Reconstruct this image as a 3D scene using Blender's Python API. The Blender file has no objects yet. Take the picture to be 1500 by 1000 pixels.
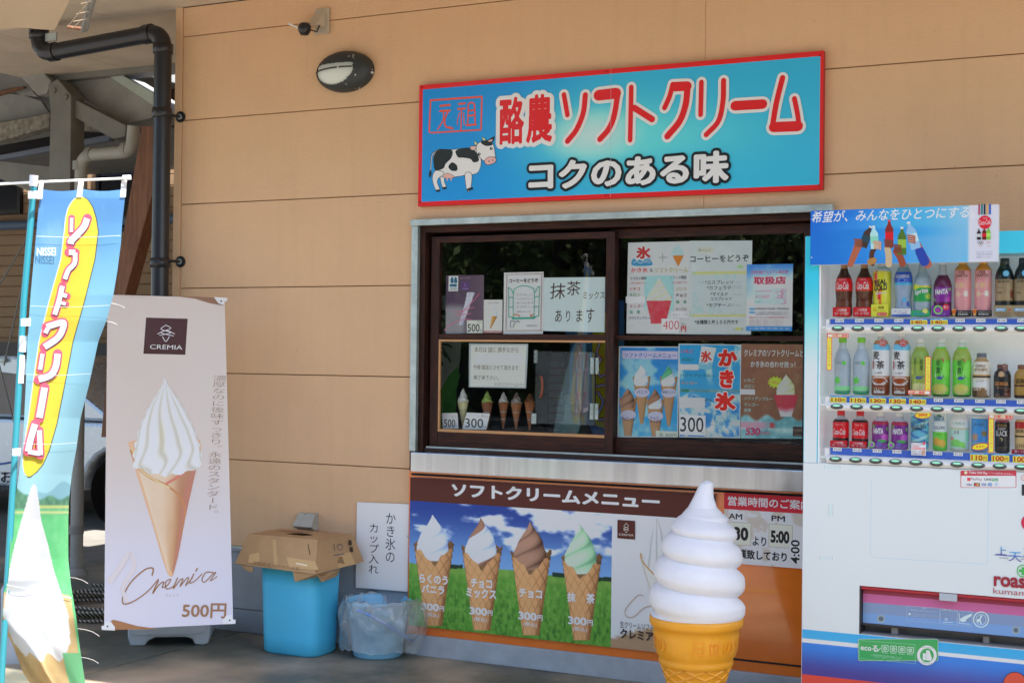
import bpy, bmesh, math, random
import numpy as np
from mathutils import Vector, Matrix
random.seed(7); RNG = np.random.RandomState(5)
SC = bpy.context.scene; COL = SC.collection
# ---------------------------------------------------------------- camera
CAM = np.array([0.0, -6.092, 1.4771]); YAW, PIT, ROL, FPX = .4628, .0092, .0113, 2083.0
FW = np.array([-math.sin(YAW)*math.cos(PIT), math.cos(YAW)*math.cos(PIT), math.sin(PIT)])
_r = np.array([math.cos(YAW), math.sin(YAW), 0.0]); _u = np.cross(_r, FW)
RX = math.cos(ROL)*_r + math.sin(ROL)*_u; UP = -math.sin(ROL)*_r + math.cos(ROL)*_u
cd = bpy.data.cameras.new('camera'); cam = bpy.data.objects.new('camera', cd); COL.objects.link(cam)
cam.matrix_world = Matrix(((RX[0], UP[0], -FW[0], CAM[0]), (RX[1], UP[1], -FW[1], CAM[1]), (RX[2], UP[2], -FW[2], CAM[2]), (0, 0, 0, 1)))
cd.sensor_width = 36; cd.lens = FPX/1500*36; cd.clip_end = 500; cd.clip_start = .05
cd.dof.use_dof = True; cd.dof.focus_distance = 6.1; cd.dof.aperture_fstop = 7.1
SC.camera = cam
# ---------------------------------------------------------------- light
SUNV = Vector((.45, -.20, .87)).normalized()
world = bpy.data.worlds.new('World'); SC.world = world; world.use_nodes = True
nt = world.node_tree; bg = nt.nodes['Background']
sky = nt.nodes.new('ShaderNodeTexSky'); sky.sky_type = 'NISHITA'; sky.sun_disc = False
sky.sun_elevation = math.asin(SUNV.z); sky.sun_rotation = math.atan2(SUNV.x, SUNV.y)
sky.air_density = 1.0; sky.dust_density = 1.5
nt.links.new(sky.outputs[0], bg.inputs[0]); bg.inputs[1].default_value = .13
sd = bpy.data.lights.new('sun', 'SUN'); sd.energy = 4.2; sd.angle = math.radians(.55); sd.color = (1, .95, .88)
sun = bpy.data.objects.new('sun', sd); COL.objects.link(sun)
sun.rotation_euler = SUNV.to_track_quat('Z', 'Y').to_euler(); sun.location = (3, -3, 8)
SC.view_settings.view_transform = 'Standard'; SC.view_settings.look = 'None'; SC.view_settings.gamma = 1
SC.view_settings.use_curve_mapping = False; SC.view_settings.exposure = 1.52
SC.render.engine = 'CYCLES'; SC.cycles.max_bounces = 10; SC.cycles.diffuse_bounces = 5; SC.cycles.transparent_max_bounces = 16
SC.cycles.use_denoising = True; SC.cycles.caustics_reflective = False; SC.cycles.caustics_refractive = False
# ---------------------------------------------------------------- geometry helpers
def ray(px, py):
    return FW + RX*((px-750)/FPX) - UP*((py-500)/FPX)
def at_y(px, py, y=0.0):
    d = ray(px, py); return CAM + d*((y-CAM[1])/d[1])
def at_z(px, py, z=0.0):
    d = ray(px, py); return CAM + d*((z-CAM[2])/d[2])
def at_d(px, py, dep):
    return CAM + ray(px, py)*dep
def lin(c):
    c = np.asarray(c, float)/255.0
    return np.where(c <= .04045, c/12.92, ((c+.055)/1.055)**2.4)
PK = .62
def C(r, g=None, b=None):
    if g is None:
        if isinstance(r, int): g = b = r
        else: r, g, b = r
    v = np.clip(lin((r, g, b))/PK, .004, .84); return (float(v[0]), float(v[1]), float(v[2]))
def empty(name, loc, label, cat, group=None, kind=None, rz=0.0):
    o = bpy.data.objects.new(name, None); COL.objects.link(o); o.location = loc; o.rotation_euler = (0, 0, rz); o.empty_display_size = .1
    if label: o['label'] = label
    if cat: o['category'] = cat
    if group: o['group'] = group
    if kind: o['kind'] = kind
    return o
def tag(o, label=None, cat=None, group=None, kind=None):
    for k, v in (('label', label), ('category', cat), ('group', group), ('kind', kind)):
        if v: o[k] = v
    return o
def wloc(o):
    v = Vector((0, 0, 0))
    while o: v += o.location; o = o.parent
    return v
class MB:
    """collects shapes in world metres, linked as one mesh"""
    def __init__(s): s.v = []; s.f = []; s.sm = []
    def add(s, vs, fs, smooth=False):
        n = len(s.v); s.v += [tuple(map(float, p)) for p in vs]
        for f in fs: s.f.append(tuple(i+n for i in f)); s.sm.append(smooth)
        return s
    def box(s, x0, x1, y0, y1, z0, z1):
        vs = [(x0,y0,z0),(x1,y0,z0),(x1,y1,z0),(x0,y1,z0),(x0,y0,z1),(x1,y0,z1),(x1,y1,z1),(x0,y1,z1)]
        return s.add(vs, [(0,3,2,1),(4,5,6,7),(0,1,5,4),(1,2,6,5),(2,3,7,6),(3,0,4,7)])
    def obox(s, o, a, b, c):
        """box from a corner and three edge vectors"""
        o, a, b, c = map(np.array, (o, a, b, c))
        vs = [o, o+a, o+a+b, o+b, o+c, o+a+c, o+a+b+c, o+b+c]
        return s.add(vs, [(0,3,2,1),(4,5,6,7),(0,1,5,4),(1,2,6,5),(2,3,7,6),(3,0,4,7)])
    def prism(s, pts, off):
        """extrude a planar loop of 3D points by vector off"""
        n = len(pts); p = [np.array(q, float) for q in pts]; q = [a+np.array(off) for a in p]
        fs = [tuple(range(n)), tuple(range(2*n-1, n-1, -1))]+[(i, i+n, (i+1) % n+n, (i+1) % n) for i in range(n)]
        return s.add(p+q, fs)
    def tube(s, pts, r, n=12, cap=True, smooth=True):
        P = [np.array(p, float) for p in pts]; rs = r if hasattr(r, '__len__') else [r]*len(P)
        vs = []; prev = None
        for i, p in enumerate(P):
            t = (P[min(i+1, len(P)-1)]-P[max(i-1, 0)]); t = t/np.linalg.norm(t)
            if prev is None:
                a = np.array([0, 0, 1.0]) if abs(t[2]) < .9 else np.array([1.0, 0, 0]); a = np.cross(t, a)
            else: a = prev-t*np.dot(prev, t)
            a = a/np.linalg.norm(a); prev = a; b = np.cross(t, a)
            for k in range(n):
                th = 2*math.pi*k/n; vs.append(p+rs[i]*(math.cos(th)*a+math.sin(th)*b))
        fs = [(i*n+k, i*n+(k+1) % n, (i+1)*n+(k+1) % n, (i+1)*n+k) for i in range(len(P)-1) for k in range(n)]
        s.add(vs, fs, smooth)
        if cap: s.add([vs[k] for k in range(n)], [tuple(range(n-1, -1, -1))]); s.add([vs[-n+k] for k in range(n)], [tuple(range(n))])
        return s
    def lathe(s, prof, c=(0, 0, 0), n=24, smooth=True, a0=0, a1=2*math.pi, sx=1, sy=1):
        full = abs(a1-a0-2*math.pi) < 1e-6; m = n if full else n+1
        vs = [(c[0]+r*sx*math.cos(a0+(a1-a0)*k/n), c[1]+r*sy*math.sin(a0+(a1-a0)*k/n), c[2]+z) for r, z in prof for k in range(m)]
        fs = [(i*m+k, i*m+(k+1) % m, (i+1)*m+(k+1) % m, (i+1)*m+k) for i in range(len(prof)-1) for k in range(n)]
        return s.add(vs, fs, smooth)
    def build(s, name, mat, parent=None, bevel=0, seg=2):
        me = bpy.data.meshes.new(name); off = wloc(parent)
        vs = [(a-off.x, b-off.y, c-off.z) for a, b, c in s.v]
        me.from_pydata(vs, [], s.f); me.polygons.foreach_set('use_smooth', s.sm); me.update()
        bm = bmesh.new(); bm.from_mesh(me)
        bmesh.ops.recalc_face_normals(bm, faces=bm.faces)
        if bevel:
            bmesh.ops.remove_doubles(bm, verts=bm.verts, dist=1e-6)
            es = [e for e in bm.edges if len(e.link_faces) == 2 and e.calc_face_angle(0) > .6]
            bmesh.ops.bevel(bm, geom=es, offset=bevel, segments=seg, affect='EDGES', profile=.6, clamp_overlap=True)
        bm.to_mesh(me); bm.free()
        if mat: me.materials.append(mat)
        o = bpy.data.objects.new(name, me); COL.objects.link(o)
        if parent: o.parent = parent
        return o
def setting(o, label=None): o['kind'] = 'structure'; return o
# ---------------------------------------------------------------- materials
def mat(name, col, rough=.6, metal=0.0, noise=.0, nscale=8, bump=0.0, bscale=60, coat=0.0, spec=.5, stretch=None, trans=0.0, col2=None, detail=6):
    m = bpy.data.materials.new(name); m.use_nodes = True; n = m.node_tree.nodes; L = m.node_tree.links; b = n['Principled BSDF']
    b.inputs['Base Color'].default_value = (*col, 1); b.inputs['Roughness'].default_value = rough; b.inputs['Metallic'].default_value = metal
    b.inputs['Coat Weight'].default_value = coat; b.inputs['Specular IOR Level'].default_value = spec
    tc = n.new('ShaderNodeTexCoord'); src = tc.outputs['Object']
    if stretch:
        mp = n.new('ShaderNodeMapping'); mp.inputs['Scale'].default_value = stretch; L.new(src, mp.inputs[0]); src = mp.outputs[0]
    if noise or col2:
        t = n.new('ShaderNodeTexNoise'); t.inputs['Scale'].default_value = nscale; t.inputs['Detail'].default_value = detail; t.inputs['Roughness'].default_value = .62
        L.new(src, t.inputs[0]); r = n.new('ShaderNodeValToRGB')
        c2 = col2 if col2 else tuple(min(1, c*(1+noise)) for c in col); c1 = tuple(c*(1-noise) for c in col) if not col2 else col
        r.color_ramp.elements[0].position = .32; r.color_ramp.elements[1].position = .68
        r.color_ramp.elements[0].color = (*c1, 1); r.color_ramp.elements[1].color = (*c2, 1)
        L.new(t.outputs[0], r.inputs[0]); L.new(r.outputs[0], b.inputs['Base Color'])
        mr = n.new('ShaderNodeMapRange'); mr.inputs[3].default_value = max(0, rough-.08); mr.inputs[4].default_value = min(1, rough+.1)
        L.new(t.outputs[0], mr.inputs[0]); L.new(mr.outputs[0], b.inputs['Roughness'])
    if bump:
        t2 = n.new('ShaderNodeTexNoise'); t2.inputs['Scale'].default_value = bscale; t2.inputs['Detail'].default_value = 4; L.new(src, t2.inputs[0])
        bp = n.new('ShaderNodeBump'); bp.inputs['Strength'].default_value = bump; bp.inputs['Distance'].default_value = .01
        L.new(t2.outputs[0], bp.inputs['Height']); L.new(bp.outputs[0], b.inputs['Normal'])
    if trans: b.inputs['Transmission Weight'].default_value = trans
    return m
def print_mat(name, rough=.4, coat=0.0, translucent=0.0, wave=0.0):
    m = bpy.data.materials.new(name); m.use_nodes = True; n = m.node_tree.nodes; L = m.node_tree.links; b = n['Principled BSDF']
    a = n.new('ShaderNodeVertexColor'); a.layer_name = 'Col'; L.new(a.outputs[0], b.inputs['Base Color']); b.inputs['Roughness'].default_value = rough; b.inputs['Specular IOR Level'].default_value = .22
    b.inputs['Coat Weight'].default_value = coat; b.inputs['Coat Roughness'].default_value = .06
    if wave:
        tc = n.new('ShaderNodeTexCoord'); t = n.new('ShaderNodeTexNoise'); t.inputs['Scale'].default_value = 7; t.inputs['Detail'].default_value = 2
        bp = n.new('ShaderNodeBump'); bp.inputs['Strength'].default_value = wave; bp.inputs['Distance'].default_value = .02
        L.new(tc.outputs['Object'], t.inputs[0]); L.new(t.outputs[0], bp.inputs['Height']); L.new(bp.outputs[0], b.inputs['Normal'])
        L.new(bp.outputs[0], b.inputs['Coat Normal'])
    if translucent:
        tr = n.new('ShaderNodeBsdfTranslucent'); mx = n.new('ShaderNodeMixShader'); mx.inputs[0].default_value = translucent
        L.new(a.outputs[0], tr.inputs[0]); L.new(b.outputs[0], mx.inputs[1]); L.new(tr.outputs[0], mx.inputs[2]); L.new(mx.outputs[0], n['Material Output'].inputs[0])
    return m
def thin_glass(name, tint=(1, 1, 1), refl=1.0, base=0.0, rough=.0, film=None):
    m = bpy.data.materials.new(name); m.use_nodes = True; n = m.node_tree.nodes; L = m.node_tree.links; n.remove(n['Principled BSDF'])
    tr = n.new('ShaderNodeBsdfTransparent'); tr.inputs[0].default_value = (*tint, 1); gl = n.new('ShaderNodeBsdfGlossy'); gl.inputs['Roughness'].default_value = rough
    ge = n.new('ShaderNodeNewGeometry'); dt = n.new('ShaderNodeVectorMath'); dt.operation = 'DOT_PRODUCT'; L.new(ge.outputs['Normal'], dt.inputs[0]); L.new(ge.outputs['Incoming'], dt.inputs[1])
    ab = n.new('ShaderNodeMath'); ab.operation = 'ABSOLUTE'; L.new(dt.outputs['Value'], ab.inputs[0]); om = n.new('ShaderNodeMath'); om.operation = 'SUBTRACT'; om.inputs[0].default_value = 1; L.new(ab.outputs[0], om.inputs[1])
    pw = n.new('ShaderNodeMath'); pw.operation = 'POWER'; pw.inputs[1].default_value = 5; L.new(om.outputs[0], pw.inputs[0]); fr = n.new('ShaderNodeMath'); fr.operation = 'MULTIPLY_ADD'; fr.inputs[1].default_value = .96; fr.inputs[2].default_value = .04; L.new(pw.outputs[0], fr.inputs[0]); ad = n.new('ShaderNodeMath'); ad.operation = 'MULTIPLY_ADD'; ad.inputs[1].default_value = refl; ad.inputs[2].default_value = base
    mx = n.new('ShaderNodeMixShader'); L.new(fr.outputs[0], ad.inputs[0]); L.new(ad.outputs[0], mx.inputs[0]); L.new(tr.outputs[0], mx.inputs[1]); L.new(gl.outputs[0], mx.inputs[2])
    out = mx.outputs[0]
    if film:
        df = n.new('ShaderNodeBsdfPrincipled'); df.inputs['Base Color'].default_value = (*film[0], 1); df.inputs['Roughness'].default_value = .3
        m2 = n.new('ShaderNodeMixShader'); m2.inputs[0].default_value = film[1]; L.new(out, m2.inputs[1]); L.new(df.outputs[0], m2.inputs[2]); out = m2.outputs[0]
    L.new(out, n['Material Output'].inputs[0]); return m
def emit_mat(name, col, s):
    m = bpy.data.materials.new(name); m.use_nodes = True; b = m.node_tree.nodes['Principled BSDF']
    b.inputs['Base Color'].default_value = (*col, 1); b.inputs['Emission Color'].default_value = (*col, 1); b.inputs['Emission Strength'].default_value = s; return m
M = {}
M['print'] = print_mat('printed_sheet', .42); M['print_gloss'] = print_mat('laminated_print', .35, .55, wave=.12)
M['paper'] = print_mat('paper_print', .65); M['print_sign'] = print_mat('sign_print', .3, .15); M['banner'] = print_mat('banner_print', .42, .18, wave=.10)
M['flag'] = print_mat('flag_print', .75, 0, .4); M['plastic_print'] = print_mat('bottle_print', .28, .5)
# ---------------------------------------------------------------- value noise for printed pictures
def vnoise(x, y, seed=0):
    x = np.asarray(x, float); y = np.asarray(y, float); xi = np.floor(x).astype(int); yi = np.floor(y).astype(int); fx = x-xi; fy = y-yi
    fx = fx*fx*(3-2*fx); fy = fy*fy*(3-2*fy)
    def h(a, b): return (np.sin(a*127.1+b*311.7+seed*74.7)*43758.5453) % 1.0
    return (h(xi, yi)*(1-fx)+h(xi+1, yi)*fx)*(1-fy)+(h(xi, yi+1)*(1-fx)+h(xi+1, yi+1)*fx)*fy
def fbm(x, y, seed=0, o=4):
    s = 0; a = .5
    for i in range(o): s = s+a*vnoise(x*2**i, y*2**i, seed+i); a *= .5
    return s/(1-.5**o)
def mixc(a, b, t):
    t = np.asarray(t)[..., None]; return np.asarray(a)*(1-t)+np.asarray(b)*t
def ss(a, b, x): t = np.clip((x-a)/(b-a), 0, 1); return t*t*(3-2*t)
# ---------------------------------------------------------------- text meshes
_TC = {}
def text_mesh(body, bold=0.0, res=3):
    k = (body, bold, res)
    if k in _TC: return _TC[k]
    c = bpy.data.curves.new('txt', 'FONT'); c.body = body; c.size = 1; c.offset = bold; c.resolution_u = res; c.dimensions = '2D'; c.fill_mode = 'BOTH' if False else 'FRONT'
    c.space_line = 1.15
    o = bpy.data.objects.new('txt', c); COL.objects.link(o)
    dg = bpy.context.evaluated_depsgraph_get(); me = bpy.data.meshes.new_from_object(o.evaluated_get(dg))
    v = np.array([q.co[:2] for q in me.vertices]) if len(me.vertices) else np.zeros((0, 2)); f = [tuple(p.vertices) for p in me.polygons]
    bpy.data.objects.remove(o); bpy.data.curves.remove(c); bpy.data.meshes.remove(me)
    _TC[k] = (v, f); return v, f
# ---------------------------------------------------------------- printed artwork: coloured flat shapes on a surface
class Surf:
    """a plane through O with axes u (right), v (up), n (towards the viewer)"""
    def __init__(s, O, u, v): s.O = np.array(O, float); s.u = np.array(u, float)/np.linalg.norm(u); s.v = np.array(v, float)/np.linalg.norm(v); s.n = np.cross(s.u, s.v)
    def Q(s, px, py):
        d = ray(px, py); t = np.dot(s.O-CAM, s.n)/np.dot(d, s.n); p = CAM+d*t-s.O; return np.array([np.dot(p, s.u), np.dot(p, s.v)])
    def P(s, ab, off): ab = np.asarray(ab); return s.O+ab[:, :1]*s.u+ab[:, 1:2]*s.v+off*s.n
def wallplane(y): return Surf((0, y, 0), (1, 0, 0), (0, 0, 1))
class Cyl:
    """round surface, a = arc length from the front, b = height; local coordinates"""
    def __init__(s, r, prof=None): s.r = r
    def Q(s, a, b): return np.array([a, b])
    def P(s, ab, off):
        ab = np.asarray(ab); th = ab[:, 0]/s.r; R = s.r+off; return np.stack([R*np.sin(th), -R*np.cos(th), ab[:, 1]], 1)
class Art:
    def __init__(s, surf, base=.0006, step=.00004): s.S = surf; s.L = base; s.st = step; s.V = []; s.F = []; s.K = []; s.n = 0; s.local = False; s.tf = (0, 0, 1)
    def _q(s, p): return np.array(p, float) if s.local else s.S.Q(s.tf[0]+p[0]/s.tf[2], s.tf[1]+p[1]/s.tf[2])
    def raw(s, ab, faces, cols):
        s.V.append(s.S.P(np.asarray(ab, float), s.L)); s.F += [tuple(i+s.n for i in f) for f in faces]
        cols = np.asarray(cols, float)
        if cols.ndim == 1: cols = np.tile(cols, (len(ab), 1))
        s.K.append(cols); s.n += len(ab); s.L += s.st
    def poly(s, pts, col): s.raw([s._q(p) for p in pts], [tuple(range(len(pts)))], C(col)); return s
    def spline(s, pts, col, n=6): return s.poly(crom(pts, n, True), col)
    def rect(s, x0, y0, x1, y1, col):
        a = s._q((x0, y0)); b = s._q((x1, y1)); s.raw([(a[0], b[1]), (b[0], b[1]), (b[0], a[1]), (a[0], a[1])], [(0, 1, 2, 3)], C(col)); return s
    def rrect(s, x0, y0, x1, y1, r, col):
        pts = []
        sy = 1 if y1 > y0 else -1
        for cx, cy, a0 in ((x1-r, y0+r*sy, -90), (x1-r, y1-r*sy, 0), (x0+r, y1-r*sy, 90), (x0+r, y0+r*sy, 180)):
            for k in range(5): t = math.radians(a0+k*22.5); pts.append((cx+r*math.cos(t), cy+sy*r*math.sin(t)))
        return s.poly(pts, col)
    def circ(s, cx, cy, r, col, ry=None, n=24, rot=0):
        ry = ry or r; c, d = math.cos(rot), math.sin(rot)
        return s.poly([(cx+r*math.cos(t)*c-ry*math.sin(t)*d, cy+r*math.cos(t)*d+ry*math.sin(t)*c) for t in (2*math.pi*k/n for k in range(n))], col)
    def ring(s, cx, cy, r, w, col, ry=None, n=32): return s.stroke([(cx+r*math.cos(t), cy+(ry or r)*math.sin(t)) for t in (2*math.pi*k/n for k in range(n+1))], w, col, smooth=False, cap=False)
    def stroke(s, pts, w, col, smooth=True, cap=True, w2=None, flat=False):
        if smooth and len(pts) > 2: pts = crom(pts, 6, False)
        P = np.array([s._q(p) for p in pts]); m = len(P)
        sc = 1.0 if s.local else np.linalg.norm(s._q((pts[0][0], pts[0][1]+1))-P[0])
        W = np.linspace(w, w2 if w2 is not None else w, m)*sc/2
        T = np.zeros_like(P); T[1:-1] = P[2:]-P[:-2]; T[0] = P[1]-P[0]; T[-1] = P[-1]-P[-2]
        for i in range(1, m-1):
            a = P[i]-P[i-1]; b = P[i+1]-P[i]; a /= np.linalg.norm(a)+1e-12; b /= np.linalg.norm(b)+1e-12; T[i] = a+b
            if np.linalg.norm(T[i]) < 1e-6: T[i] = a
        T /= np.linalg.norm(T, axis=1)[:, None]+1e-12; N = np.stack([-T[:, 1], T[:, 0]], 1)
        k = np.ones(m)
        for i in range(1, m-1):
            a = P[i]-P[i-1]; a /= np.linalg.norm(a)+1e-12; k[i] = 1/max(.45, abs(a @ T[i]))
        Lf = P+N*(W*k)[:, None]; Rt = P-N*(W*k)[:, None]
        v = list(Lf)+list(Rt); f = [(i, i+1, m+i+1, m+i) for i in range(m-1)]
        if cap and not flat:
            for e, sg in ((0, -1), (m-1, 1)):
                b0 = len(v); t = T[e]*sg; nn = N[e]
                for q in range(7): th = math.pi*q/6; v.append(P[e]+W[e]*(math.cos(th)*nn+math.sin(th)*t))
                f.append(tuple(range(b0, b0+7)))
        s.raw(v, f, C(col)); return s
    def _offs(s, r):
        if r <= 0: return [(0, 0)]
        n = 6 if r < .022 else (10 if r < .06 else 24); o = [(r*math.cos(2*math.pi*k/n+.3), r*math.sin(2*math.pi*k/n+.3)) for k in range(n)]
        if r > .055: o += [(r*.5*math.cos(2*math.pi*k/7), r*.5*math.sin(2*math.pi*k/7)) for k in range(10)]
        return o+[(0, 0)]
    def text(s, body, x0, y0, x1, y1, col, bold=0.0, shear=0, rot=0, outline=None, res=3, cor=False):
        """glyphs fitted to the box (top left, bottom right); bold = thickening in em"""
        a = s._q((x0, y0)); b = s._q((x1, y1))
        if not (s.local or cor): xm = (x0+x1)/2; a[1] = s._q((xm, y0))[1]; b[1] = s._q((xm, y1))[1]
        v, f = text_mesh(body, min(bold, 0.0), res); bold = max(bold, 0.0)
        if len(v) == 0: return s
        v = v.copy(); v[:, 0] += shear*v[:, 1]; lo = v.min(0)-bold; hi = v.max(0)+bold; sz = np.maximum(hi-lo, 1e-4); sc = np.array([b[0]-a[0], a[1]-b[1]])/sz; base = np.array([a[0], b[1]])
        cen = (a+b)/2; R = np.array([[math.cos(rot), math.sin(rot)], [-math.sin(rot), math.cos(rot)]]); st = s.st
        for oc, ow in ([(q[0], q[1]) for q in outline] if outline else [])+[(col, 0)]:
            s.L += st; s.st = 7e-6; tot = bold+ow; asp = (sc[1]/sc[0])
            for dx, dy in s._offs(tot):
                # keep the thickening round although the glyphs may be stretched
                w = (v+np.array([dx*(min(1.6, max(1, asp)) if ow else 1), dy*(min(1.6, max(1, 1/asp)) if ow else 1)])-lo)*sc+base
                if rot: w = (w-cen) @ R+cen
                s.raw(w, f, C(oc))
            s.st = st
        s.L += st; return s
    def vtext(s, body, x0, y0, x1, y1, col, bold=0.0, outline=None):
        """characters stacked top to bottom in em cells"""
        a = s._q((x0, y0)); b = s._q((x1, y1)); n = len(body); ch = (a[1]-b[1])/n; cw = b[0]-a[0]
        for pas in ([(oc, ow) for oc, ow in outline] if outline else [])+[(col, 0)]:
            for i, c in enumerate(body):
                if c in ' 　': continue
                v, f = text_mesh(c, min(0.0, bold)); v = v.copy()
                if len(v) == 0: continue
                v = v*1.0-np.array([.5, .38])
                if bold > 0 and pas[1] == 0 and v is not None: v = v*1.04
                if c in 'ー〜()（）': v = np.stack([v[:, 1], -v[:, 0]], 1)
                if c in '。、': v = v+np.array([.6, .6])
                w = v*np.array([cw, ch])*np.array([1, .97])+np.array([(a[0]+b[0])/2, a[1]-ch*(i+.5)]); s.raw(w, f, C(pas[0]))
        return s
    def quad(s, c4, ns, nt, fn):
        """picture filling a quadrilateral (tl, tr, br, bl); fn(S, T) -> rgb (0-255 photo colours), mask"""
        S, T = np.meshgrid(np.linspace(0, 1, ns+1), np.linspace(0, 1, nt+1)); q = [s._q(p) for p in c4]
        ab = ((1-S)*(1-T))[..., None]*q[0]+(S*(1-T))[..., None]*q[1]+(S*T)[..., None]*q[2]+((1-S)*T)[..., None]*q[3]
        rgb, m = fn(S, T); rgb = np.clip(lin(np.clip(rgb, 0, 255))/PK, .004, .84)
        idx = np.arange((ns+1)*(nt+1)).reshape(nt+1, ns+1); f = np.stack([idx[:-1, :-1], idx[1:, :-1], idx[1:, 1:], idx[:-1, 1:]], -1).reshape(-1, 4)
        if m is not None:
            mm = (m[:-1, :-1]+m[1:, :-1]+m[1:, 1:]+m[:-1, 1:]) >= (2.5 if m.dtype != bool else 3); f = f[mm.reshape(-1)]
            used = np.unique(f); re = np.full((ns+1)*(nt+1), -1); re[used] = np.arange(len(used)); f = re[f]
            if len(used) == 0: return s
            s.raw(ab.reshape(-1, 2)[used], [tuple(r) for r in f.tolist()], rgb.reshape(-1, 3)[used]); return s
        s.raw(ab.reshape(-1, 2), [tuple(r) for r in f.tolist()], rgb.reshape(-1, 3)); return s
    def build(s, name, m, parent=None, local=False, smooth=False):
        V = np.concatenate(s.V); K = np.concatenate(s.K); off = wloc(parent)
        if not local: V = V-np.array(off)
        me = bpy.data.meshes.new(name); me.from_pydata(V.tolist(), [], s.F); ca = me.color_attributes.new('Col', 'FLOAT_COLOR', 'POINT')
        ca.data.foreach_set('color', np.concatenate([K, np.ones((len(K), 1))], 1).astype(np.float32).ravel())
        if smooth: me.polygons.foreach_set('use_smooth', [True]*len(me.polygons))
        me.materials.append(m); me.update(); o = bpy.data.objects.new(name, me); COL.objects.link(o)
        if parent: o.parent = parent
        return o
def crom(pts, n=6, closed=False):
    P = [np.array(p, float) for p in pts]; m = len(P); out = []
    for i in range(m if closed else m-1):
        p0 = P[(i-1) % m] if closed or i > 0 else 2*P[0]-P[1]; p1 = P[i]; p2 = P[(i+1) % m]
        p3 = P[(i+2) % m] if closed or i+2 < m else 2*P[-1]-P[-2]
        for k in range(n):
            t = k/n; out.append(.5*((2*p1)+(-p0+p2)*t+(2*p0-5*p1+4*p2-p3)*t*t+(-p0+3*p1-3*p2+p3)*t**3))
    if not closed: out.append(P[-1])
    return out
def sheet(name, x0, y0, x1, y1, y, thick, parent, m, tilt=0):
    """thin board or paper on plane y from picture points to metres, front at y"""
    a = at_y(x0, y0, y); b = at_y(x1, y1, y); return MB().box(a[0], b[0], y, y+thick, b[2], a[2]).build(name, m, parent)
def swirl_fn(kind='w', twist=3.0, seed=0):
    """soft-serve swirl picture in a unit box, tip at top"""
    def fn(S, T):
        t = np.clip(T, 0, 1); hw = .5*np.interp(t, [0, .05, .13, .25, .42, .6, .78, .9, 1], [.03, .09, .22, .46, .76, .95, 1, .94, .75])
        cx = .5+.05*np.sin(t*5)*(1-t)-.02; d = (S-cx)/hw; m = (np.abs(d) < 1+.02*np.sin(t*16+seed)).astype(float)
        d = np.clip(d, -1, 1); ph = t*twist*2*math.pi*.55+np.arcsin(d)*1.25+1.0+seed
        ridge = np.abs(np.sin(ph)); sh = .70+.30*ridge**.6; li = .80+.22*np.sqrt(1-d*d)-.16*d; v = np.clip(sh*li, 0, 1.08)
        if kind == 'w': a, b = np.array([120, 140, 175]), np.array([222, 228, 246])
        elif kind == 'c': a, b = np.array([48, 26, 20]), np.array([160, 122, 100])
        elif kind == 'm': a, b = np.array([70, 124, 92]), np.array([176, 214, 172])
        elif kind == 'y': a, b = np.array([150, 150, 100]), np.array([225, 228, 185])
        elif kind in 'xg':
            k = ss(-.05, .05, np.sin(ph*.5+.4)+.05)[..., None]
            a = np.array([120, 140, 175])*(1-k)+(np.array([48, 26, 20]) if kind == 'x' else np.array([20, 80, 60]))*k
            b = np.array([222, 228, 246])*(1-k)+(np.array([150, 110, 88]) if kind == 'x' else np.array([90, 165, 120]))*k
        vv = ss(.45, 1.02, v)[..., None]; return a*(1-vv)+b*vv, m
    return fn
def waffle_fn(light=1.0, flare=.5, tip=.30, seed=0, wav=True):
    """rolled waffle cone picture: wide at the top, wavy lip"""
    def fn(S, T):
        hw = .5-(.5-tip*.5)*T; d = (S-.5)/hw; m = (np.abs(d) < 1).astype(float)
        if wav:
            lip = .05+.13*np.abs(np.sin(S*9+seed))**.7*(1-np.abs(S-.5)*1.2)+.10*(1-np.abs(2*S-1)**2)*0
            lip = lip+.16*np.exp(-((S-.5)/.22)**2); m = m*(T > lip)
        d = np.clip(d, -1, 1); g1 = np.abs(((S*4+T*5.5+.1) % 1)-.5)*2; g2 = np.abs(((-S*4+T*5.5+.4) % 1)-.5)*2
        g = np.minimum(g1, g2); v = .78+.24*np.sqrt(1-d*d)-.12*d; v = v*(.86+.18*ss(0, .3, g))*(.93+.14*fbm(S*12, T*22, seed))
        c = np.array([188, 140, 94])*light; c2 = np.array([112, 74, 44])*light; vv = ss(.5, 1.08, v)[..., None]
        return c2*(1-vv)+c*1.05*vv, m
    return fn
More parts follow.
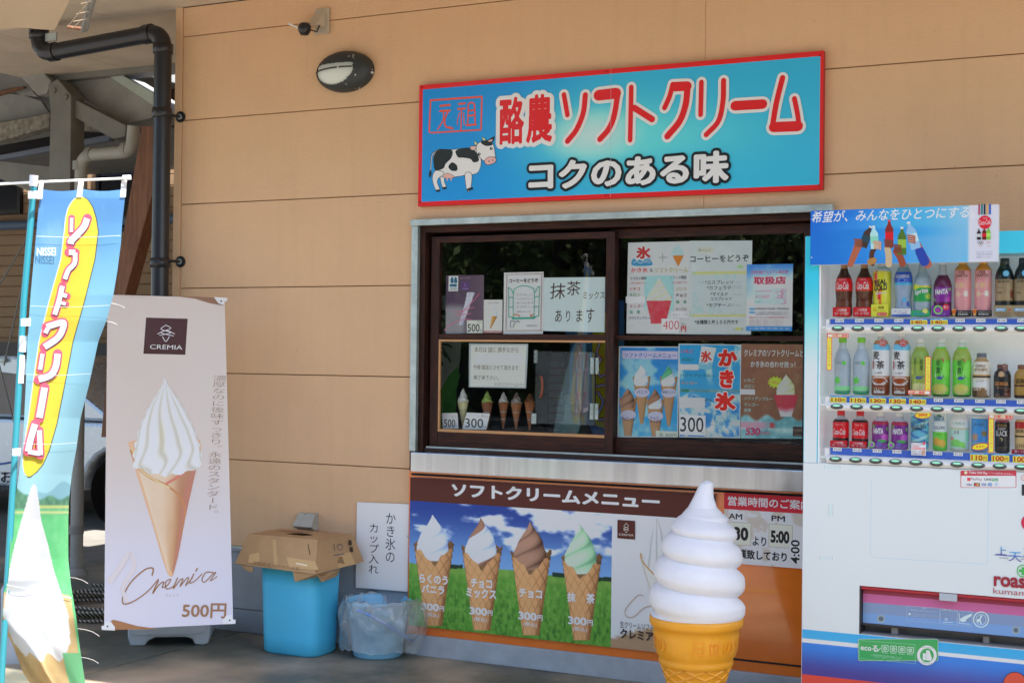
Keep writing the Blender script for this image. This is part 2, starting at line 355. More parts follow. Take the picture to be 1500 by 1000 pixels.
# ================================================================ large structure
M['siding'] = mat('tan_siding', C(181, 148, 115), .75, noise=.045, nscale=1.3, bump=.35, bscale=130)
def weather(m, amt=.10):
    n = m.node_tree.nodes; L = m.node_tree.links; b = n['Principled BSDF']; src = b.inputs['Base Color'].links[0].from_socket; tc = n.new('ShaderNodeTexCoord')
    def layer(src, scale, sc3, lo, hi, col, fac):
        mp = n.new('ShaderNodeMapping'); mp.inputs['Scale'].default_value = sc3; t = n.new('ShaderNodeTexNoise'); t.inputs['Scale'].default_value = scale; t.inputs['Detail'].default_value = 5; L.new(tc.outputs['Object'], mp.inputs[0]); L.new(mp.outputs[0], t.inputs[0])
        r = n.new('ShaderNodeMapRange'); r.inputs[1].default_value = lo; r.inputs[2].default_value = hi; r.inputs[4].default_value = fac; L.new(t.outputs[0], r.inputs[0])
        mx = n.new('ShaderNodeMix'); mx.data_type = 'RGBA'; mx.inputs[7].default_value = (*col, 1); L.new(r.outputs[0], mx.inputs[0]); L.new(src, mx.inputs[6]); return mx.outputs[2]
    src = layer(src, 3.0, (6, 6, .35), .50, .80, C(112, 92, 74), amt*1.6); src = layer(src, 42, (1, 1, 1), .70, .76, C(90, 70, 54), .35); src = layer(src, 1.1, (1, 1, 1), .45, .8, C(184, 160, 134), amt*3)
    L.new(src, b.inputs['Base Color'])
weather(M['siding'], .045)
M['siding_dirt'] = M['siding']
M['joint'] = mat('joint_dark', C(118, 92, 68), .9)
M['found'] = mat('grey_foundation', C(122, 128, 134), .7, noise=.10, nscale=5, bump=.15, bscale=60)
M['curb'] = mat('concrete_kerb', C(136, 142, 148), .8, noise=.12, nscale=9, bump=.2, bscale=90)
M['soffit'] = mat('soffit_board', C(168, 156, 140), .8, noise=.12, nscale=3, bump=.1, bscale=30)
M['wood'] = mat('dark_stained_wood', C(24, 14, 11), .5, bump=.25, bscale=14, stretch=(1.2, 8, 14), noise=.0, col2=C(62, 32, 21), nscale=6, spec=.25)
M['woodv'] = mat('dark_stained_wood_upright', C(22, 13, 11), .5, bump=.25, bscale=14, stretch=(14, 8, 1.2), col2=C(56, 30, 21), nscale=6, spec=.25)
M['wood_in'] = mat('dark_wood_inner', C(34, 20, 16), .5, bump=.2, bscale=14, stretch=(1.2, 8, 14), col2=C(64, 36, 24), nscale=6)
M['bead'] = mat('pale_wood_bead', C(160, 118, 78), .55, noise=.12, nscale=10, stretch=(1, 6, 6))
M['alu'] = mat('weathered_aluminium', C(150, 160, 158), .42, metal=.55, noise=.22, nscale=9, bump=.06, bscale=60)
M['steel'] = mat('brushed_steel', (.56, .57, .60), .22, metal=1.0, noise=.22, nscale=4, stretch=(3.5, 1, .15), bump=.004, bscale=3)  # upright streaks in the tone stand in for streaky reflections
M['orange'] = mat('orange_panel', C(206, 98, 30), .16, noise=.14, nscale=2.2, coat=.7)
M['black'] = mat('black_plastic', C(26, 27, 32), .3, noise=.1, nscale=8)
M['rubber'] = mat('black_rubber', C(22, 22, 24), .7)
M['pane'] = thin_glass('window_pane', (.975, .985, .98), 1.2, .0)
M['clear'] = thin_glass('clear_plastic', (.95, .97, .98), .9, .01, film=((.7, .75, .8), .06))
M['greyplastic'] = mat('grey_plastic', C(150, 156, 162), .5, noise=.06)
M['white'] = mat('white_plastic', C(205, 208, 214), .4, noise=.03)
M['galv'] = mat('grey_painted_steel', C(98, 97, 92), .6, noise=.16, nscale=4, bump=.08, bscale=40)
M['galv2'] = mat('pale_painted_steel', C(122, 122, 118), .6, noise=.18, nscale=5, bump=.08, bscale=40)
M['mottled'] = mat('mouldy_steel', C(84, 78, 68), .8, noise=.0, col2=C(140, 134, 122), nscale=26, bump=.1)
M['darkgap'] = mat('dark_gap', C(24, 22, 24), .9)
# ---- ground
def ground_mat():
    m = mat('asphalt', (.25, .235, .215), .9, noise=.25, nscale=1.3, bump=.5, bscale=160); return m
g = MB().add([(-70, -70, -.012), (60, -70, -.012), (60, 60, -.012), (-70, 60, -.012)], [(0, 1, 2, 3)]).build('parking_lot', ground_mat()); setting(g)
M['slab'] = mat('worn_concrete', C(52, 56, 50), .5, noise=.0, col2=C(92, 95, 85), nscale=1.9, bump=.2, bscale=70, detail=12)
weather(M['slab'], .35)
M['slabline'] = mat('slab_joint', C(40, 40, 42), .9)
# concrete walk under the eaves: separate cast slabs with open joints
bm_ = [(-9.2, -6.9), (-6.9, -5.58), (-5.58, -4.62), (-4.62, -2.3), (-2.3, 0.0), (0.0, 2.4), (2.4, 5.0)]
setting(MB().box(-9.2, 5, -2.6, .02, -.2, -.02).build('walkway_base', M['slabline']))
for a, b in bm_:
    o = MB().box(a+.006, b-.006, -2.6, .0 if a > -5.2 else 1.6, -.1, 0).build('walkway_slab', M['slab'], None, bevel=.006); setting(o)
o = MB().box(-5.2, -5.16, 0, 1, -.1, -.02).build('walkway_edge', M['slabline']); setting(o)
M['yellow'] = mat('yellow_road_paint', C(170, 140, 60), .8, noise=.3, nscale=30)
o = MB().box(-9, 4, -2.86, -2.74, -.011, -.006).build('painted_line', M['yellow']); setting(o)
# ---- shop building
XL, XR, ZT = -5.10, 3.6, 3.34
shop = empty('shop_building', (XL, 0, 0), 'long single storey shop clad in tan horizontal siding with a takeaway window', 'building')
WX0, WX1, WZ0, WZ1 = -3.600, -1.502, .90, 2.135
mb = MB(); mb.box(XL+.02, WX0, .016, .14, 0, ZT); mb.box(WX1, XR, .016, .14, 0, ZT); mb.box(WX0, WX1, .016, .14, WZ1, ZT); mb.box(WX0, WX1, .016, .14, 0, WZ0)
mb.build('wall', M['joint'], shop)
LZ = [.449, .905, 1.36, 1.815, 2.27, 2.725, 3.18, 3.34]
VJ = [XL+.045, -2.085, .945, XR]
gp = .0021
def board(pts): MB().prism([(x, 0, z) for x, z in pts], (0, .0155, 0)).build('siding_board', M['siding'], shop, bevel=.0022, seg=1)
for i in range(len(LZ)-1):
    z0, z1 = LZ[i]+gp, LZ[i+1]-gp
    for j in range(3):
        a, b = VJ[j]+(.0005 if j else 0), VJ[j+1]-.0005
        if z0 >= WZ1 or (a >= WX1): board([(a, z0), (b, z0), (b, z1), (a, z1)]); continue
        if z1 <= WZ1:
            if j == 0: board([(a, z0), (WX0, z0), (WX0, z1), (a, z1)])
            else: board([(WX1, z0), (b, z0), (b, z1), (WX1, z1)])
        else:
            if j == 0: board([(a, z0), (WX0, z0), (WX0, WZ1), (b, WZ1), (b, z1), (a, z1)])
            else: board([(a, WZ1), (WX1, WZ1), (WX1, z0), (b, z0), (b, z1), (a, z1)])
MB().box(XL-.004, XL+.042, -.006, .02, .44, ZT).build('corner_trim', M['siding'], shop, bevel=.002)
MB().box(XL-.002, XL+.02, .02, 7, .44, ZT).build('side_wall', M['siding'], shop)
# grey foundation boards under the siding with a ledge
MB().box(XL, WX0+.03, .004, .018, .437, .448).build('base_ledge', M['alu'], shop)
for a, b in ((0.0, .118), (.122, .425)):
    MB().box(XL, WX0+.035, .003, .0155, a, b).build('foundation_panel', M['found'], shop, bevel=.003)
    MB().box(WX1-.1, XR, .003, .0155, a, b).build('foundation_panel', M['found'], shop, bevel=.003)
MB().box(XL, WX0+.035, -.012, .002, .425, .44).build('base_flashing', M['found'], shop, bevel=.002)
# kerb under the orange counter panel
MB().box(-3.585, -1.0, -.045, .0025, 0, .100).build('kerb', M['curb'], shop, bevel=.004)
# ---- steel counter and orange front
zc1 = at_y(601, 661, -.06)[2]; zc0 = at_y(601, 689, -.06)[2]
MB().box(float(at_y(601.5, 675, -.10)[0]), -1.2, -.10, .03, zc0, zc1).build('counter_sill', M['steel'], shop, bevel=.004)
xo0 = at_y(598, 800, -.03)[0]
MB().box(xo0, -1.2, -.03, .002, .10, zc0-.001).build('counter_front_panel', M['orange'], shop, bevel=.003)
MB().box(xo0+.01, -1.2, -.033, -.0305, .145, .153).build('panel_gap', M['darkgap'], shop)
MB().box(xo0+.015, -1.2, -.034, -.0305, zc0-.024, zc0-.014).build('panel_gap', M['darkgap'], shop)
# ---- aluminium trim round the window
a = at_y(603, 322, -.03); b = at_y(1221, 300, -.03); zt1 = a[2]; zt0 = at_y(603, 331, -.03)[2]
MB().box(a[0], b[0], -.045, 0, zt0, zt1).build('head_flashing', M['alu'], shop, bevel=.003)
xj0 = at_y(603, 400, -.02)[0]; xj1 = at_y(612, 400, -.02)[0]
MB().box(xj0, xj1, -.025, 0, zc1, zt0).build('side_flashing', M['alu'], shop, bevel=.002)
# wooden outer frame (set back), then two sliding sashes
YF = .012
x1 = at_y(612, 400, YF)[0]; x2 = at_y(624, 400, YF)[0]; zh = at_y(624, 341, YF)[2]; zs = at_y(612, 655, YF)[2]
MB().box(x1, x2, YF-.01, .10, zs-.02, zt0).build('window_jamb', M['woodv'], shop, bevel=.003)
MB().box(x1, WX1-.001, YF-.006, .10, zh, zt0-.001).build('window_head', M['wood'], shop, bevel=.003)
MB().box(x2, WX1-.001, YF, .10, zc1, zs).build('window_track', M['wood_in'], shop, bevel=.003)
MB().box(x2+.01, WX1-.002, YF+.004, YF+.010, zs, zs+.008).build('track_rail', M['alu'], shop)
MB().box(-1.555, WX1-.001, YF, .10, zs, zh).build('window_jamb', M['woodv'], shop, bevel=.003)
def sash(x0, x1, z0, z1, y, parts, zm0, zm1, bead):
    """a sliding sash: stiles and rails with two panes"""
    s = empty('window_sash', (x0, y, z0), None, None); s.parent = shop; s.location = (x0-shop.location.x, y, z0)
    xa, xb, zb, zt = parts
    MB().box(x0, xa, y, y+.03, z0, z1).build('stile', M['woodv'], s, bevel=.002); MB().box(xb, x1, y, y+.03, z0, z1).build('stile', M['woodv'], s, bevel=.002)
    for q0, q1 in ((z0, zb), (zm0, zm1), (zt, z1)): MB().box(xa, xb, y+.002, y+.028, q0, q1).build('rail', M['wood'], s, bevel=.002)
    for q0, q1 in ((zb, zm0), (zm1, zt)): MB().box(xa-.004, xb+.004, y+.013, y+.017, q0-.004, q1+.004).build('pane', M['pane'], s)
    if bead:
        w = .010
        MB().box(xa, xb, y+.001, y+.012, zm0-w, zm0-.0005).build('bead', M['bead'], s); MB().box(xa, xb, y+.001, y+.012, zb+.0005, zb+w+.004).build('bead', M['bead'], s)
        MB().box(xa+.0005, xa+w, y+.001, y+.011, zb+w+.005, zm0-w-.001).build('bead', M['bead'], s)
    return s
Y1 = .03
def X(px, py, y): return float(at_y(px, py, y)[0])
def Z(px, py, y): return float(at_y(px, py, y)[2])
sash(X(631, 450, Y1), X(899.5, 450, Y1), Z(631, 653, Y1), Z(631, 347, Y1), Y1, (X(643, 450, Y1), X(887, 450, Y1), Z(643, 632, Y1), Z(643, 355.5, Y1)), Z(643, 497, Y1), Z(643, 489, Y1), True)
Y2 = .064
sash(X(893, 450, Y2), -1.5565, Z(893, 664, Y2), Z(893, 336, Y2), Y2, (X(903, 450, Y2), X(1176.5, 450, Y2), Z(903, 640.5, Y2), Z(903, 349, Y2)), Z(903, 498, Y2), Z(903, 491, Y2), False)
# shop interior: dark boarded room
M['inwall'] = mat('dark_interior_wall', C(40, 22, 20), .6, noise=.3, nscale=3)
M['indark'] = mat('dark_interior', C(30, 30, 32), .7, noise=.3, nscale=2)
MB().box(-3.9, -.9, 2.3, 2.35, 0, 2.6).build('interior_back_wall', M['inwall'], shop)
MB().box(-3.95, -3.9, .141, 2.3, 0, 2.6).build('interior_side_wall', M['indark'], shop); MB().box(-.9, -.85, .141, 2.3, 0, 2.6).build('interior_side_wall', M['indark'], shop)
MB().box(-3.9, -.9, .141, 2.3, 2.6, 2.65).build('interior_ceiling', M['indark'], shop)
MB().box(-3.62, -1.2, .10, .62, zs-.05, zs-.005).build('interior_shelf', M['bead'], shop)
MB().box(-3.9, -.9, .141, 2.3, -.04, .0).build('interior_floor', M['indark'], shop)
MB().box(XL+.02, XR, .14, 6.9, 3.34, 3.55).build('roof_deck', M['galv'], shop)
# ---- soffit boards over the walkway (with open joints) and roof edge
EDGE = -1.95
roof = shop
xs = [-7.4, -6.49, -5.58, -4.67, -3.76, -2.85, -1.94, -1.03, -.12, .79, 1.7, 2.61, 3.6]
for i in range(len(xs)-1):
    for a, b in ((EDGE+.02, -.95), (-.944, -.0)):
        MB().box(xs[i]+.003, xs[i+1]-.003, a, b-.003, ZT, ZT+.012).build('soffit_board', M['soffit'], shop, bevel=.002, seg=1)
for i in range(2):
    MB().box(xs[i]+.003, xs[i+1]-.003 if i == 0 else XL-.01, .0, 1.15, ZT, ZT+.012).build('soffit_board', M['soffit'], shop, bevel=.002, seg=1)
MB().box(-7.4, XL-.01, 1.151, 1.3, ZT-.04, ZT+.3).build('fascia', M['galv'], shop)
MB().box(-7.4, 3.6, EDGE, 1.15, ZT+.014, ZT+.05).build('roof_slab', M['galv'], shop); MB().box(-7.4, 3.6, EDGE-.03, EDGE+.018, ZT-.05, ZT+.22).build('fascia', M['galv2'], shop, bevel=.004)
# ================================================================ left background
def ppoly(pts, y): return [tuple(at_y(a, b, y)) for a, b in pts]
def slab(name, pts, y, th, m, parent, bevel=.004): return MB().prism(ppoly(pts, y), (0, th, 0)).build(name, m, parent, bevel=bevel)
M['brownwood'] = mat('weathered_post_wood', C(112, 76, 52), .7, stretch=(10, 10, 1), col2=C(86, 56, 40), nscale=5, bump=.2, bscale=12)
# steel lean-to beside the shop
can = empty('steel_canopy', (-6.9, 1.1, 0), 'grey steel frame canopy with box gutter joining the shop at its left corner', 'canopy')
slab('column', [(70, 124), (84, 116), (104, 139), (102, 330), (97, 800), (83, 800), (72, 330), (72, 245), (74, 162)], 1.05, .13, M['galv'], can)
slab('rafter', [(-40, 5), (0, 40), (75, 119), (68, 137), (55, 140), (0, 78), (-40, 40)], 1.08, .10, M['galv2'], can)
slab('rafter', [(100, 141), (184, 184), (183, 200), (166, 204), (104, 169)], 1.09, .09, M['galv'], can)
slab('gutter', [(76, 117), (92, 92), (122, 80), (228, 146), (228, 166), (222, 173), (182, 182)], 1.22, .28, M['galv2'], can)
slab('gutter_lip', [(126, 80), (228, 138), (228, 157), (118, 85)], 1.19, .025, mat('green_grey_steel', C(140, 150, 142), .5, noise=.1), can)
slab('gutter_joint', [(74, 119), (77, 117), (108, 98), (106, 96)], 1.20, .02, M['rubber'], can, 0)
slab('tie_beam', [(-40, 232), (0, 236), (72, 244), (102, 243), (102, 292), (40, 279), (0, 262), (-40, 255)], 1.18, .09, M['galv'], can)
slab('purlin', [(-40, 188), (0, 180), (72, 166), (72, 186), (0, 207), (-40, 214)], 1.5, .1, M['mottled'], can)
slab('purlin', [(100, 165), (150, 185), (150, 192), (100, 190)], 1.5, .1, M['mottled'], can)
slab('eaves_beam', [(-40, 222), (0, 213), (228, 172), (228, 188), (0, 226), (-40, 234)], 1.75, .1, M['darkgap'], can)
slab('eaves_trim', [(-40, 235), (0, 227), (160, 197), (160, 206), (0, 234), (-40, 242)], 1.74, .06, mat('blue_grey_trim', C(92, 100, 114), .5), can)
slab('roof_panel', [(-60, 120), (0, 128), (60, 148), (72, 166), (0, 180), (-60, 190)], 1.62, .03, M['galv2'], can)
slab('roof_panel', [(-60, 60), (0, 82), (55, 142), (-60, 132)], 1.62, .03, M['galv2'], can)
slab('rail', [(-10, 136), (33, 125), (35, 129), (-10, 142)], 1.45, .03, M['brownwood'], can)
for q in ((80, 133), (97, 143)): MB().tube([at_y(*q, 1.05)+np.array([0, -.012, 0]), at_y(*q, 1.05)], .018, 8).build('bolt', M['galv'], can)
slab('eaves_pipe', [(128, 77), (228, 93), (228, 106), (140, 84)], 1.6, .04, mat('blue_grey_pipe', C(120, 136, 150), .35, metal=.3), can)
MB().box(-18, -7.9, 1.31, 5.55, 3.36, 3.42).build('roof_sheet', M['galv2'], can)
MB().box(-5.9, -5.14, 1.31, 5.55, 3.36, 3.42).build('roof_sheet', M['galv2'], can)
MB().box(-7.899, -5.901, 2.15, 5.55, 3.36, 3.42).build('roof_sheet', M['galv2'], can); MB().box(-7.899, -6.6, 1.31, 2.149, 3.36, 3.42).build('roof_sheet', M['galv2'], can); MB().box(-18, -7.401, -1.0, 1.309, 3.36, 3.42).build('roof_sheet', M['galv2'], can)  # sheets added to shade the lot, opening shaped to let a sun patch in
slab('dark_fascia', [(120, 66), (262, 60), (262, 190), (215, 175), (120, 118)], 1.95, .04, mat('dark_red_fascia', C(62, 38, 32), .8, noise=.2), can)
# neighbour building
M['siding2'] = mat('pale_tan_siding', C(150, 124, 98), .8, noise=.05, nscale=3)
nb = empty('neighbour_building', (-12, 6, 0), 'tan sided building behind the parked car with dark windows and a blue pipe', 'building')
YB = 5.6
mb = MB(); mb.box(-17, -5.2, YB+.02, YB+.2, 0, 4.6); mb.build('wall', M['joint'], nb)
zz = 0
while zz < 4.5:
    MB().box(-17, -5.2, YB, YB+.018, zz+.004, zz+.11).build('siding_board', M['siding2'], nb, bevel=.004, seg=1); zz += .1145
M['darkglass'] = mat('dark_glass', C(20, 24, 34), .12, coat=.4)
M['blackframe'] = mat('black_frame', C(18, 18, 22), .4)
def fwin(x0, y0, x1, y1):
    a = at_y(x0, y0, YB-.03); b = at_y(x1, y1, YB-.03)
    w = MB().box(a[0], b[0], YB-.03, YB, b[2], a[2]).build('window', M['darkglass'], nb)
    f = .05
    for q in ((a[0], b[0], a[2]-f, a[2]), (a[0], b[0], b[2], b[2]+f), (a[0], a[0]+f, b[2]+f, a[2]-f), (b[0]-f, b[0], b[2]+f, a[2]-f)):
        MB().box(q[0], q[1], YB-.05, YB-.031, q[2], q[3]).build('window_frame', M['blackframe'], w)
fwin(-60, 216, 31, 313); fwin(142, 232, 221, 338)
for z in (at_y(20, 330, YB-.2)[2],):
    MB().tube([(-17, YB-.2, z), (-5.2, YB-.2, z)], .05, 10).build('pipe', mat('blue_pipe', C(84, 104, 128), .5), nb)
MB().box(-17, -5.2, YB-.1, YB-.01, 0, 1.55).build('plinth', mat('grey_render', C(96, 94, 92), .8, noise=.1), nb)
# leaning brown post, grey drainpipe
lp = slab('timber_brace', [(207, 185), (233, 185), (231, 255), (183, 432), (165, 640), (148, 640), (166, 428), (205, 200)], .75, .10, M['brownwood'], None)
tag(lp, 'leaning brown timber brace behind the black downpipe', 'timber brace')
def bend(pts, r=.06, n=5):
    """round the corners of a polyline"""
    P = [np.array(p, float) for p in pts]; out = [P[0]]
    for i in range(1, len(P)-1):
        a = P[i-1]-P[i]; b = P[i+1]-P[i]; la, lb = np.linalg.norm(a), np.linalg.norm(b); q = min(r, la*.45, lb*.45); a = P[i]+a/la*q; b = P[i]+b/lb*q
        for k in range(n+1): t = k/n; out.append((1-t)**2*a+2*t*(1-t)*P[i]+t*t*b)
    out.append(P[-1]); return out
YD = 1.0
gd = empty('grey_drainpipe', tuple(at_z(112, 842, 0)), 'pale grey plastic drainpipe with two elbows under the steel gutter', 'drainpipe')
b0 = at_y(112, 838, YD); b0[2] = 0.01
MB().tube(bend([at_y(196, 185, YD), at_y(193, 222, YD), at_y(119, 228, YD), b0], .10), .041, 14).build('pipe', mat('grey_pipe', C(132, 132, 126), .4, noise=.06), gd)
for q, w in (((117, 243), 1), ((104+8, 775), 1)):
    c = at_y(q[0], q[1], YD); MB().lathe([(.047, -.03), (.047, .03)], c, 16).build('pipe_socket', M['galv2'], gd)
for q in ((184, 219.5), (132, 226)):
    c = at_y(q[0], q[1], YD); MB().tube([c+np.array([-.02, 0, 0]), c+np.array([.02, 0, 0])], .047, 14).build('pipe_socket', M['galv2'], gd)
MB().lathe([(.075, 0), (.075, .02), (.05, .05)], (b0[0], YD, 0), 14).build('foot_ring', M['galv2'], gd)
# black downpipe at the shop corner
YP = -.10
bp = empty('black_downpipe', tuple(at_y(238, 600, YP)), 'black plastic downpipe running down the left corner of the tan wall', 'downpipe')
pb = at_y(233, 900, YP); pb[2] = 0.0; pt = at_y(239, 60, YP); pb[0] = pt[0]; pb[1] = pt[1]
r_ = .047
MB().tube(bend([at_y(56, 25, YP), at_y(58, 80, YP), at_y(235, 47, YP)+np.array([.02, 0, 0]), pb], .10, 7), r_, 18).build('pipe', M['black'], bp)
for q in ((53, 45, 1), (54, 52, 0)):
    c = at_y(57, q[1], YP); MB().lathe([(r_+.001, -.02), (r_+.008, -.02), (r_+.008, .02), (r_+.001, .02)], c, 18).build('pipe_socket', M['black'], bp)
for yy in (72, 166, 385):
    c = at_y(239, yy, YP); c[0] = pt[0]; MB().lathe([(r_+.001, -.025), (r_+.007, -.025), (r_+.007, .025), (r_+.001, .025)], c, 18).build('pipe_socket', M['black'], bp)
for xx in (218, 78):
    c = at_y(xx, 47+(235-xx)*.187, YP); dv = (at_y(235, 47, YP)-at_y(58, 80, YP)); dv /= np.linalg.norm(dv); MB().tube([c-dv*.025, c+dv*.025], r_+.006, 18).build('pipe_socket', M['black'], bp)
for yy in (171, 383):
    c = at_y(262, yy, -.02); br = MB().tube([(pt[0]+.03, YP, c[2]), (c[0], -.04, c[2]), (c[0], 0, c[2])], .008, 8).build('pipe_bracket', M['black'], bp)
    MB().tube([(c[0], -.012, c[2]), (c[0], -.001, c[2])], .030, 16).build('bracket_plate', M['black'], br); MB().tube([(c[0], -.018, c[2]), (c[0], -.0125, c[2])], .016, 12).build('bracket_nut', M['alu'], br)
# small steel strap holding the upper pipe
MB().box(*(lambda a, b: (a[0], b[0], YP-.01, YP+.0, b[2], a[2]))(at_y(68, 50, YP), at_y(84, 60, YP))).build('pipe_strap', M['alu'], bp)
# beige awning cloth in the top left corner with laced steel edge
M['canvas'] = mat('beige_canvas', C(158, 140, 118), .85, noise=.06, nscale=2, bump=.1, bscale=8)
aw = empty('canvas_awning', tuple(at_d(60, 20, 5.6)), 'beige canvas awning laced to a steel edge in the top left corner', 'awning')
mb = MB(); n1, n2 = 16, 6; vs = []
for j in range(n2+1):
    for i in range(n1+1):
        s = i/n1; t = j/n2; x = -60+s*(118+60-(t*38)); y = -30+t*(70+6*s)+3*math.sin(s*7)*t; y += 0 if s < .8 else -(s-.8)*18*t
        vs.append(at_d(x, y, 5.6-.9*(1-t)+.05*math.sin(s*5)))
mb.add(vs, [(j*(n1+1)+i, j*(n1+1)+i+1, (j+1)*(n1+1)+i+1, (j+1)*(n1+1)+i) for j in range(n2) for i in range(n1)], True)
mb.build('canvas', M['canvas'], aw)
for p, q, r in (((121, 45), (134, -12), .008), ((125, 43), (139, -12), .012)): MB().tube([at_d(*p, 5.6), at_d(*q, 4.9)], r, 8).build('edge_tube', M['galv'], aw)
MB().tube([at_d(99, 40, 5.6), at_d(123, 43, 5.6)], .007, 8).build('edge_tube', M['brownwood'], aw)
for p, q in (((100, 38), (132, 0)), ((112, 21), (130, 17)), ((108, 32), (127, 28)), ((119, 6), (134, 2)), ((106, 42), (119, 30))): MB().tube([at_d(*p, 5.58-.9*(1-p[1]/45)*.75), at_d(*q, 5.58-.9*(1-q[1]/45)*.75)], .0018, 5).build('lacing', M['canvas'], aw)
# thin steel stay rods
for k, (p, q, w) in enumerate((((39, 350), (-12, 436), 'upper sloping steel stay rod behind the teal flag pole'), ((34, 412), (6, 535), 'steep steel stay rod crossing in front of the silver car window'), ((-5, 520), (26, 640), 'lower steel stay rod in front of the car door beside the flag'))):
    o = MB().tube([at_y(*p, .9), at_y(*q, .9)], .006, 6).build('stay_rod', M['galv'], None); tag(o, w, 'stay rod', 'steel stay rods')
# ---- silver wagon behind the flag
M['carpaint'] = mat('silver_car_paint', C(172, 182, 198), .25, metal=.35, coat=.8, noise=.03)
M['carglass'] = mat('car_glass', C(14, 18, 30), .05, coat=1)
YC = 2.9; car = empty('parked_wagon', (-8.6, 3.7, 0), 'silver station wagon parked under the canopy behind the soft cream flag', 'car')
def cx(px): return X(px, 650, YC)
xw = cx(171); xf = xw+1.05; xb = xw-3.6
body = [(xb, .28), (xb-.02, .62), (xb+.05, .88), (xf-.02, .86), (xf+.1, .62), (xf+.08, .28)]
arch = lambda c: [(c+.37*math.cos(t), .30+.37*math.sin(t)) for t in [math.pi*k/10 for k in range(11)]]
prof = [(xb, .25), (xb-.03, .6), (xb+.03, .885), (xw-.1, .872), (xf-.05, .80), (xf+.02, .62), (xf, .25)]+arch(xw)+arch(xw-2.55)
MB().prism([(x, YC, z) for x, z in prof], (0, 1.6, 0)).build('body', M['carpaint'], car, bevel=.03)
top = [(xb+.05, .89), (xb+.18, 1.32), (xb+.5, 1.415), (xw-1.3, 1.42), (xw-.95, 1.37), (xw-.12, .875)]
MB().prism([(x, YC+.12, z) for x, z in top], (0, 1.36, 0)).build('cabin', M['carpaint'], car, bevel=.03)
for q in ([(xb+.2, .91), (xb+.32, 1.27), (xw-2.65, 1.29), (xw-2.6, .91)], [(xw-2.5, .91), (xw-2.55, 1.29), (xw-1.72, 1.29), (xw-1.70, .91)], [(xw-1.62, .91), (xw-1.64, 1.29), (xw-1.05, 1.25), (xw-.52, .91)]):
    MB().prism([(x, YC+.112, z) for x, z in q], (0, .006, 0)).build('side_window', M['carglass'], car)
for z0_, dx in ((1.375, 0),): MB().box(xb+.4, xw-1.35, YC+.08, YC+.115, 1.36, 1.40).build('roof_rail', M['alu'], car, bevel=.006)
for c in (xw, xw-2.55):
    w = MB().lathe([(.18, 0), (.29, 0), (.31, .03), (.31, .17), (.29, .2)], (0, 0, 0), 28); w.v = [(x+c, YC+.22-z, y+.31) for x, y, z in w.v]
    w = w.build('wheel', M['rubber'], car); h = MB().lathe([(0.0, .0), (.05, .01), (.15, .0), (.165, -.02)], (0, 0, 0), 24); h.v = [(x+c, YC+.035-z, y+.31) for x, y, z in h.v]
    h.build('wheel_cover', M['galv'], w)
    MB().prism([(c+.365*math.cos(t), YC+.2, .30+.365*math.sin(t)) for t in [2*math.pi*k/20 for k in range(20)]], (0, .02, 0)).build('wheel_well', M['rubber'], car)
for dx in (-.95, -1.9): MB().box(xw+dx-.004, xw+dx+.004, YC-.002, YC+.004, .32, .86).build('door_seam', M['rubber'], car)
for dx in (-.75, -1.75): MB().box(xw+dx-.09, xw+dx+.09, YC-.022, YC-.004, .715, .74).build('door_handle', M['carpaint'], car, bevel=.006)
MB().box(xb+.05, xw-.4, YC-.012, YC-.0005, .42, .46).build('side_moulding', M['carpaint'], car, bevel=.004)
A = Art(wallplane(YC-.003)); A.text('なお', -20, 688, 20, 706, (30, 34, 48), .02); A.build('lettering', M['print'], car); A = Art(wallplane(YC-.003)); A.text('56', 3, 710, 16, 718, (60, 64, 80), .01); A.build('lettering', M['print'], car); A = Art(wallplane(YC-.003)); A.stroke([(-30, 684), (22, 676)], 3, (60, 90, 150)); A.build('stripe', M['print'], car)
# low steel bollard bottom left
c = at_z(20, 968, 0); o = MB().lathe([(.062, 0), (.062, .34), (.052, .36), (0, .365)], (c[0], c[1], 0), 20).build('bollard', mat('grey_bollard', C(130, 138, 150), .45, noise=.05), None); tag(o, 'short grey round bollard under the foot of the soft cream flag', 'bollard')
# coil of striped rope on the floor behind the banner
M['rope'] = mat('striped_rope', C(34, 32, 34), .8); nt = M['rope'].node_tree; b = nt.nodes['Principled BSDF']
w = nt.nodes.new('ShaderNodeTexWave'); w.inputs['Scale'].default_value = 20; w.bands_direction = 'DIAGONAL'; cr = nt.nodes.new('ShaderNodeValToRGB'); cr.color_ramp.interpolation = 'CONSTANT'; cr.color_ramp.elements[0].color = (.02, .02, .022, 1); cr.color_ramp.elements[1].color = (.42, .38, .30, 1); cr.color_ramp.elements[1].position = .52
tc = nt.nodes.new('ShaderNodeTexCoord'); nt.links.new(tc.outputs['Object'], w.inputs[0]); nt.links.new(w.outputs[0], cr.inputs[0]); nt.links.new(cr.outputs[0], b.inputs['Base Color'])
c = at_z(138, 900, 0); pts = []
for k in range(330):
    t = k*.16; lay = int(t/(2*math.pi)); r = .36-.032*(lay % 4)+.012*math.sin(t*3.1); pts.append((c[0]+r*math.cos(t)*1.25, c[1]+r*math.sin(t)*.9+.1, .02+.032*(lay//4)+.02*(lay % 2)*.6+.010*math.sin(t*2.3)))
o = MB().tube(pts, .009, 6).build('rope_coil', M['rope'], None); tag(o, 'coil of black and pale striped rope on the floor behind the banner', 'rope')
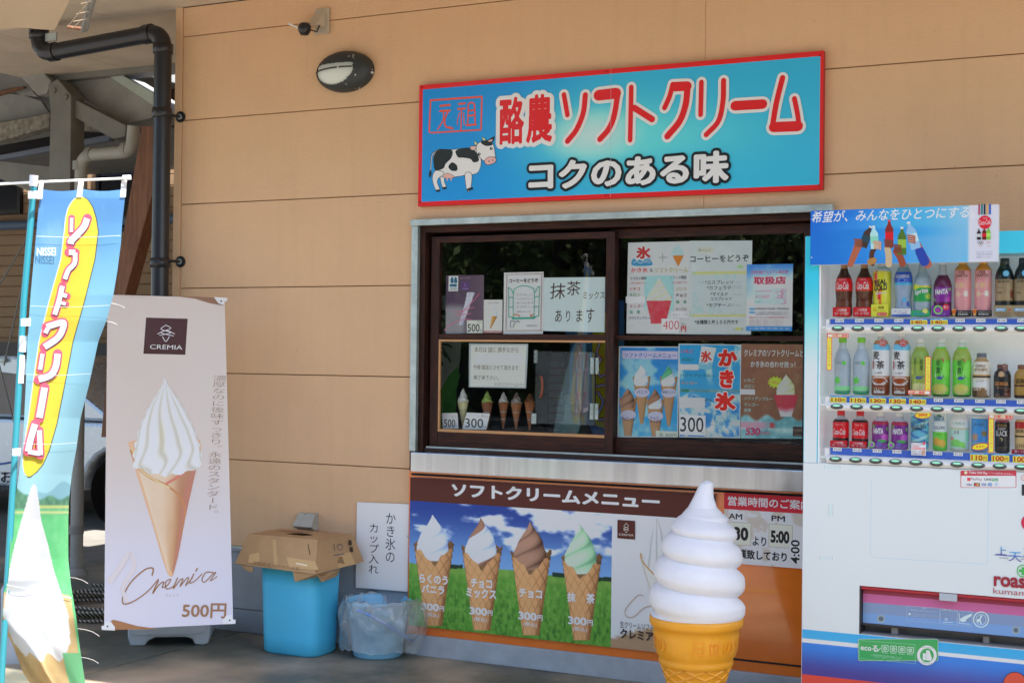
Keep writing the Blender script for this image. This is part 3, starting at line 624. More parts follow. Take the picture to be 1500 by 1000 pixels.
# woodland across the car park (seen only in the window glass)
mb = MB(); R2 = np.random.RandomState(3)
for k in range(60000):
    x = R2.uniform(-16, 13); y = -19-R2.uniform(0, 4)+1.5*math.sin(x*.7); h = 8.5+2.0*math.sin(x*.55)+1.3*math.sin(x*1.9); z = h*R2.uniform(.03, 1)**.8; s = R2.uniform(.05, .16); a = R2.randn(3); a /= np.linalg.norm(a); b = np.cross(a, R2.randn(3)); b /= np.linalg.norm(b); c3 = np.cross(a, b)
    p = np.array([x, y+.8*math.sin(x*3+z*2), z]); mb.add([p-a*s, p+b*s*.5, p+a*s, p-b*s*.5], [(0, 1, 2, 3)])
M['leaf'] = mat('leaf_green', (.055, .09, .022), .6, noise=.0, col2=(.13, .18, .04), nscale=1.2)
me = bpy.data.meshes.new('woodland'); me.from_pydata(mb.v, [], mb.f); me.materials.append(M['leaf']); o = bpy.data.objects.new('woodland', me); COL.objects.link(o); tag(o, 'dark green woodland across the car park', 'woodland', None, 'stuff')
mb = MB()
for k in range(14): x = -15+k*2.1+R2.uniform(-.5, .5); y = -21+R2.uniform(-1, 1); mb.tube([(x, y, 0), (x+.2, y, 4), (x+.3, y, 8)], [.2, .15, .05], 8)
mb.box(-18, 15, -25, -24.5, 0, 6)
o = mb.build('woodland_trunks', mat('bark_dark', (.03, .026, .02), .9), None); tag(o, 'dark trunks and bank behind the woodland leaves', 'woodland', None, 'stuff')
# ================================================================ sign over the window
RED = (186, 34, 36); INK = (30, 34, 40); WHT = (214, 218, 226)
ys = -.034
sg = empty('shop_sign', tuple(at_y(910, 300, ys)), 'large blue soft cream sign with red border and a dairy cow above the window', 'sign')
a = at_y(614.4, 125.2, ys); b = at_y(1204.6, 277.6, ys)
MB().box(a[0], b[0], ys, -.001, b[2], a[2]).build('board', mat('sign_edge', C(150, 34, 34), .5), sg, bevel=.002)
A = Art(wallplane(ys), .0004)
A.rect(614.4, 125.2, 1204.6, 277.6, RED); A.tf = (600, 70, 4.168)
def skyf(S, T):
    base = mixc((28, 120, 186), (52, 160, 206), ss(.1, .6, S)*.8+.2*T); g = np.exp(-(((S-.46)/.17)**2+((T-.50)/.30)**2)); g2 = np.exp(-(((S-.66)/.22)**2+((T-.55)/.25)**2))
    c = mixc(base, (92, 190, 212), np.clip(g+g2*.7, 0, 1)*.85); return mixc(c, (206, 208, 206), np.clip(g*1.5-.72, 0, 1)*.8), None
tl = (619.5, 131.5); br = (1200, 270.5)
qa = at_y(*tl, ys); qb = at_y(*br, ys)
A.local = True; A.quad([(qa[0], qa[2]), (qb[0], qa[2]), (qb[0], qb[2]), (qa[0], qb[2])], 70, 20, skyf); A.local = False
seal = (196, 72, 48)
A.stroke([(128, 322), (440, 300)], 12, seal, False); A.stroke([(128, 322), (120, 515)], 11, seal, False); A.stroke([(130, 520), (430, 502)], 10, seal, False); A.stroke([(442, 300), (436, 500)], 11, seal, False)
for p, w in (([(188, 356), (246, 350)], 13), ([(186, 388), (246, 384)], 13), ([(208, 392), (206, 440), (172, 500)], 9), ([(236, 388), (215, 440), (222, 482), (262, 494)], 11), ([(262, 494), (240, 488)], 14),
             ([(300, 345), (338, 340)], 12), ([(296, 375), (340, 371)], 12), ([(317, 375), (314, 505)], 9), ([(304, 400), (294, 440), (292, 470)], 6), ([(330, 398), (334, 470)], 6), ([(358, 365), (356, 472)], 9), ([(358, 362), (362, 342), (380, 336), (394, 345), (398, 372), (400, 470)], 10), ([(360, 385), (396, 382)], 11), ([(360, 416), (396, 413)], 11), ([(348, 474), (405, 470)], 12)):
    A.stroke(p, w, seal)
# cow
K_ = (36, 40, 40)
def shp(pts, col, ow=3.2, oc=K_):
    P = crom(pts, 5, True); A.poly(P, col); A.stroke(P+[P[0]], ow, oc, False, False)
W_ = (212, 218, 218)
A.stroke([(160, 636), (140, 648), (132, 690), (128, 758)], 9, K_); A.stroke([(160, 637), (141, 650), (133, 690), (129, 750)], 4, W_); A.spline([(129, 748), (118, 770), (124, 796), (136, 768)], K_)
shp([(196, 770), (188, 800), (204, 856), (226, 856), (212, 810), (222, 780)], W_); shp([(352, 770), (374, 770), (372, 858), (352, 868)], W_)
shp([(150, 650), (175, 622), (260, 622), (380, 612), (420, 640), (438, 690), (430, 740), (405, 770), (345, 778), (270, 790), (205, 790), (165, 760), (148, 700)], W_)
shp([(160, 750), (140, 800), (162, 872), (186, 868), (170, 810), (212, 766)], W_); shp([(340, 770), (350, 868), (372, 866), (380, 772)], W_)
A.poly(crom([(152, 655), (176, 624), (258, 626), (256, 672), (222, 708), (206, 738), (158, 748), (148, 700)], 5, True), K_); A.spline([(286, 626), (374, 614), (408, 640), (424, 688), (392, 700), (372, 680), (330, 672), (296, 668)], K_)
A.spline([(240, 720), (262, 700), (290, 720), (290, 750), (262, 752), (242, 738)], K_)
shp([(206, 786), (232, 766), (276, 788), (256, 796), (226, 798)], (206, 150, 140), 2); [A.stroke([(x, 796), (x+1, 808)], 9, (206, 150, 140), False) for x in (230, 254)]
shp([(370, 606), (392, 600), (410, 606), (398, 624), (378, 624)], (206, 158, 148), 2.5); shp([(398, 570), (412, 584), (408, 596), (400, 590)], (206, 200, 120), 2); shp([(444, 546), (460, 556), (466, 570), (452, 566)], (206, 200, 120), 2)
shp([(412, 596), (440, 572), (480, 570), (512, 592), (522, 640), (522, 676), (480, 700), (452, 690), (430, 670), (410, 640)], W_)
A.spline([(436, 578), (472, 566), (508, 590), (488, 600), (460, 598)], K_); A.spline([(470, 572), (518, 542), (512, 572), (494, 584)], K_); A.spline([(480, 570), (506, 560), (500, 574)], (206, 158, 148))
shp([(460, 690), (480, 670), (515, 668), (530, 682), (518, 704), (480, 716), (462, 706)], (208, 150, 146), 3)
for x, y in ((426, 650), (500, 616)): A.circ(x, y, 9, K_); A.circ(x+2, y-2, 3, W_)
A.circ(486, 694, 3, K_, 5); A.circ(510, 688, 3, K_, 5)
for x0, x1, y0 in ((164, 186, 868), (352, 372, 862), (203, 226, 852), (360, 388, 856)): A.poly([(x0, y0), (x1, y0-3), (x1+2, y0+10), (x0, y0+13)], K_)
# main words
def bigs(dw, col):
    A.tf = (600, 70, 4.168)
    for p, w in (([(944, 288), (966, 412)], 30), ([(1075, 290), (1062, 400), (1022, 500), (966, 572)], 34), ([(1156, 292), (1262, 280)], 66), ([(1272, 290), (1250, 420), (1216, 500), (1164, 560)], 36)): A.stroke(p, w+dw, col)
    A.tf = (900, 70, 4.166)
    for p, w in (([(105, 242), (98, 565)], 30), ([(122, 368), (232, 438)], 38), ([(358, 226), (338, 300), (308, 368)], 32), ([(366, 240), (446, 236)], 58), ([(448, 246), (436, 350), (400, 450), (325, 542)], 40), ([(533, 212), (528, 410)], 30), ([(668, 202), (664, 330), (636, 450), (562, 532)], 32), ([(738, 356), (906, 346)], 58), ([(1028, 186), (990, 340), (968, 470)], 34), ([(974, 486), (1122, 480)], 62), ([(1100, 312), (1118, 400), (1128, 470)], 30)): A.stroke(p, w+dw, col)
bigs(38, (214, 214, 214))
A.tf = (600, 70, 4.168)
for ch, bx in (('酪', (552, 308, 700, 586)), ('農', (716, 292, 872, 577))): A.text(ch, *bx, RED, .03, outline=[((214, 214, 214), .085)], cor=True)
bigs(0, RED)
A.tf = (0, 0, 1)
A.text('コクのある味', 775, 236.5, 1068, 267.5, (216, 218, 216), .045, outline=[((30, 34, 38), .07)], cor=True)
A.stroke([(895.6, 101.5), (895, 289)], .4, (150, 160, 170), False)
for q in ((618.5, 128.5), (1201.5, 82), (889, 105.5), (888, 286), (615, 296), (1200, 272)): A.circ(*q, 1.5, (140, 24, 26))
A.build('print', M['print_sign'], sg)
# ================================================================ wall fittings
LY = -.001; c = at_y(501.5, 104, -.04); kx = abs(at_y(542, 104, -.04)[0]-at_y(461, 104, -.04)[0])/2; kz = abs(at_y(501, 74, -.04)[2]-at_y(501, 134, -.04)[2])/2
lamp = empty('wall_lamp', (c[0], 0, c[2]), 'oval black bulkhead lamp with flaking paint high on the tan wall', 'wall lamp')
def dome(f, sc, dep, nu=72, nv=30):
    mb = MB(); vs = []; fs = []
    for j in range(nv+1):
        ph = math.pi/2*j/nv
        for i in range(nu): th = 2*math.pi*i/nu; vs.append((c[0]+kx*sc*math.cos(th)*math.cos(ph), LY-dep*math.sin(ph)-.012, c[2]+kz*sc*math.sin(th)*math.cos(ph)))
    for j in range(nv):
        for i in range(nu):
            q = [j*nu+i, j*nu+(i+1) % nu, (j+1)*nu+(i+1) % nu, (j+1)*nu+i]; m = np.mean([vs[k] for k in q], 0); u = (m[0]-c[0])/kx; v = (m[2]-c[2])/kz
            if f(u, v): fs.append(q)
    return mb.add(vs, fs, True)
opn = lambda u, v: (v < .30 and ((u+.20)/.74)**2+((v-.1)/.80)**2 < 1)
M['lampblack'] = mat('flaking_black_paint', C(40, 44, 46), .5); nt = M['lampblack'].node_tree; b_ = nt.nodes['Principled BSDF']; tn = nt.nodes.new('ShaderNodeTexNoise'); tn.inputs['Scale'].default_value = 38; tn.inputs['Detail'].default_value = 3; cr = nt.nodes.new('ShaderNodeValToRGB'); cr.color_ramp.elements[0].position = .655; cr.color_ramp.elements[1].position = .68; cr.color_ramp.elements[0].color = (*C(38, 43, 45), 1); cr.color_ramp.elements[1].color = (*C(176, 180, 180), 1)
tc = nt.nodes.new('ShaderNodeTexCoord'); nt.links.new(tc.outputs['Object'], tn.inputs[0]); nt.links.new(tn.outputs[0], cr.inputs[0]); nt.links.new(cr.outputs[0], b_.inputs['Base Color'])
dome(lambda u, v: not opn(u, v), 1, .085).build('housing', M['lampblack'], lamp)
dome(lambda u, v: True, .97, .075).build('lens', mat('lamp_lens', C(176, 182, 176), .25, coat=.3), lamp)
mb = MB(); P_ = []
for k in range(13): u = -.93+1.44*k/12; v = .02+.06*math.sin((u+.9)*1.4); d = math.sqrt(max(0, 1-u*u-v*v)); P_.append((c[0]+kx*u, LY-.013-.084*d, c[2]+kz*v))
mb.tube(P_, .004, 6).build('guard_bar', M['lampblack'], lamp)
MB().tube([(c[0], -.014, c[2]), (c[0], 0, c[2])], 1, 40).v
mb = MB(); mb.prism([(c[0]+kx*math.cos(t), 0, c[2]+kz*math.sin(t)) for t in [2*math.pi*k/48 for k in range(48)]], (0, -.016, 0)); mb.build('base_rim', M['lampblack'], lamp)
# sensor box
c2 = at_y(470, 30, -.02); sn = empty('motion_sensor', (c2[0], 0, c2[2]), 'small grey wall bracket with black swivel sensor above the oval lamp', 'sensor')
def W3(px, py, y): return tuple(at_y(px, py, y))
a = at_y(459, 14, -.012); b = at_y(482, 49, -.012)
MB().box(a[0]+.01, b[0], -.014, 0, b[2], a[2]).build('plate', mat('grey_cover', C(150, 140, 124), .5, noise=.12, nscale=20), sn, bevel=.006)
MB().add([(a[0]+.012, -.015, a[2]-.02), (b[0]-.02, -.015, a[2]-.01), (b[0]-.02, -.015, b[2]+.035), (a[0]+.012, -.015, b[2]+.035), (a[0]+.0, -.075, b[2]+.035), (b[0]-.035, -.075, b[2]+.035)], [(0, 1, 5, 4), (1, 2, 5), (0, 4, 3), (3, 4, 5, 2), (0, 3, 2, 1)]).build('hood', mat('grey_hood', C(160, 150, 134), .5), sn, bevel=.003)
hd = at_y(446, 43, -.08); MB().lathe([(0, -.032), (.02, -.03), (.032, -.01), (.034, .012), (.022, .03), (0, .034)], tuple(hd), 18).build('sensor_head', M['black'], sn)
MB().tube([W3(468, 38, -.05), W3(464, 47, -.07), W3(455, 44, -.08)], .004, 6).build('cable', M['rubber'], sn); MB().tube([W3(437, 41, -.08), W3(423, 35, -.09)], .005, 6).build('pivot_rod', M['white'], sn)
# outdoor socket
a = at_y(434, 750, -.03); b = at_y(462, 777, -.03); so = empty('outdoor_socket', ((a[0]+b[0])/2, 0, b[2]), 'small grey weatherproof socket cover on the wall above the cardboard box', 'socket')
MB().add([(a[0]+.02, 0, a[2]), (b[0], 0, a[2]), (b[0], 0, b[2]), (a[0]+.02, 0, b[2]), (a[0]+.012, -.03, a[2]-.004), (b[0]-.006, -.03, a[2]-.004), (b[0]-.006, -.065, b[2]+.02), (a[0]+.0, -.065, b[2]+.02), (a[0]+.01, -.03, b[2]), (b[0]-.006, -.03, b[2])], [(0, 1, 5, 4), (4, 5, 6, 7), (7, 6, 9, 8), (8, 9, 2, 3), (1, 2, 9, 6, 5), (0, 4, 7, 8, 3), (0, 3, 2, 1)]).build('cover', mat('aged_cover', C(140, 138, 128), .5, noise=.1, nscale=20), so, bevel=.003)
A = Art(wallplane(-.0305), .001); A.circ(447, 753, 1.2, (50, 50, 50)); A.build('screw', M['print'], so)
# handwritten notice beside the bins
A = Art(wallplane(-.016), .0002); A.poly([(523, 735), (599, 738), (597, 866), (521, 860)], (204, 212, 222))
A.vtext('かき氷の', 565, 749, 579, 825, INK, .006); A.vtext('カップ入れ', 540.5, 765, 554.5, 841, INK, .006)
o = A.build('paper_notice', M['paper']); tag(o, 'white handwritten paper notice taped low on the wall beside the menu board', 'notice')
# ================================================================ menu board
ym = -.042; a = at_y(601, 700, ym); b = at_y(1064, 952, ym)
menu = empty('menu_board', tuple(at_y(800, 940, ym)), 'soft cream menu board with four cones on a grass field picture under the counter', 'menu board')
top = at_y(601, 698.5, ym)[2]; bot = at_y(601, 915, ym)[2]; xR_ = at_y(1048, 800, ym)[0]
MB().box(a[0], xR_, ym, -.031, bot, top).build('board', M['white'], menu, bevel=.001)
A = Art(wallplane(ym), .0003); A.tf = (590, 680, 3.572)
pa = (a[0], top); pz = at_y(590+36/3.572, 680+188/3.572, ym)[2]; pxr = at_y(590+1092/3.572, 850, ym)[0]
BRN = (76, 38, 32)
A.local = True; A.raw([(a[0], pz), (xR_, pz), (xR_, top), (a[0], top)], [(0, 1, 2, 3)], C(BRN))
def field(S, T):
    hz = .50+.012*np.sin(S*9); n = fbm(S*7, T*9, 3); n2 = fbm(S*60, T*30, 9, 3)
    skyc = mixc((38, 60, 128), (104, 146, 192), ss(0, .5, T)); cl = ss(.50, .64, n+.22*np.exp(-((S-.02)/.14)**2)*(T < .3)+.24*np.exp(-((S-.9)/.25)**2)*np.exp(-((T-.08)/.12)**2)+.12*np.exp(-((S-.45)/.18)**2)*np.exp(-((T-.1)/.1)**2)-.08-.35*ss(.25, .5, T))
    skyc = mixc(skyc, (196, 206, 222), cl); gr = mixc((62, 118, 40), (118, 164, 72), n2*(1-.2*T)); st = fbm(S*120, T*26, 5, 2); gr = mixc(gr, (24, 64, 24), ss(.5, .8, st)*.5*ss(.5, .9, T)); gr = mixc(gr, (120, 150, 70), ss(.06, 0, np.abs(T-hz-.03))*.5)
    c = mixc(skyc, gr, ss(hz-.006, hz+.006, T)); tr = (np.abs(T-hz+.012) < .016)*((S > .2)*(S < .28)+(S > .72)*(S < .8)+(S > .9)); return mixc(c, (22, 40, 24), tr*.9), None
A.quad([(a[0], pz), (pxr, pz), (pxr, bot), (a[0], bot)], 210, 150, field)
def crem(S, T):
    c = mixc((200, 204, 198), (186, 192, 192), T); w = .88+.05*np.sin(S*7+2); c = mixc(c, (150, 124, 96), ss(w, w+.01, T)); return c, None
A.quad([(pxr, pz), (xR_, pz), (xR_, bot), (pxr, bot)], 40, 50, crem); A.local = False
A.text('ソフトクリームメニュー', 256, 95, 1345, 234, WHT, .045, cor=True)
def cone(A, cx, lip, hw, top_, bot_, kind, seed):
    """cone picture: centre x, lip y, half width, swirl tip y, cone tip y"""
    A.quad([(cx-hw, lip-.28*hw*1.1), (cx+hw, lip-.28*hw*1.1), (cx+hw, bot_), (cx-hw, bot_)], 44, 90, lambda S, T: (waffle_fn(.62, tip=.36, seed=seed)(S, T)[0], ((np.abs((S-.5)/(.5-.32*T)) < 1)*(T > .02+.03*np.sin(S*20+seed)**2+.10*np.abs(S-.5)*0)).astype(float)))
    A.quad([(cx-hw*.80, top_), (cx+hw*.74, top_), (cx+hw*.74, lip+hw*.72), (cx-hw*.80, lip+hw*.72)], 50, 80, swirl_fn(kind, 2.6, seed))
    A.quad([(cx-hw*.93, lip+hw*.10), (cx+hw*.93, lip+hw*.10), (cx+hw*.93-.5*(bot_-lip)*.28, bot_), (cx-hw*.93+.5*(bot_-lip)*.28, bot_)], 50, 100, lambda S, T: (waffle_fn(1, tip=.72, seed=seed)(S, T)[0], ((T > .015+.20*np.exp(-((S-.5)/.24)**2)+.02*np.sin(S*24+seed))*(np.abs(S-.5) < .495)).astype(float)))
for cx_, lip, top_, bt, kd, sd_ in ((163, 424, 262, 843, 'w', 1), (415, 446, 280, 866, 'x', 2.2), (672, 470, 299, 892, 'c', 3.1), (937, 492, 315, 918, 'm', 4)): cone(A, cx_, lip, 112, top_, bt, kd, sd_)
for ls, pr in (((('らくのう', 87, 578, 236, 619), ('バニラ', 100, 632, 218, 670)), (97, 724, 190, 764, 217, 124, 188)), ((('チョコ', 357, 600, 468, 641), ('ミックス', 333, 650, 490, 694)), (350, 746, 443, 787, 471, 374, 440)), ((('チョコ', 610, 652, 730, 692),), (606, 770, 702, 813, 733, 634, 702)), ((('抹', 862, 670, 906, 714), ('茶', 962, 676, 1006, 722)), (866, 795, 964, 838, 996, 892, 964))):
    for t, x0, y0, x1, y1 in ls: A.text(t, x0, y0-3, x1, y1+5, (226, 230, 238), .04)
    x0, y0, x1, y1, x2, x3, x4 = pr; A.text('300', x0, y0, x1, y1, (220, 226, 236), .045); A.text('円', x1+3, y0+16, x2, y1+3, (220, 226, 236), .03); A.text('(税込)', x3, y1+10, x4, y1+36, (214, 220, 230), .015)
A.tf = (880, 680, 3.126)
A.rect(78, 252, 158, 342, BRN); A.text('CREMIA', 84, 316, 152, 326, (190, 182, 176), .0)
for p in ([(118, 268), (108, 282), (128, 292), (106, 300)], [(118, 268), (128, 282), (106, 292), (130, 300)], [(112, 302), (118, 310), (124, 302)]): A.stroke(p, 2, (196, 186, 180))
A.quad([(186, 232), (330, 232), (330, 500), (186, 500)], 40, 70, lambda S, T: ((lambda b: mixc((130, 130, 120), (210, 214, 218), b))(.35+.65*np.abs(np.sin((S-.5)/(.15+.5*T)*7))), (np.abs(S-.5) < .5*np.clip(T*1.1, 0, 1)**1.1*(1-.25*ss(.75, 1, T))).astype(float)))
A.poly([(184, 410), (196, 450), (230, 492), (260, 505), (330, 470), (330, 690), (262, 690)], (200, 196, 184)); A.stroke([(184, 408), (194, 445), (250, 508)], 7, (176, 140, 84)); A.stroke([(186, 430), (250, 640)], 3, (180, 168, 140))
A.stroke([(195, 600), (175, 596), (140, 628), (114, 665), (118, 692), (150, 696), (200, 655), (240, 645)], 3, (150, 124, 100))
A.text('生クリームソフト', 90, 722, 242, 752, (60, 50, 48), .0); A.text('クレミア', 90, 756, 242, 800, (50, 42, 42), .03)
A.build('print', M['print'], menu)
for q in ((590+548/3.572, 697.3), (590+1025/3.572, 704.3), (598, 785)):
    d = at_y(*q, -.03); MB().lathe([(0, -.0), (.005, 0)], (0, 0, 0), 8); MB().tube([d+np.array([0, -.004, 0]), d], .005, 8).build('screw', M['alu'], shop)
# opening hours sign, part loose
yh = -.042; hs = empty('hours_sign', tuple(at_y(1110, 825, yh)), 'red and white opening hours sign with yellowed time cards beside the vending machine', 'sign')
a = at_y(1061, 721, yh); b = at_y(1200, 830, yh); bz = at_y(1061, 823.5, yh)[2]
MB().box(a[0], b[0], yh, -.031, bz, a[2]).build('board', M['white'], hs, bevel=.001)
A = Art(wallplane(yh), .0003); A.tf = (880, 680, 3.126); A.local = True; pz2 = at_y(1061, 745, yh)[2]
def aged(S, T): return mixc((196, 196, 200), (160, 140, 112), ss(.55, .75, fbm(S*9, T*6, 8)+.12*np.exp(-((T-.05)/.2)**2))*.5), None
A.quad([(a[0], pz2), (b[0], pz2), (b[0], bz), (a[0], bz)], 50, 40, aged); A.raw([(a[0], pz2), (b[0], pz2), (b[0], a[2]), (a[0], a[2])], [(0, 1, 2, 3)], C(176, 40, 52)); A.local = False
A.text('営業時間のご案内', 582, 143, 958, 209, (216, 216, 220), .02, cor=True)
A.text('AM', 586, 224, 648, 250, (40, 40, 46), .02); A.text('PM', 782, 234, 844, 260, (40, 40, 46), .02)
def card(x0, y0, x1, y1, t, tx): A.rect(x0-2, y0-2, x1+2, y1+2, (150, 140, 120)); A.rect(x0, y0, x1, y1, (196, 192, 176)); A.text(t, *tx, (36, 36, 40), .05)
card(578, 262, 686, 370, '7:30', (560, 284, 676, 346)); card(772, 272, 876, 382, '5:00', (778, 302, 864, 360))
A.text('より', 696, 330, 758, 372, (40, 40, 44), .02); A.text('営業致しており', 596, 392, 852, 436, (40, 38, 42), .03)
A.poly([(868, 345), (960, 360), (950, 470), (854, 450)], (206, 206, 206))
v, f = text_mesh('4:00', .02); v = np.stack([-v[:, 1], v[:, 0]], 1); q0 = A._q((870, 452)); q1 = A._q((912, 346)); lo = v.min(0); hi = v.max(0); A.raw((v-lo)/(hi-lo)*np.array([q1[0]-q0[0], q1[1]-q0[1]])+q0, f, C(30, 30, 34))
A.build('print', M['print'], hs)
# ================================================================ posters on the inside of the window glass
YG = Y1+.019; YG2 = Y2+.019
def poster(name, label, cat='poster', y=YG2, m='print_gloss', group=None):
    A = Art(wallplane(y), 0.0); A.st = -.00004 if False else .00004; A.meta = (name, label, cat, m, group); return A
def done(A, thick=.0012):
    n, l, c, m, g = A.meta; o = A.build(n, M[m]); tag(o, l, c, g); return o
# NB the prints are built just behind the pane; layers step towards the viewer
# left sash, upper pane
A = poster('poster', 'purple soft cream poster with a white 500 price card', y=YG); A.tf = (590, 310, 5)
def purp(S, T): return mixc(mixc((66, 48, 72), (108, 90, 100), S*.6+.2*T), (150, 150, 150), ss(.62, .40, S)*ss(.45, .6, T)*.75), None
A.quad([(317, 466), (595, 464), (592, 890), (313, 895)], 24, 34, purp)
A.quad([(405, 590), (530, 590), (530, 830), (405, 830)], 20, 34, lambda S, T: (mixc((140, 140, 160), (206, 208, 224), fbm(S*9, T*3, 2)), ((S < 1-.72*T)*(S > .52*(1-T)**.8+0*T)).astype(float)))
A.rect(336, 471, 405, 582, (190, 200, 204))
for x in (362, 388): A.spline([(x-11, 520), (x-10, 490), (x, 478), (x+9, 490), (x+10, 520)], (34, 92, 120))
A.rect(345, 530, 396, 548, (34, 92, 120)); A.text('NISSEI', 346, 551, 396, 562, (50, 90, 110)); A.stroke([(344, 570), (398, 569)], 5, (90, 100, 110), False)
A.rect(428, 512, 488, 574, (84, 56, 104)); A.stroke([(458, 522), (450, 535), (466, 540), (452, 548)], 2, (150, 120, 170)); A.text('CREMIA', 436, 560, 480, 567, (170, 150, 190)); A.text('CREAM THE SWEETS', 418, 480, 498, 492, (140, 120, 140))
for p in ([(300, 870), (360, 820), (440, 790), (505, 790)], [(380, 735), (430, 730), (470, 715), (520, 700)], [(390, 760), (450, 752), (500, 745)], [(560, 600), (520, 650), (470, 700), (420, 760)]): A.stroke(p, 5, (200, 96, 130))
A.rect(470, 795, 585, 890, (196, 198, 182)); A.text('500', 476, 822, 563, 878, INK, .008); A.text('税込', 548, 799, 578, 813, INK, -.01); A.text('円', 566, 862, 578, 882, INK, -.01)
done(A)
A = poster('poster', 'small pale poster of a slim cone right of the purple poster', y=YG); A.tf = (590, 310, 5)
A.rect(593, 645, 728, 889, (196, 190, 186)); A.rect(593, 872, 728, 889, (170, 110, 110))
A.quad([(650, 690), (694, 690), (694, 780), (650, 780)], 14, 18, swirl_fn('w', 2)); A.quad([(652, 765), (694, 765), (645, 855), (638, 855)], 10, 20, lambda S, T: (mixc((206, 160, 90), (140, 96, 50), S), None)); A.text('CREAM THE SWEETS', 622, 663, 706, 672, (120, 110, 120)); A.text('CREMIA BOX', 602, 876, 716, 884, (220, 200, 190)); A.text('クレミア', 600, 712, 640, 720, (140, 130, 140)); done(A)
A = poster('poster', 'white coffee poster with a green shutter window drawing and patterned border', y=YG, m='paper'); A.tf = (590, 310, 5)
A.poly([(742, 447), (1032, 440), (1027, 895), (736, 899)], (196, 202, 206)); A.poly([(748, 452), (1030, 446), (1024, 884), (742, 885)], (202, 204, 200))
for k in range(20): A.circ(757+k*14.2, 461-k*.35, 5, (118, 62, 50), 4, 6); A.circ(752+k*14, 871-k*.1, 5, (118, 62, 50), 4, 6)
for k in range(29): A.circ(764-k*.2, 474+k*13.6, 4, (118, 62, 50), 5, 6); A.circ(1019-k*.2, 468+k*14, 4, (118, 62, 50), 5, 6)
A.text('コーヒーをどうぞ', 783, 490, 992, 520, (60, 36, 40), .02)
G_ = (44, 140, 118)
A.stroke([(812, 785), (812, 598), (830, 560), (885, 543), (945, 556), (966, 590), (962, 778)], 5, G_); A.stroke([(806, 782), (968, 778)], 12, G_, False)
A.stroke([(779, 770), (777, 556), (796, 566), (810, 598)], 5, G_, False); A.stroke([(972, 594), (988, 556), (1004, 546), (998, 765), (966, 770)], 5, G_, False)
for y in (628, 700): A.stroke([(779, y), (810, y)], 5, G_, False); A.stroke([(968, y-4), (1000, y-6)], 5, G_, False)
A.stroke([(779, 770), (810, 775)], 5, G_, False)
for k, (t, y) in enumerate((('エスプレッソ', 601), ('マイルドエスプレッソ', 630), ('カフェラテ', 660), ('カプチーノ', 689))): A.text(t, 835, y, 960, y+16, (70, 60, 70), -.01, shear=.2); A.text('アイス', 812, y+1, 832, y+8, (90, 80, 90), -.02)
A.text('全種類１杯１５０円', 835, 727, 942, 736, (70, 60, 70)); A.stroke([(815, 758), (835, 752), (860, 766)], 7, (176, 96, 60)); A.stroke([(938, 752), (945, 768), (955, 750)], 6, (176, 96, 60))
A.stroke([(795, 850), (790, 812), (806, 800), (830, 808), (846, 800), (858, 812)], 4, (50, 56, 60)); A.stroke([(812, 848), (822, 815)], 4, (50, 56, 60)); A.circ(832, 842, 14, (206, 190, 180), 9); A.text('阿蘇農業協同組合', 910, 829, 990, 840, (80, 80, 84)); done(A)
A = poster('poster', 'white handwritten matcha mix paper in the left sliding window', y=YG, m='paper'); A.tf = (780, 310, 5)
A.poly([(80, 483), (533, 479), (528, 883), (78, 873)], (178, 194, 200)); Bk = (66, 48, 46)
for t, b_ in (('抹', (130, 522, 240, 640)), ('茶', (252, 508, 352, 612)), ('ミックス', (370, 585, 528, 640)), ('あ', (166, 718, 214, 808)), ('り', (246, 722, 276, 806)), ('ま', (322, 718, 364, 806)), ('す', (396, 706, 452, 812))): A.text(t, *b_, Bk, .004, shear=.06)
done(A)
A = poster('paper_notice', 'laminated handwritten closing notice hanging in the lower left pane', 'notice', y=YG); A.tf = (590, 490, 4.76)
A.poly([(462, 60), (875, 64), (860, 374), (460, 366)], (150, 158, 160)); A.poly([(474, 72), (862, 72), (848, 364), (470, 358)], (190, 192, 184))
A.rect(500, 130, 845, 205, (196, 196, 212))
for t, b_ in (('本日は 誠に 勝手ながら', (500, 86, 806, 124)), ('午時 閉店とさせて頂きます', (494, 212, 806, 246)), ('御了承下さい。', (494, 284, 668, 314)), ('らくのうソフトクリームコーナー', (640, 334, 846, 360))): A.text(t, *b_, (84, 72, 62), 0)
done(A)
# right sash, upper pane
A = poster('poster', 'white poster with a red parfait cup and 400 price'); A.tf = (900, 310, 5)
A.poly([(101, 227), (553, 216), (549, 898), (87, 891)], (192, 204, 212))
R3 = (176, 46, 50); A.text('氷', 160, 256, 266, 345, R3, .05)
A.spline([(134, 350), (150, 346), (165, 362), (185, 352), (205, 362), (232, 345), (255, 340), (271, 362), (270, 393), (134, 394)], (58, 134, 176)); A.stroke([(140, 375), (165, 366), (190, 378), (215, 368), (262, 372)], 4, (200, 214, 220)); A.stroke([(228, 362), (250, 350), (264, 362)], 4, (190, 210, 220))
A.stroke([(324, 336), (386, 334)], 3, (50, 50, 60), False); A.stroke([(354, 304), (354, 366)], 3, (50, 50, 60), False)
A.quad([(412, 240), (512, 238), (512, 326), (412, 328)], 20, 18, lambda S, T: (mixc((196, 210, 222), (150, 190, 220), np.abs(np.sin(T*11+S*2))), (np.abs(S-.5) < .5*np.clip(T*1.3+.1, 0, 1)).astype(float)))
A.poly([(426, 322), (509, 320), (468, 403)], (196, 116, 48))
A.text('かき氷', 122, 410, 246, 446, (190, 60, 60), .02); A.text('&', 258, 416, 284, 442, (90, 90, 96)); A.text('ソフトクリーム', 294, 408, 538, 446, (170, 160, 90), .02)
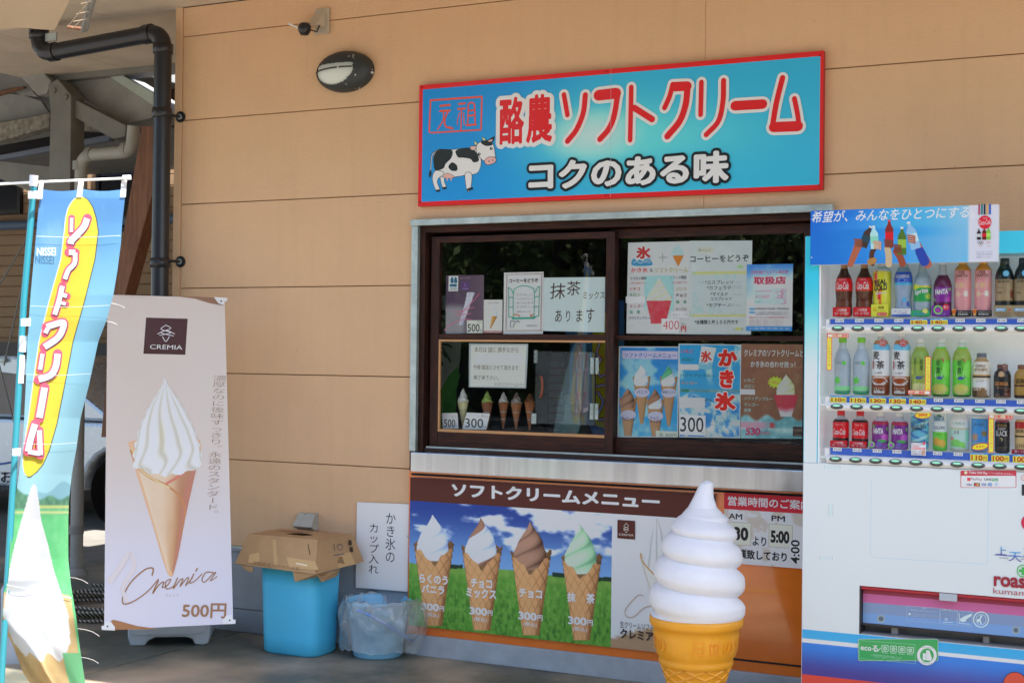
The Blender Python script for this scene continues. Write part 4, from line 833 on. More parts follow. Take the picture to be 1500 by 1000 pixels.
def parf(S, T):
    bg = mixc((150, 200, 206), (206, 196, 206), ss(.5, .9, T+.1*np.sin(S*6))); n = fbm(S*12, T*12, 3)
    hw = .44-.18*ss(.38, 1, T); ins = (np.abs(S-.5) < hw)*(T > .42)*(T < .95); cup = mixc((196, 40, 56), (226, 90, 100), n); c = mixc(bg, cup, ins*1.0)
    sw = (np.abs(S-.5) < np.clip((T-.03)*1.05, 0, .42))*(T < .50); c = mixc(c, mixc((150, 180, 130), (216, 226, 190), .5+.5*np.abs(np.sin(T*22+S*7))), sw*1.0)
    return c, None
A.quad([(222, 472), (436, 468), (432, 838), (216, 838)], 46, 70, parf)
A.text('かき氷の種類', 118, 476, 236, 500, (70, 70, 80)); A.text('下からお選び下さい', 118, 515, 234, 530, R3); A.text('ソフトの種類', 408, 470, 528, 494, (70, 70, 80)); A.text('下からお選び下さい', 418, 512, 536, 527, R3)
for t, b_, cc in (('イチゴ', (110, 553, 188, 578), R3), ('メロン', (112, 595, 188, 620), (70, 130, 70)), ('マンゴー', (112, 680, 214, 702), (176, 80, 60)), ('抹　茶', (112, 722, 188, 748), (60, 140, 110)), ('ハワイアンブルー', (106, 766, 260, 788), (50, 80, 130)), ('バニラ', (452, 553, 528, 576), (170, 150, 80)), ('チョコ', (450, 600, 528, 624), (70, 40, 40)), ('抹　茶', (452, 648, 530, 674), (50, 130, 90)), ('ミックス', (452, 702, 530, 724), (110, 80, 50))): A.text(t, *b_, cc, .01)
A.rect(85, 621, 225, 668, (200, 198, 214)); A.rect(415, 730, 546, 778, (206, 206, 206)); A.text('抹茶ミックス', 428, 742, 542, 768, (90, 60, 60), -.02)
A.rect(346, 783, 478, 890, (206, 200, 206)); A.text('400', 358, 798, 474, 862, R3, -.01); A.text('円', 490, 836, 526, 876, R3, .03); A.text('(税込)', 494, 818, 524, 828, (60, 60, 70)); done(A)
A = poster('poster', 'pale coffee poster with yellow bands in the upper right pane'); A.tf = (900, 310, 5); A.L = .0002
A.poly([(553, 213), (1010, 212), (1000, 900), (549, 898)], (186, 198, 194))
A.spline([(610, 275), (650, 258), (720, 262), (728, 290), (680, 306), (616, 300)], (200, 210, 176)); A.text('おいしい', 616, 270, 704, 292, (60, 60, 60)); A.text('コーヒーをどうぞ', 556, 318, 984, 368, (36, 40, 50), .02)
A.circ(922, 402, 22, (150, 196, 130), 12); A.rect(570, 440, 968, 456, (206, 208, 130)); A.rect(558, 752, 964, 768, (206, 208, 130)); A.rect(572, 462, 964, 748, (182, 202, 192))
for x, y, r in ((585, 455, 12), (585, 600, 10), (592, 640, 15), (588, 690, 10), (626, 703, 13), (640, 728, 9), (712, 728, 16), (770, 728, 10), (572, 745, 12), (752, 478, 10), (818, 474, 16), (880, 478, 8), (606, 722, 13)): A.ring(x, y, r, 3, (120, 190, 196))
for t, b_ in (('*エスプレッソ', (664, 502, 872, 532)), ('*カフェラテ', (678, 543, 856, 573)), ('*マイルド', (704, 590, 832, 618)), ('エスプレッソ', (706, 625, 858, 650)), ('*カプチーノ', (676, 670, 848, 698)), ('*全種類１杯１５０円です', (588, 792, 908, 824))): A.text(t, *b_, (46, 56, 60), .01)
for t, b_ in (('アイス', (614, 508, 656, 526)), ('アイス', (886, 512, 922, 526)), ('(ｱｲｽ)', (866, 540, 926, 570)), ('(ﾎｯﾄ)', (866, 596, 922, 612)), ('(ﾎｯﾄ)', (856, 678, 920, 694))): A.text(t, *b_, (80, 90, 90), -.02)
A.circ(908, 856, 26, (190, 200, 110), 9); A.text('コーヒー店', 868, 850, 944, 870, (80, 110, 100)); done(A)
A = poster('poster', 'blue gift voucher shop poster overlapping the coffee poster near the vending machine'); A.tf = (900, 310, 5); A.L = .0035
def vouch(S, T):
    n = fbm(S*4, T*4, 6); c = mixc((60, 120, 186), (190, 204, 220), ss(.05, .36, T+.15*n)); c = mixc(c, (54, 120, 190), ss(.35, .15, np.abs(T-.22)/1.0)*ss(.3, .0, S)*.3); return mixc(c, (54, 130, 190), (T > .94)*1.0), None
A.quad([(972, 388), (1310, 382), (1303, 874), (966, 872)], 34, 50, vouch)
A.text('天草四郎プレミアム商品券', 1000, 430, 1274, 456, (176, 70, 110), .01); A.text('取扱店', 1022, 474, 1258, 532, (170, 50, 84), .04, outline=[((206, 206, 220), .05)])
A.quad([(1028, 568), (1262, 564), (1260, 676), (1026, 678)], 22, 12, lambda S, T: (mixc(mixc((196, 206, 216), (150, 190, 212), fbm(S*5, T*5, 1)), (190, 110, 140), ss(.6, .75, S)*ss(.5, .7, fbm(S*14, T*10, 4))), None))
A.text('¥1000', 1034, 610, 1134, 634, (180, 60, 110), -.01, shear=.2); A.stroke([(1034, 584), (1150, 580)], 5, (190, 120, 150), False); A.stroke([(1034, 662), (1070, 660)], 6, (110, 170, 150), False)
A.text('令和2年6月15日(月)～9月30日(水)', 1034, 702, 1280, 722, (70, 60, 80), .01); A.rect(990, 706, 1032, 720, (90, 150, 200)); A.rect(990, 730, 1032, 744, (90, 150, 200))
A.text('この取扱店では商品券が利用できます', 1040, 732, 1276, 742, (90, 90, 110)); A.text('有効期限を過ぎた商品券は使えません', 1040, 746, 1280, 756, (90, 90, 110)); A.text('新型コロナウイルス感染症対応事業です', 988, 768, 1276, 782, (180, 90, 100))
for y in (792, 804, 816, 828): A.text('商品券の裏面をご確認のうえご利用下さい', 988, y, 1240-(y % 3)*20, y+7, (150, 120, 140))
A.text('上天草市商工会', 980, 850, 1290, 862, (190, 206, 220)); done(A)
# right sash, lower pane
A = poster('poster', 'blue soft cream menu poster with four cones left of the shaved ice poster'); A.tf = (890, 490, 5)
A.poly([(84, 86), (525, 88), (516, 752), (72, 750)], (190, 206, 220))
def bluesky(S, T): n = fbm(S*4, T*6, 2); return mixc(mixc((40, 116, 180), (58, 150, 200), T), (150, 190, 210), ss(.5, .7, n+.3*np.exp(-((T-.40)/.05)**2)+.1*T)*.8), None
A.quad([(91, 94), (519, 94), (510, 745), (80, 744)], 40, 60, bluesky)
A.rect(108, 118, 513, 180, (178, 168, 200)); A.text('ソフトクリームメニュー', 124, 134, 502, 168, (50, 110, 170), .03)
for cx_, t_, l_, b_, k_ in ((250, 216, 320, 655, 'w'), (448, 226, 322, 668, 'g'), (150, 388, 478, 748, 'c'), (350, 395, 488, 752, 'x')):
    hw = 66; A.quad([(cx_-hw, l_-14), (cx_+hw, l_-14), (cx_+10, b_), (cx_-10, b_)] if b_ < 700 else [(cx_-hw, l_-14), (cx_+hw, l_-14), (cx_+26, b_-6), (cx_-26, b_-6)], 24, 44, lambda S, T: (waffle_fn(.85, tip=1.0, wav=False)(S, T)[0]*.9+18, None)); A.quad([(cx_-56, t_), (cx_+52, t_), (cx_+52, l_+56), (cx_-56, l_+56)], 26, 34, swirl_fn(k_, 2, t_ % 5))
    ey = l_+90+(18 if b_ > 700 else 14); 
    if cx_ in (150, 350, 250, 448): A.circ(cx_+2, ey, 56, (176, 172, 206), 34)
A.text('チョコレート', 106, 600, 196, 630, (40, 50, 90), .02); A.text('チョコ\nミックス', 312, 600, 394, 648, (40, 50, 90), .02); A.text('バニラ', 214, 408, 292, 432, (70, 90, 140), .02); A.text('抹茶ミックス', 400, 410, 498, 432, (70, 110, 120), .02)
A.rect(354, 702, 516, 752, (184, 190, 176)); A.text('各 300円', 378, 720, 504, 748, (50, 50, 50), -.01); done(A)
A = poster('poster', 'blue shaved ice poster with large red letters and a handwritten 300 card'); A.tf = (890, 490, 5); A.L = .0002
A.poly([(520, 66), (980, 72), (971, 758), (524, 750)], (190, 206, 220))
def icesea(S, T):
    n = fbm(S*6, T*6, 5); ic = fbm(S*11+2*n, T*14, 7, 5); c = mixc(mixc((44, 140, 190), (70, 150, 200), T), (190, 206, 216), ss(.55, .7, n)*ss(.5, .2, T)); c = mixc(c, mixc((60, 110, 120), (150, 170, 160), ic), ss(.03, .0, np.abs(T-.50))*.9); c = mixc(c, mixc((60, 130, 190), (190, 212, 226), ss(.35, .65, ic)), ss(.56, .60, T+.10*np.sin(S*8)*.5)); c = mixc(c, (60, 84, 100), ss(.03, .0, np.abs(T-.63-.03*np.sin(S*9)))*ss(.4, .6, ic)); return c, None
A.quad([(527, 73), (974, 78), (965, 750), (530, 744)], 90, 130, icesea)
A.poly([(688, 82), (798, 98), (752, 262), (664, 246)], (202, 212, 218)); A.text('氷', 682, 118, 762, 200, (186, 44, 44), .05, rot=.12); A.spline([(676, 206), (700, 198), (728, 212), (760, 200), (752, 256), (668, 242)], (110, 170, 206)); A.stroke([(684, 222), (708, 212), (740, 228)], 4, (210, 220, 226))
for t, b_, cc in (('いちご', (540, 108, 628, 134), (186, 60, 60)), ('メロン', (540, 168, 632, 194), (40, 110, 70)), ('ハワイアンブルー', (534, 286, 786, 310), (40, 110, 110)), ('マンゴー', (538, 342, 660, 364), (190, 130, 50)), ('抹茶', (540, 396, 600, 420), (60, 130, 90))): A.text(t, *b_, cc, .03)
A.rect(521, 216, 667, 260, (198, 196, 214)); A.rect(530, 458, 713, 540, (196, 204, 208))
for t, b_ in (('か', (812, 108, 950, 232)), ('き', (822, 256, 926, 392)), ('氷', (786, 420, 940, 556))): A.text(t, *b_, (196, 36, 32), .06, outline=[((214, 206, 206), .05)])
A.rect(528, 585, 718, 738, (194, 200, 196)); A.text('300', 534, 604, 704, 712, (40, 40, 44), .006); A.text('円', 690, 712, 706, 730, (50, 50, 50), -.02); done(A)
A = poster('poster', 'brown poster for soft cream on red shaved ice beside the vending machine'); A.tf = (890, 490, 5); A.L = .0004
def brownp(S, T):
    n = fbm(S*8, T*9, 4); ic = fbm(S*9+n*2, T*12, 3, 5); c = mixc((120, 82, 66), (142, 100, 76), n); c = mixc(c, (150, 70, 90), (np.abs(np.sin((S*3+T*5)*4)) < .07)*(T < .3)*.7); bt = ss(.76, .80, T+.03*np.sin(S*20)); c = mixc(c, mixc((60, 130, 140), (170, 206, 206), ic), bt); c = mixc(c, (206, 140, 160), ss(.05, .02, np.abs(T-.86))*ss(.5, .3, S)*.8); return c, None
A.quad([(982, 66), (1480, 72), (1470, 762), (974, 758)], 80, 100, brownp)
A.text('クレミアのソフトクリームと', 1000, 110, 1434, 160, (186, 210, 206), .02); A.text('かき氷の合わせ技っ！', 1048, 194, 1376, 240, (186, 210, 206), .02)
for t, y in (('いちご', 320), ('メロン', 364), ('ハワイアンブルー', 454), ('マンゴー', 498), ('抹茶', 540)): A.text(t, 1000, y, 1000+min(len(t)*26, 220), y+26, (150, 190, 184), .01)
A.rect(974, 398, 1080, 440, (200, 198, 216)); 
A.poly([(1230+ (58 if k % 2 else 42)*math.cos(k*math.pi/12)*1.05, 348+(48 if k % 2 else 32)*math.sin(k*math.pi/12)) for k in range(24)], (176, 190, 60)); A.text('クレミアを使用しました', 1160, 340, 1276, 358, (196, 70, 90), 0, rot=-.15)
A.quad([(1238, 290), (1380, 290), (1380, 460), (1238, 460)], 34, 44, swirl_fn('y', 3.2)); A.quad([(1216, 440), (1400, 440), (1400, 600), (1216, 600)], 40, 34, lambda S, T: (mixc((180, 60, 76), (206, 196, 200), ss(.5, .9, T+.2*fbm(S*9, T*9, 3)-.1)), (np.abs(S-.5) < .5-.28*T).astype(float)))
A.text('530', 1012, 680, 1120, 736, (176, 60, 100), .05); A.text('円(税込)', 1122, 706, 1190, 736, (176, 60, 100), .01); A.text('氷', 1184, 640, 1232, 686, (190, 50, 60), .04); A.rect(1358, 672, 1426, 745, (52, 36, 34)); A.text('CREMIA', 1366, 730, 1420, 738, (150, 130, 120)); done(A)
# ================================================================ things standing in the window
def price_card(lab, pts, num, nb_, ex, y=.12):
    A = Art(wallplane(y), 0); A.tf = (590, 490, 4.76); A.poly(pts, (192, 196, 190)); A.text(num, *nb_, (44, 46, 50), .006); A.text('税込', *ex, (60, 60, 60), -.02); A.text('円', nb_[2]+2, nb_[3]-16, nb_[2]+14, nb_[3]+4, (60, 60, 60), -.02)
    me = A.build('price_card', M['paper']); tag(me, lab, 'price card')
price_card('small white 500 price card at the left end of the display shelf', [(272, 546), (382, 545), (388, 654), (280, 654)], '500', (288, 590, 366, 644), (340, 562, 374, 580), .09)
price_card('larger white 300 price card standing before the sample cones', [(446, 542), (608, 549), (582, 662), (414, 658)], '300', (436, 584, 560, 648), (546, 560, 594, 578), .085)
M['samplecone'] = mat('sample_cone_brown', C(160, 100, 56), .5, noise=.15, nscale=40, bump=.3, bscale=150); M['acryl'] = thin_glass('acrylic_stand', (.85, .9, .92), 1, .03)
def samplecone(cx_, tip, lip, bot_, hwpx, col, conecol, lab, y=.22, col2=None):
    """display dummy: cone, cream swirl and ring stand; coordinates in the enlarged view"""
    q = lambda x, yy: at_y(590+x/4.76, 490+yy/4.76, y); p = q(cx_, bot_); zt = q(cx_, tip)[2]-p[2]; zl = q(cx_, lip)[2]-p[2]; r = abs(q(cx_+hwpx, lip)[0]-q(cx_, lip)[0])
    s_ = empty('sample_cone', tuple(p), lab, 'sample cone', 'plastic sample cones in the window')
    MB().lathe([(.004, .0), (r*.55, zl*.5), (r*.98, zl), (r*.9, zl), (0, zl-.02)], tuple(p), 20).build('cone', mat('cone_col', C(conecol), .55, noise=.12, nscale=50, bump=.3, bscale=160), s_)
    mb = MB(); n = 28; m = 26; vs = []
    for j in range(m+1):
        t = j/m
        for i in range(n):
            th = 2*math.pi*i/n; rr = r*.92*(1-t)**.8*(1+.16*math.sin(3*th+t*14)*(1-t*.4)); vs.append((p[0]+rr*math.cos(th), p[1]+rr*math.sin(th), p[2]+zl-.004+(zt-zl)*t))
    mb.add(vs, [(j*n+i, j*n+(i+1) % n, (j+1)*n+(i+1) % n, (j+1)*n+i) for j in range(m) for i in range(n)], True); mb.build('cream', mat('cream_col', C(col), .35, col2=C(col2) if col2 else None, nscale=14, detail=1), s_)
    for fz in (.35, .62): MB().lathe([(r*(fz+.05), zl*fz), (r*(fz+.10), zl*fz), (r*(fz+.10), zl*fz+.003), (r*(fz+.05), zl*fz+.003), (r*(fz+.05), zl*fz)], tuple(p), 20, smooth=False).build('stand_ring', M['alu'], s_)
samplecone(418, 366, 462, 640, 36, (196, 198, 186), (190, 180, 130), 'plastic sample cone with cream swirl behind the 500 and 300 cards', .16)
samplecone(586, 386, 468, 655, 38, (150, 176, 96), (150, 92, 60), 'green matcha sample cone behind the 300 card')
samplecone(700, 392, 468, 655, 33, (206, 204, 198), (150, 92, 56), 'white vanilla sample cone third from the left in the window')
samplecone(790, 394, 474, 658, 38, (206, 200, 192), (156, 100, 62), 'white and brown mixed sample cone between the vanilla and chocolate ones', col2=(90, 50, 36))
samplecone(884, 400, 464, 664, 36, (100, 60, 40), (150, 90, 52), 'brown chocolate sample cone beside the hinged clear door')
# clear hinged hatch door behind the glass
yd = .10; hd_ = empty('hatch_door', tuple(at_y(830, 620, yd)), 'clear acrylic hatch door with steel hinges and a brown handle inside the window', 'hatch door')
q = lambda x, yy, y=yd: at_y(780+x/4.76, 490+yy/4.76, y)
a = q(24, 116); b = q(432, 632); MB().box(a[0], b[0], yd, yd+.005, b[2], a[2]).build('clear_sheet', M['clear'], hd_)
MB().box(a[0]-.003, a[0]+.001, yd-.001, yd+.006, b[2], a[2]).build('edge', M['black'], hd_); MB().box(b[0]-.001, b[0]+.003, yd-.001, yd+.006, b[2], a[2]).build('edge', M['black'], hd_)
MB().box(a[0], b[0], yd-.001, yd+.006, a[2]-.002, a[2]+.001).build('edge', M['black'], hd_); MB().box(a[0], b[0], yd-.001, yd+.006, b[2]-.001, b[2]+.002).build('edge', M['black'], hd_)
for x0, y0, x1, y1 in ((404, 160, 428, 275), (440, 160, 462, 275), (400, 478, 426, 592), (434, 480, 458, 592), (10, 108, 34, 198), (-8, 548, 26, 622)):
    a = q(x0, y0, yd-.004); b = q(x1, y1, yd-.004); h = MB().box(a[0], b[0], yd-.005, yd-.0015, b[2], a[2]).build('hinge_plate', M['alu'], hd_, bevel=.001)
    for k in range(3): c_ = (a+b)/2; MB().tube([(c_[0], yd-.0075, a[2]+(b[2]-a[2])*(k+.5)/3), (c_[0], yd-.005, a[2]+(b[2]-a[2])*(k+.5)/3)], .0028, 8).build('rivet', M['white'], h)
MB().tube(bend([q(58, 290, yd-.004), q(64, 290, yd-.03), q(72, 360, yd-.034), q(60, 434, yd-.03), q(54, 434, yd-.004)], .02), .006, 8).build('handle', mat('brown_handle', C(140, 70, 50), .3), hd_)
# matcha banner hanging inside; blue sheet added to stand for a flag's reflection
A = Art(wallplane(.32), 0); A.tf = (590, 310, 5); A.poly([(262, 620), (300, 612), (440, 630), (432, 900), (420, 1080), (395, 1250), (380, 1620), (262, 1620)], (128, 138, 134))
A.poly([(262, 1330), (330, 1210), (400, 1130), (420, 1200), (395, 1300), (385, 1620), (262, 1620)], (62, 120, 52)); GD = (34, 66, 54)
for p, w in (([(330, 680), (340, 760), (335, 900)], 30), ([(272, 730), (320, 740), (390, 720)], 34), ([(275, 790), (330, 800), (380, 780)], 28), ([(330, 800), (290, 860), (272, 880)], 26), ([(345, 800), (370, 840), (380, 870)], 28), ([(275, 970), (330, 975), (355, 990)], 16), ([(270, 1010), (320, 1060)], 22), ([(290, 990), (340, 1080), (350, 1100)], 16), ([(268, 1060), (290, 1120)], 18)): A.stroke(p, w, GD)
o = A.build('matcha_banner', M['flag']); tag(o, 'white and green matcha banner hanging inside behind the left pane', 'banner')
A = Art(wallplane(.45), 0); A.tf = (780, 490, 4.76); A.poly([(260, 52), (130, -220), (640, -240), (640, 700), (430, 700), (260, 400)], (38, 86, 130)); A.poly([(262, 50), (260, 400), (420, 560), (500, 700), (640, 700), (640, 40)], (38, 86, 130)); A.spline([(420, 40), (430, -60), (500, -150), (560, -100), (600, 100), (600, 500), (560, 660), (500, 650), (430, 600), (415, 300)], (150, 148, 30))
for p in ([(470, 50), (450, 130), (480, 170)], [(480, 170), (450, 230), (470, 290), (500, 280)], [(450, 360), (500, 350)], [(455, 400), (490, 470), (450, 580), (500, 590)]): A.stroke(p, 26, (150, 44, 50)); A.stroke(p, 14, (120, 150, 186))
o = A.build('flag_reflection', M['flag']); tag(o, 'blue soft cream flag reflection with yellow tongue, shaped as a sheet behind the glass', 'banner')
# shelf with wooden box inside
a = q(185, 420, 1.0); b = q(320, 478, 1.0); o = MB().box(a[0], b[0], 1.0, 1.2, b[2], a[2]).build('wooden_box', mat('orange_wood', C(176, 116, 70), .5, noise=.1), None, bevel=.004); tag(o, 'small orange wooden box on the back shelf seen through the hatch door', 'box')
sh = MB().box(-3.3, -1.4, .95, 1.4, a[2]-.36, b[2]-.002).build('back_counter', M['wood_in'], None, bevel=.004); tag(sh, 'dark wooden back counter inside the shop', 'counter')
sl = empty('slatted_shutter', tuple(q(170, 620, .9)), 'grey slatted shutter with brown slats seen through the hatch door', 'shutter')
for k in range(10): a = q(110+8, 190+k*52, .9); b = q(200, 228+k*52, .9); MB().box(a[0], b[0], .9, .93, b[2], a[2]).build('slat', mat('grey_slat', C(74, 70, 76), .5) if k == 0 else bpy.data.materials['grey_slat'], sl, bevel=.002)
a = q(120, 130, .93); b = q(205, 700, .93); MB().box(a[0], b[0], .935, .95, b[2], a[2]).build('backing', mat('maroon_board', C(74, 40, 44), .6), sl)
# ================================================================ bins by the wall
def depth(p): return float(np.dot(np.array(p)-CAM, FW))
pf = at_z(375, 955, 0); yb_ = float(pf[1]); xb0 = float(pf[0]); xb1 = float(at_y(497, 950, yb_+.0)[0])-.0
M['bluebin'] = mat('blue_bin_plastic', C(62, 156, 228), .38, noise=.04, nscale=4, bump=.03, bscale=20)
bx1 = xb0+.345; byk = yb_+.25
bn = empty('blue_bin', (xb0+.17, yb_+.12, 0), 'tall blue plastic bin covered by an upturned cardboard box', 'bin')
def rloop(x0, x1, y0, y1, r, n=6):
    out = []
    for cx_, cy_, a0 in ((x1-r, y0+r, -90), (x1-r, y1-r, 0), (x0+r, y1-r, 90), (x0+r, y0+r, 180)):
        for k in range(n+1): t = math.radians(a0+90*k/n); out.append((cx_+r*math.cos(t), cy_+r*math.sin(t)))
    return out
def stack(mb, loops, cap=True):
    n = len(loops[0][0]); vs = []
    for lp_, z in loops: vs += [(x, y, z) for x, y in lp_]
    fs = [(j*n+i, j*n+(i+1) % n, (j+1)*n+(i+1) % n, (j+1)*n+i) for j in range(len(loops)-1) for i in range(n)]
    mb.add(vs, fs, True)
    if cap: mb.add([(x, y, loops[0][1]) for x, y in loops[0][0]], [tuple(range(n-1, -1, -1))])
    return mb
zb = Z(378, 828, yb_)
mb = MB(); L_ = []
for t in (0, .03, .2, .5, .8, 1): e = -.012*(1-t)+( -.012 if t == 0 else 0); L_.append((rloop(xb0-e*0+.0+(-e), bx1+e, yb_-e, byk+e, .055), zb*t+.001))
L_.append((rloop(xb0-.008, bx1+.008, yb_-.008, byk+.008, .06), zb+.0)); L_.append((rloop(xb0-.008, bx1+.008, yb_-.008, byk+.008, .06), zb+.02)); L_.append((rloop(xb0+.004, bx1-.004, yb_+.004, byk-.004, .05), zb+.021)); L_.append((rloop(xb0+.03, bx1-.03, yb_+.03, byk-.03, .04), .03))
stack(mb, L_).build('body', M['bluebin'], bn)
# cardboard box over the bin: flared sides, torn slot, corner flaps
M['card'] = mat('cardboard', C(146, 116, 82), .8, noise=.10, nscale=7, bump=.1, bscale=40)
cb = empty('cardboard_lid', (xb0+.17, yb_+.12, zb), 'upturned flattened cardboard box with a dark hole sitting on the blue bin', 'cardboard box')
yt = yb_-.01; T1 = at_y(364.5, 782, yt+.03); T2 = at_y(466, 796, yt+.03); zt = float(T1[2]); dyk = .27
xl, xr = float(T1[0]), float(T2[0]); Bz = zt-.155
top4 = [(xl, yt+.03, zt), (xr, yt+.03, zt), (xr+.02, yt+.03+dyk, zt-.0), (xl+.0, yt+.03+dyk, zt)]
bot4 = [(xl-.03, yt-.035, Bz+.015), (xr+.035, yt-.04, Bz), (xr+.075, yt+.05+dyk, Bz+.02), (xl-.03, yt+.05+dyk, Bz+.02)]
def cpanel(name, pts, th=.004, par=cb):
    P = [np.array(p, float) for p in pts]; n = np.cross(P[1]-P[0], P[-1]-P[0]); n /= np.linalg.norm(n); return MB().prism(P, n*th).build(name, M['card'], par)
cpanel('front_flap', [bot4[0], bot4[1], top4[1], top4[0]]); cpanel('side_flap', [bot4[1], bot4[2], top4[2], top4[1]]); cpanel('side_flap', [bot4[3], bot4[0], top4[0], top4[3]]); cpanel('back_flap', [bot4[2], bot4[3], top4[3], top4[2]])
mx_, my_ = (top4[0][0]+top4[1][0])/2+.01, top4[0][1]+.12
hole = [(mx_-.07, my_-.03), (mx_+.05, my_-.035), (mx_+.08, my_+.01), (mx_+.02, my_+.045), (mx_-.05, my_+.03)]
mb = MB(); A4 = [np.array(p) for p in top4]; hz = zt+.001
ring = [(A4[0], hole[0]), (A4[1], hole[1]), (A4[2], hole[2]), (A4[2], hole[3]), (A4[3], hole[4])]
q5 = [tuple(p[:2]) for p in (A4[0], A4[1], A4[2], (A4[2]+A4[3])/2, A4[3])]
mb.add([(x, y, hz) for x, y in q5]+[(x, y, hz) for x, y in hole], [(i, (i+1) % 5, 5+(i+1) % 5, 5+i) for i in range(5)]); mb.build('top_panel', M['card'], cb)
cpanel('torn_flap', [(hole[0][0], hole[0][1], hz), (hole[1][0], hole[1][1], hz), (hole[1][0]-.01, hole[1][1]-.01, hz-.05), (hole[0][0]+.01, hole[0][1]-.0, hz-.045)], .003)
cpanel('corner_flap', [(bot4[0][0]+.03, yt-.036, Bz+.012), (bot4[0][0]+.11, yt-.038, Bz+.008), (bot4[0][0]+.10, yt-.036, Bz-.02), (bot4[0][0]+.06, yt-.034, Bz-.012)]); cpanel('corner_flap', [(bot4[1][0]-.13, yt-.042, Bz+.004), (bot4[1][0]-.0, yt-.042, Bz+.0), (bot4[1][0]+.03, yt+.02, Bz-.005), (bot4[1][0]-.12, yt-.038, Bz-.045)])
cpanel('side_flap', [(bot4[1][0]+.003, yt-.03, Bz+.0), (bot4[2][0]-.03, yt+.16, Bz+.005), (bot4[2][0]-.05, yt+.16, Bz-.035), (bot4[1][0]+.01, yt-.0, Bz-.04)])
pa_, pb_, pc_ = (np.array(bot4[0]), np.array(bot4[1]), np.array(top4[0])); u_ = pb_-pa_; S_ = Surf(pa_, u_, (0, 0, 1)); n_ = np.cross(u_/np.linalg.norm(u_), (pc_-pa_)/np.linalg.norm(pc_-pa_)); n_ /= np.linalg.norm(n_); S_.v = np.cross(n_, S_.u); S_.n = n_
A = Art(S_, .0052); TP = (166, 136, 96)
A.poly([(366, 812), (381, 809), (381, 822), (364, 826)], TP); A.poly([(421, 816), (462, 822), (468, 835), (424, 831)], TP); A.stroke([(435, 825), (450, 828)], 2, (196, 180, 156))
A.text('天地無用 われもの注意', 371, 826, 440, 831, (104, 76, 50), -.01); A.stroke([(362, 824), (400, 831)], .8, (120, 90, 60)); A.poly([(400, 790), (405, 791), (408, 828), (402, 827)], (160, 130, 92)); A.stroke([(452, 797), (455, 812)], 1.2, (70, 50, 36))
A.build('print', M['paper'], cb)
pa_, pb_, pc_ = (np.array(bot4[1]), np.array(bot4[2]), np.array(top4[1])); S2 = Surf(pa_, pb_-pa_, (0, 0, 1)); n_ = np.cross(S2.u, (pc_-pa_)/np.linalg.norm(pc_-pa_)); n_ /= np.linalg.norm(n_); S2.v = np.cross(n_, S2.u); S2.n = n_
A = Art(S2, .0052); A.poly([(496, 812), (512, 808), (520, 826), (494, 832)], TP)
for q_ in ((509.5, 791, 512.5, 798), (511, 801, 514.5, 808)): A.poly([(q_[0], q_[1]), (q_[2]+1, q_[1]-.5), (q_[2]+2, q_[3]), (q_[0]+.5, q_[3]+.5)], (56, 44, 36))
A.ring(497, 801, 4, 1.2, (90, 84, 84)); A.stroke([(488, 797), (489, 806)], 1.5, (90, 84, 84)); A.stroke([(488, 813), (503, 811)], 1.5, (90, 84, 90)); A.poly([(493, 824), (496, 815), (500, 815), (504, 826)], (120, 96, 66))
A.build('print', M['paper'], cb)
A = Art(Surf((xl, yt+.03, zt+.0012), (1, 0, 0), (0, 1, 0)), .0006); A.local = True
A.text('取扱注意', .06, .16, .20, .20, (120, 70, 60), 0); A.stroke([(.10, .215), (.24, .20)], .006, (86, 80, 90)); A.text('天草 → UP', .16, .235, .30, .26, (110, 90, 70)); A.stroke([(.03, .05), (.15, .055)], .004, (140, 106, 76)); A.build('print', M['paper'], cb)
# blue bucket with clear bag
bc = at_z(532, 966, 0)+np.array([0, .13, 0]); bc[2] = 0; sc_ = depth(bc)/FPX; H = (965-883)*sc_; R1, R0 = 47*sc_, 36*sc_
bu = empty('bucket', tuple(bc), 'pale blue round bucket lined with a clear rubbish bag under the handwritten notice', 'bucket')
M['palebucket'] = mat('pale_blue_bucket', C(110, 160, 186), .4, noise=.03)
MB().lathe([(0, .005), (R0*.95, 0), (R0, .01), (R1*.96, H*.93), (R1, H*.94), (R1*1.03, H), (R1*.97, H), (R1*.93, H*.93), (R0*.9, .02), (0, .02)], tuple(bc), 40).build('body', M['palebucket'], bu)
hp = [bc+np.array([R1*1.03*math.cos(a), R1*1.03*math.sin(a), H*.92]) for a in (math.radians(-62), math.radians(118))]
pts = [hp[0]+(bc+np.array([.16, -.16, H*.20])-hp[0])*0]
hh = []
for k in range(13):
    t = k/12; a = math.radians(-95+120*t); hh.append(bc+np.array([(R1*1.10)*math.cos(a), (R1*1.10)*math.sin(a), H*(.90-.62*math.sin(math.pi*(.12+.5*t))*t*1.1)]))
MB().tube(hh, .0065, 8).build('handle', mat('blue_handle', C(86, 120, 176), .4), bu)
m = thin_glass('clear_bag_film', (.93, .96, .97), 1.3, .03, rough=.06, film=((.80, .88, .92), .26)); ntb = m.node_tree
tc = ntb.nodes.new('ShaderNodeTexCoord'); t1 = ntb.nodes.new('ShaderNodeTexNoise'); t1.inputs['Scale'].default_value = 26; t1.inputs['Detail'].default_value = 6; t1.inputs['Distortion'].default_value = 1.2; bp1 = ntb.nodes.new('ShaderNodeBump'); bp1.inputs['Strength'].default_value = 1; bp1.inputs['Distance'].default_value = .015
ntb.links.new(tc.outputs['Object'], t1.inputs[0]); ntb.links.new(t1.outputs[0], bp1.inputs['Height'])
for nn in ntb.nodes:
    if nn.bl_idname in ('ShaderNodeBsdfGlossy', 'ShaderNodeBsdfPrincipled'): ntb.links.new(bp1.outputs[0], nn.inputs['Normal'])
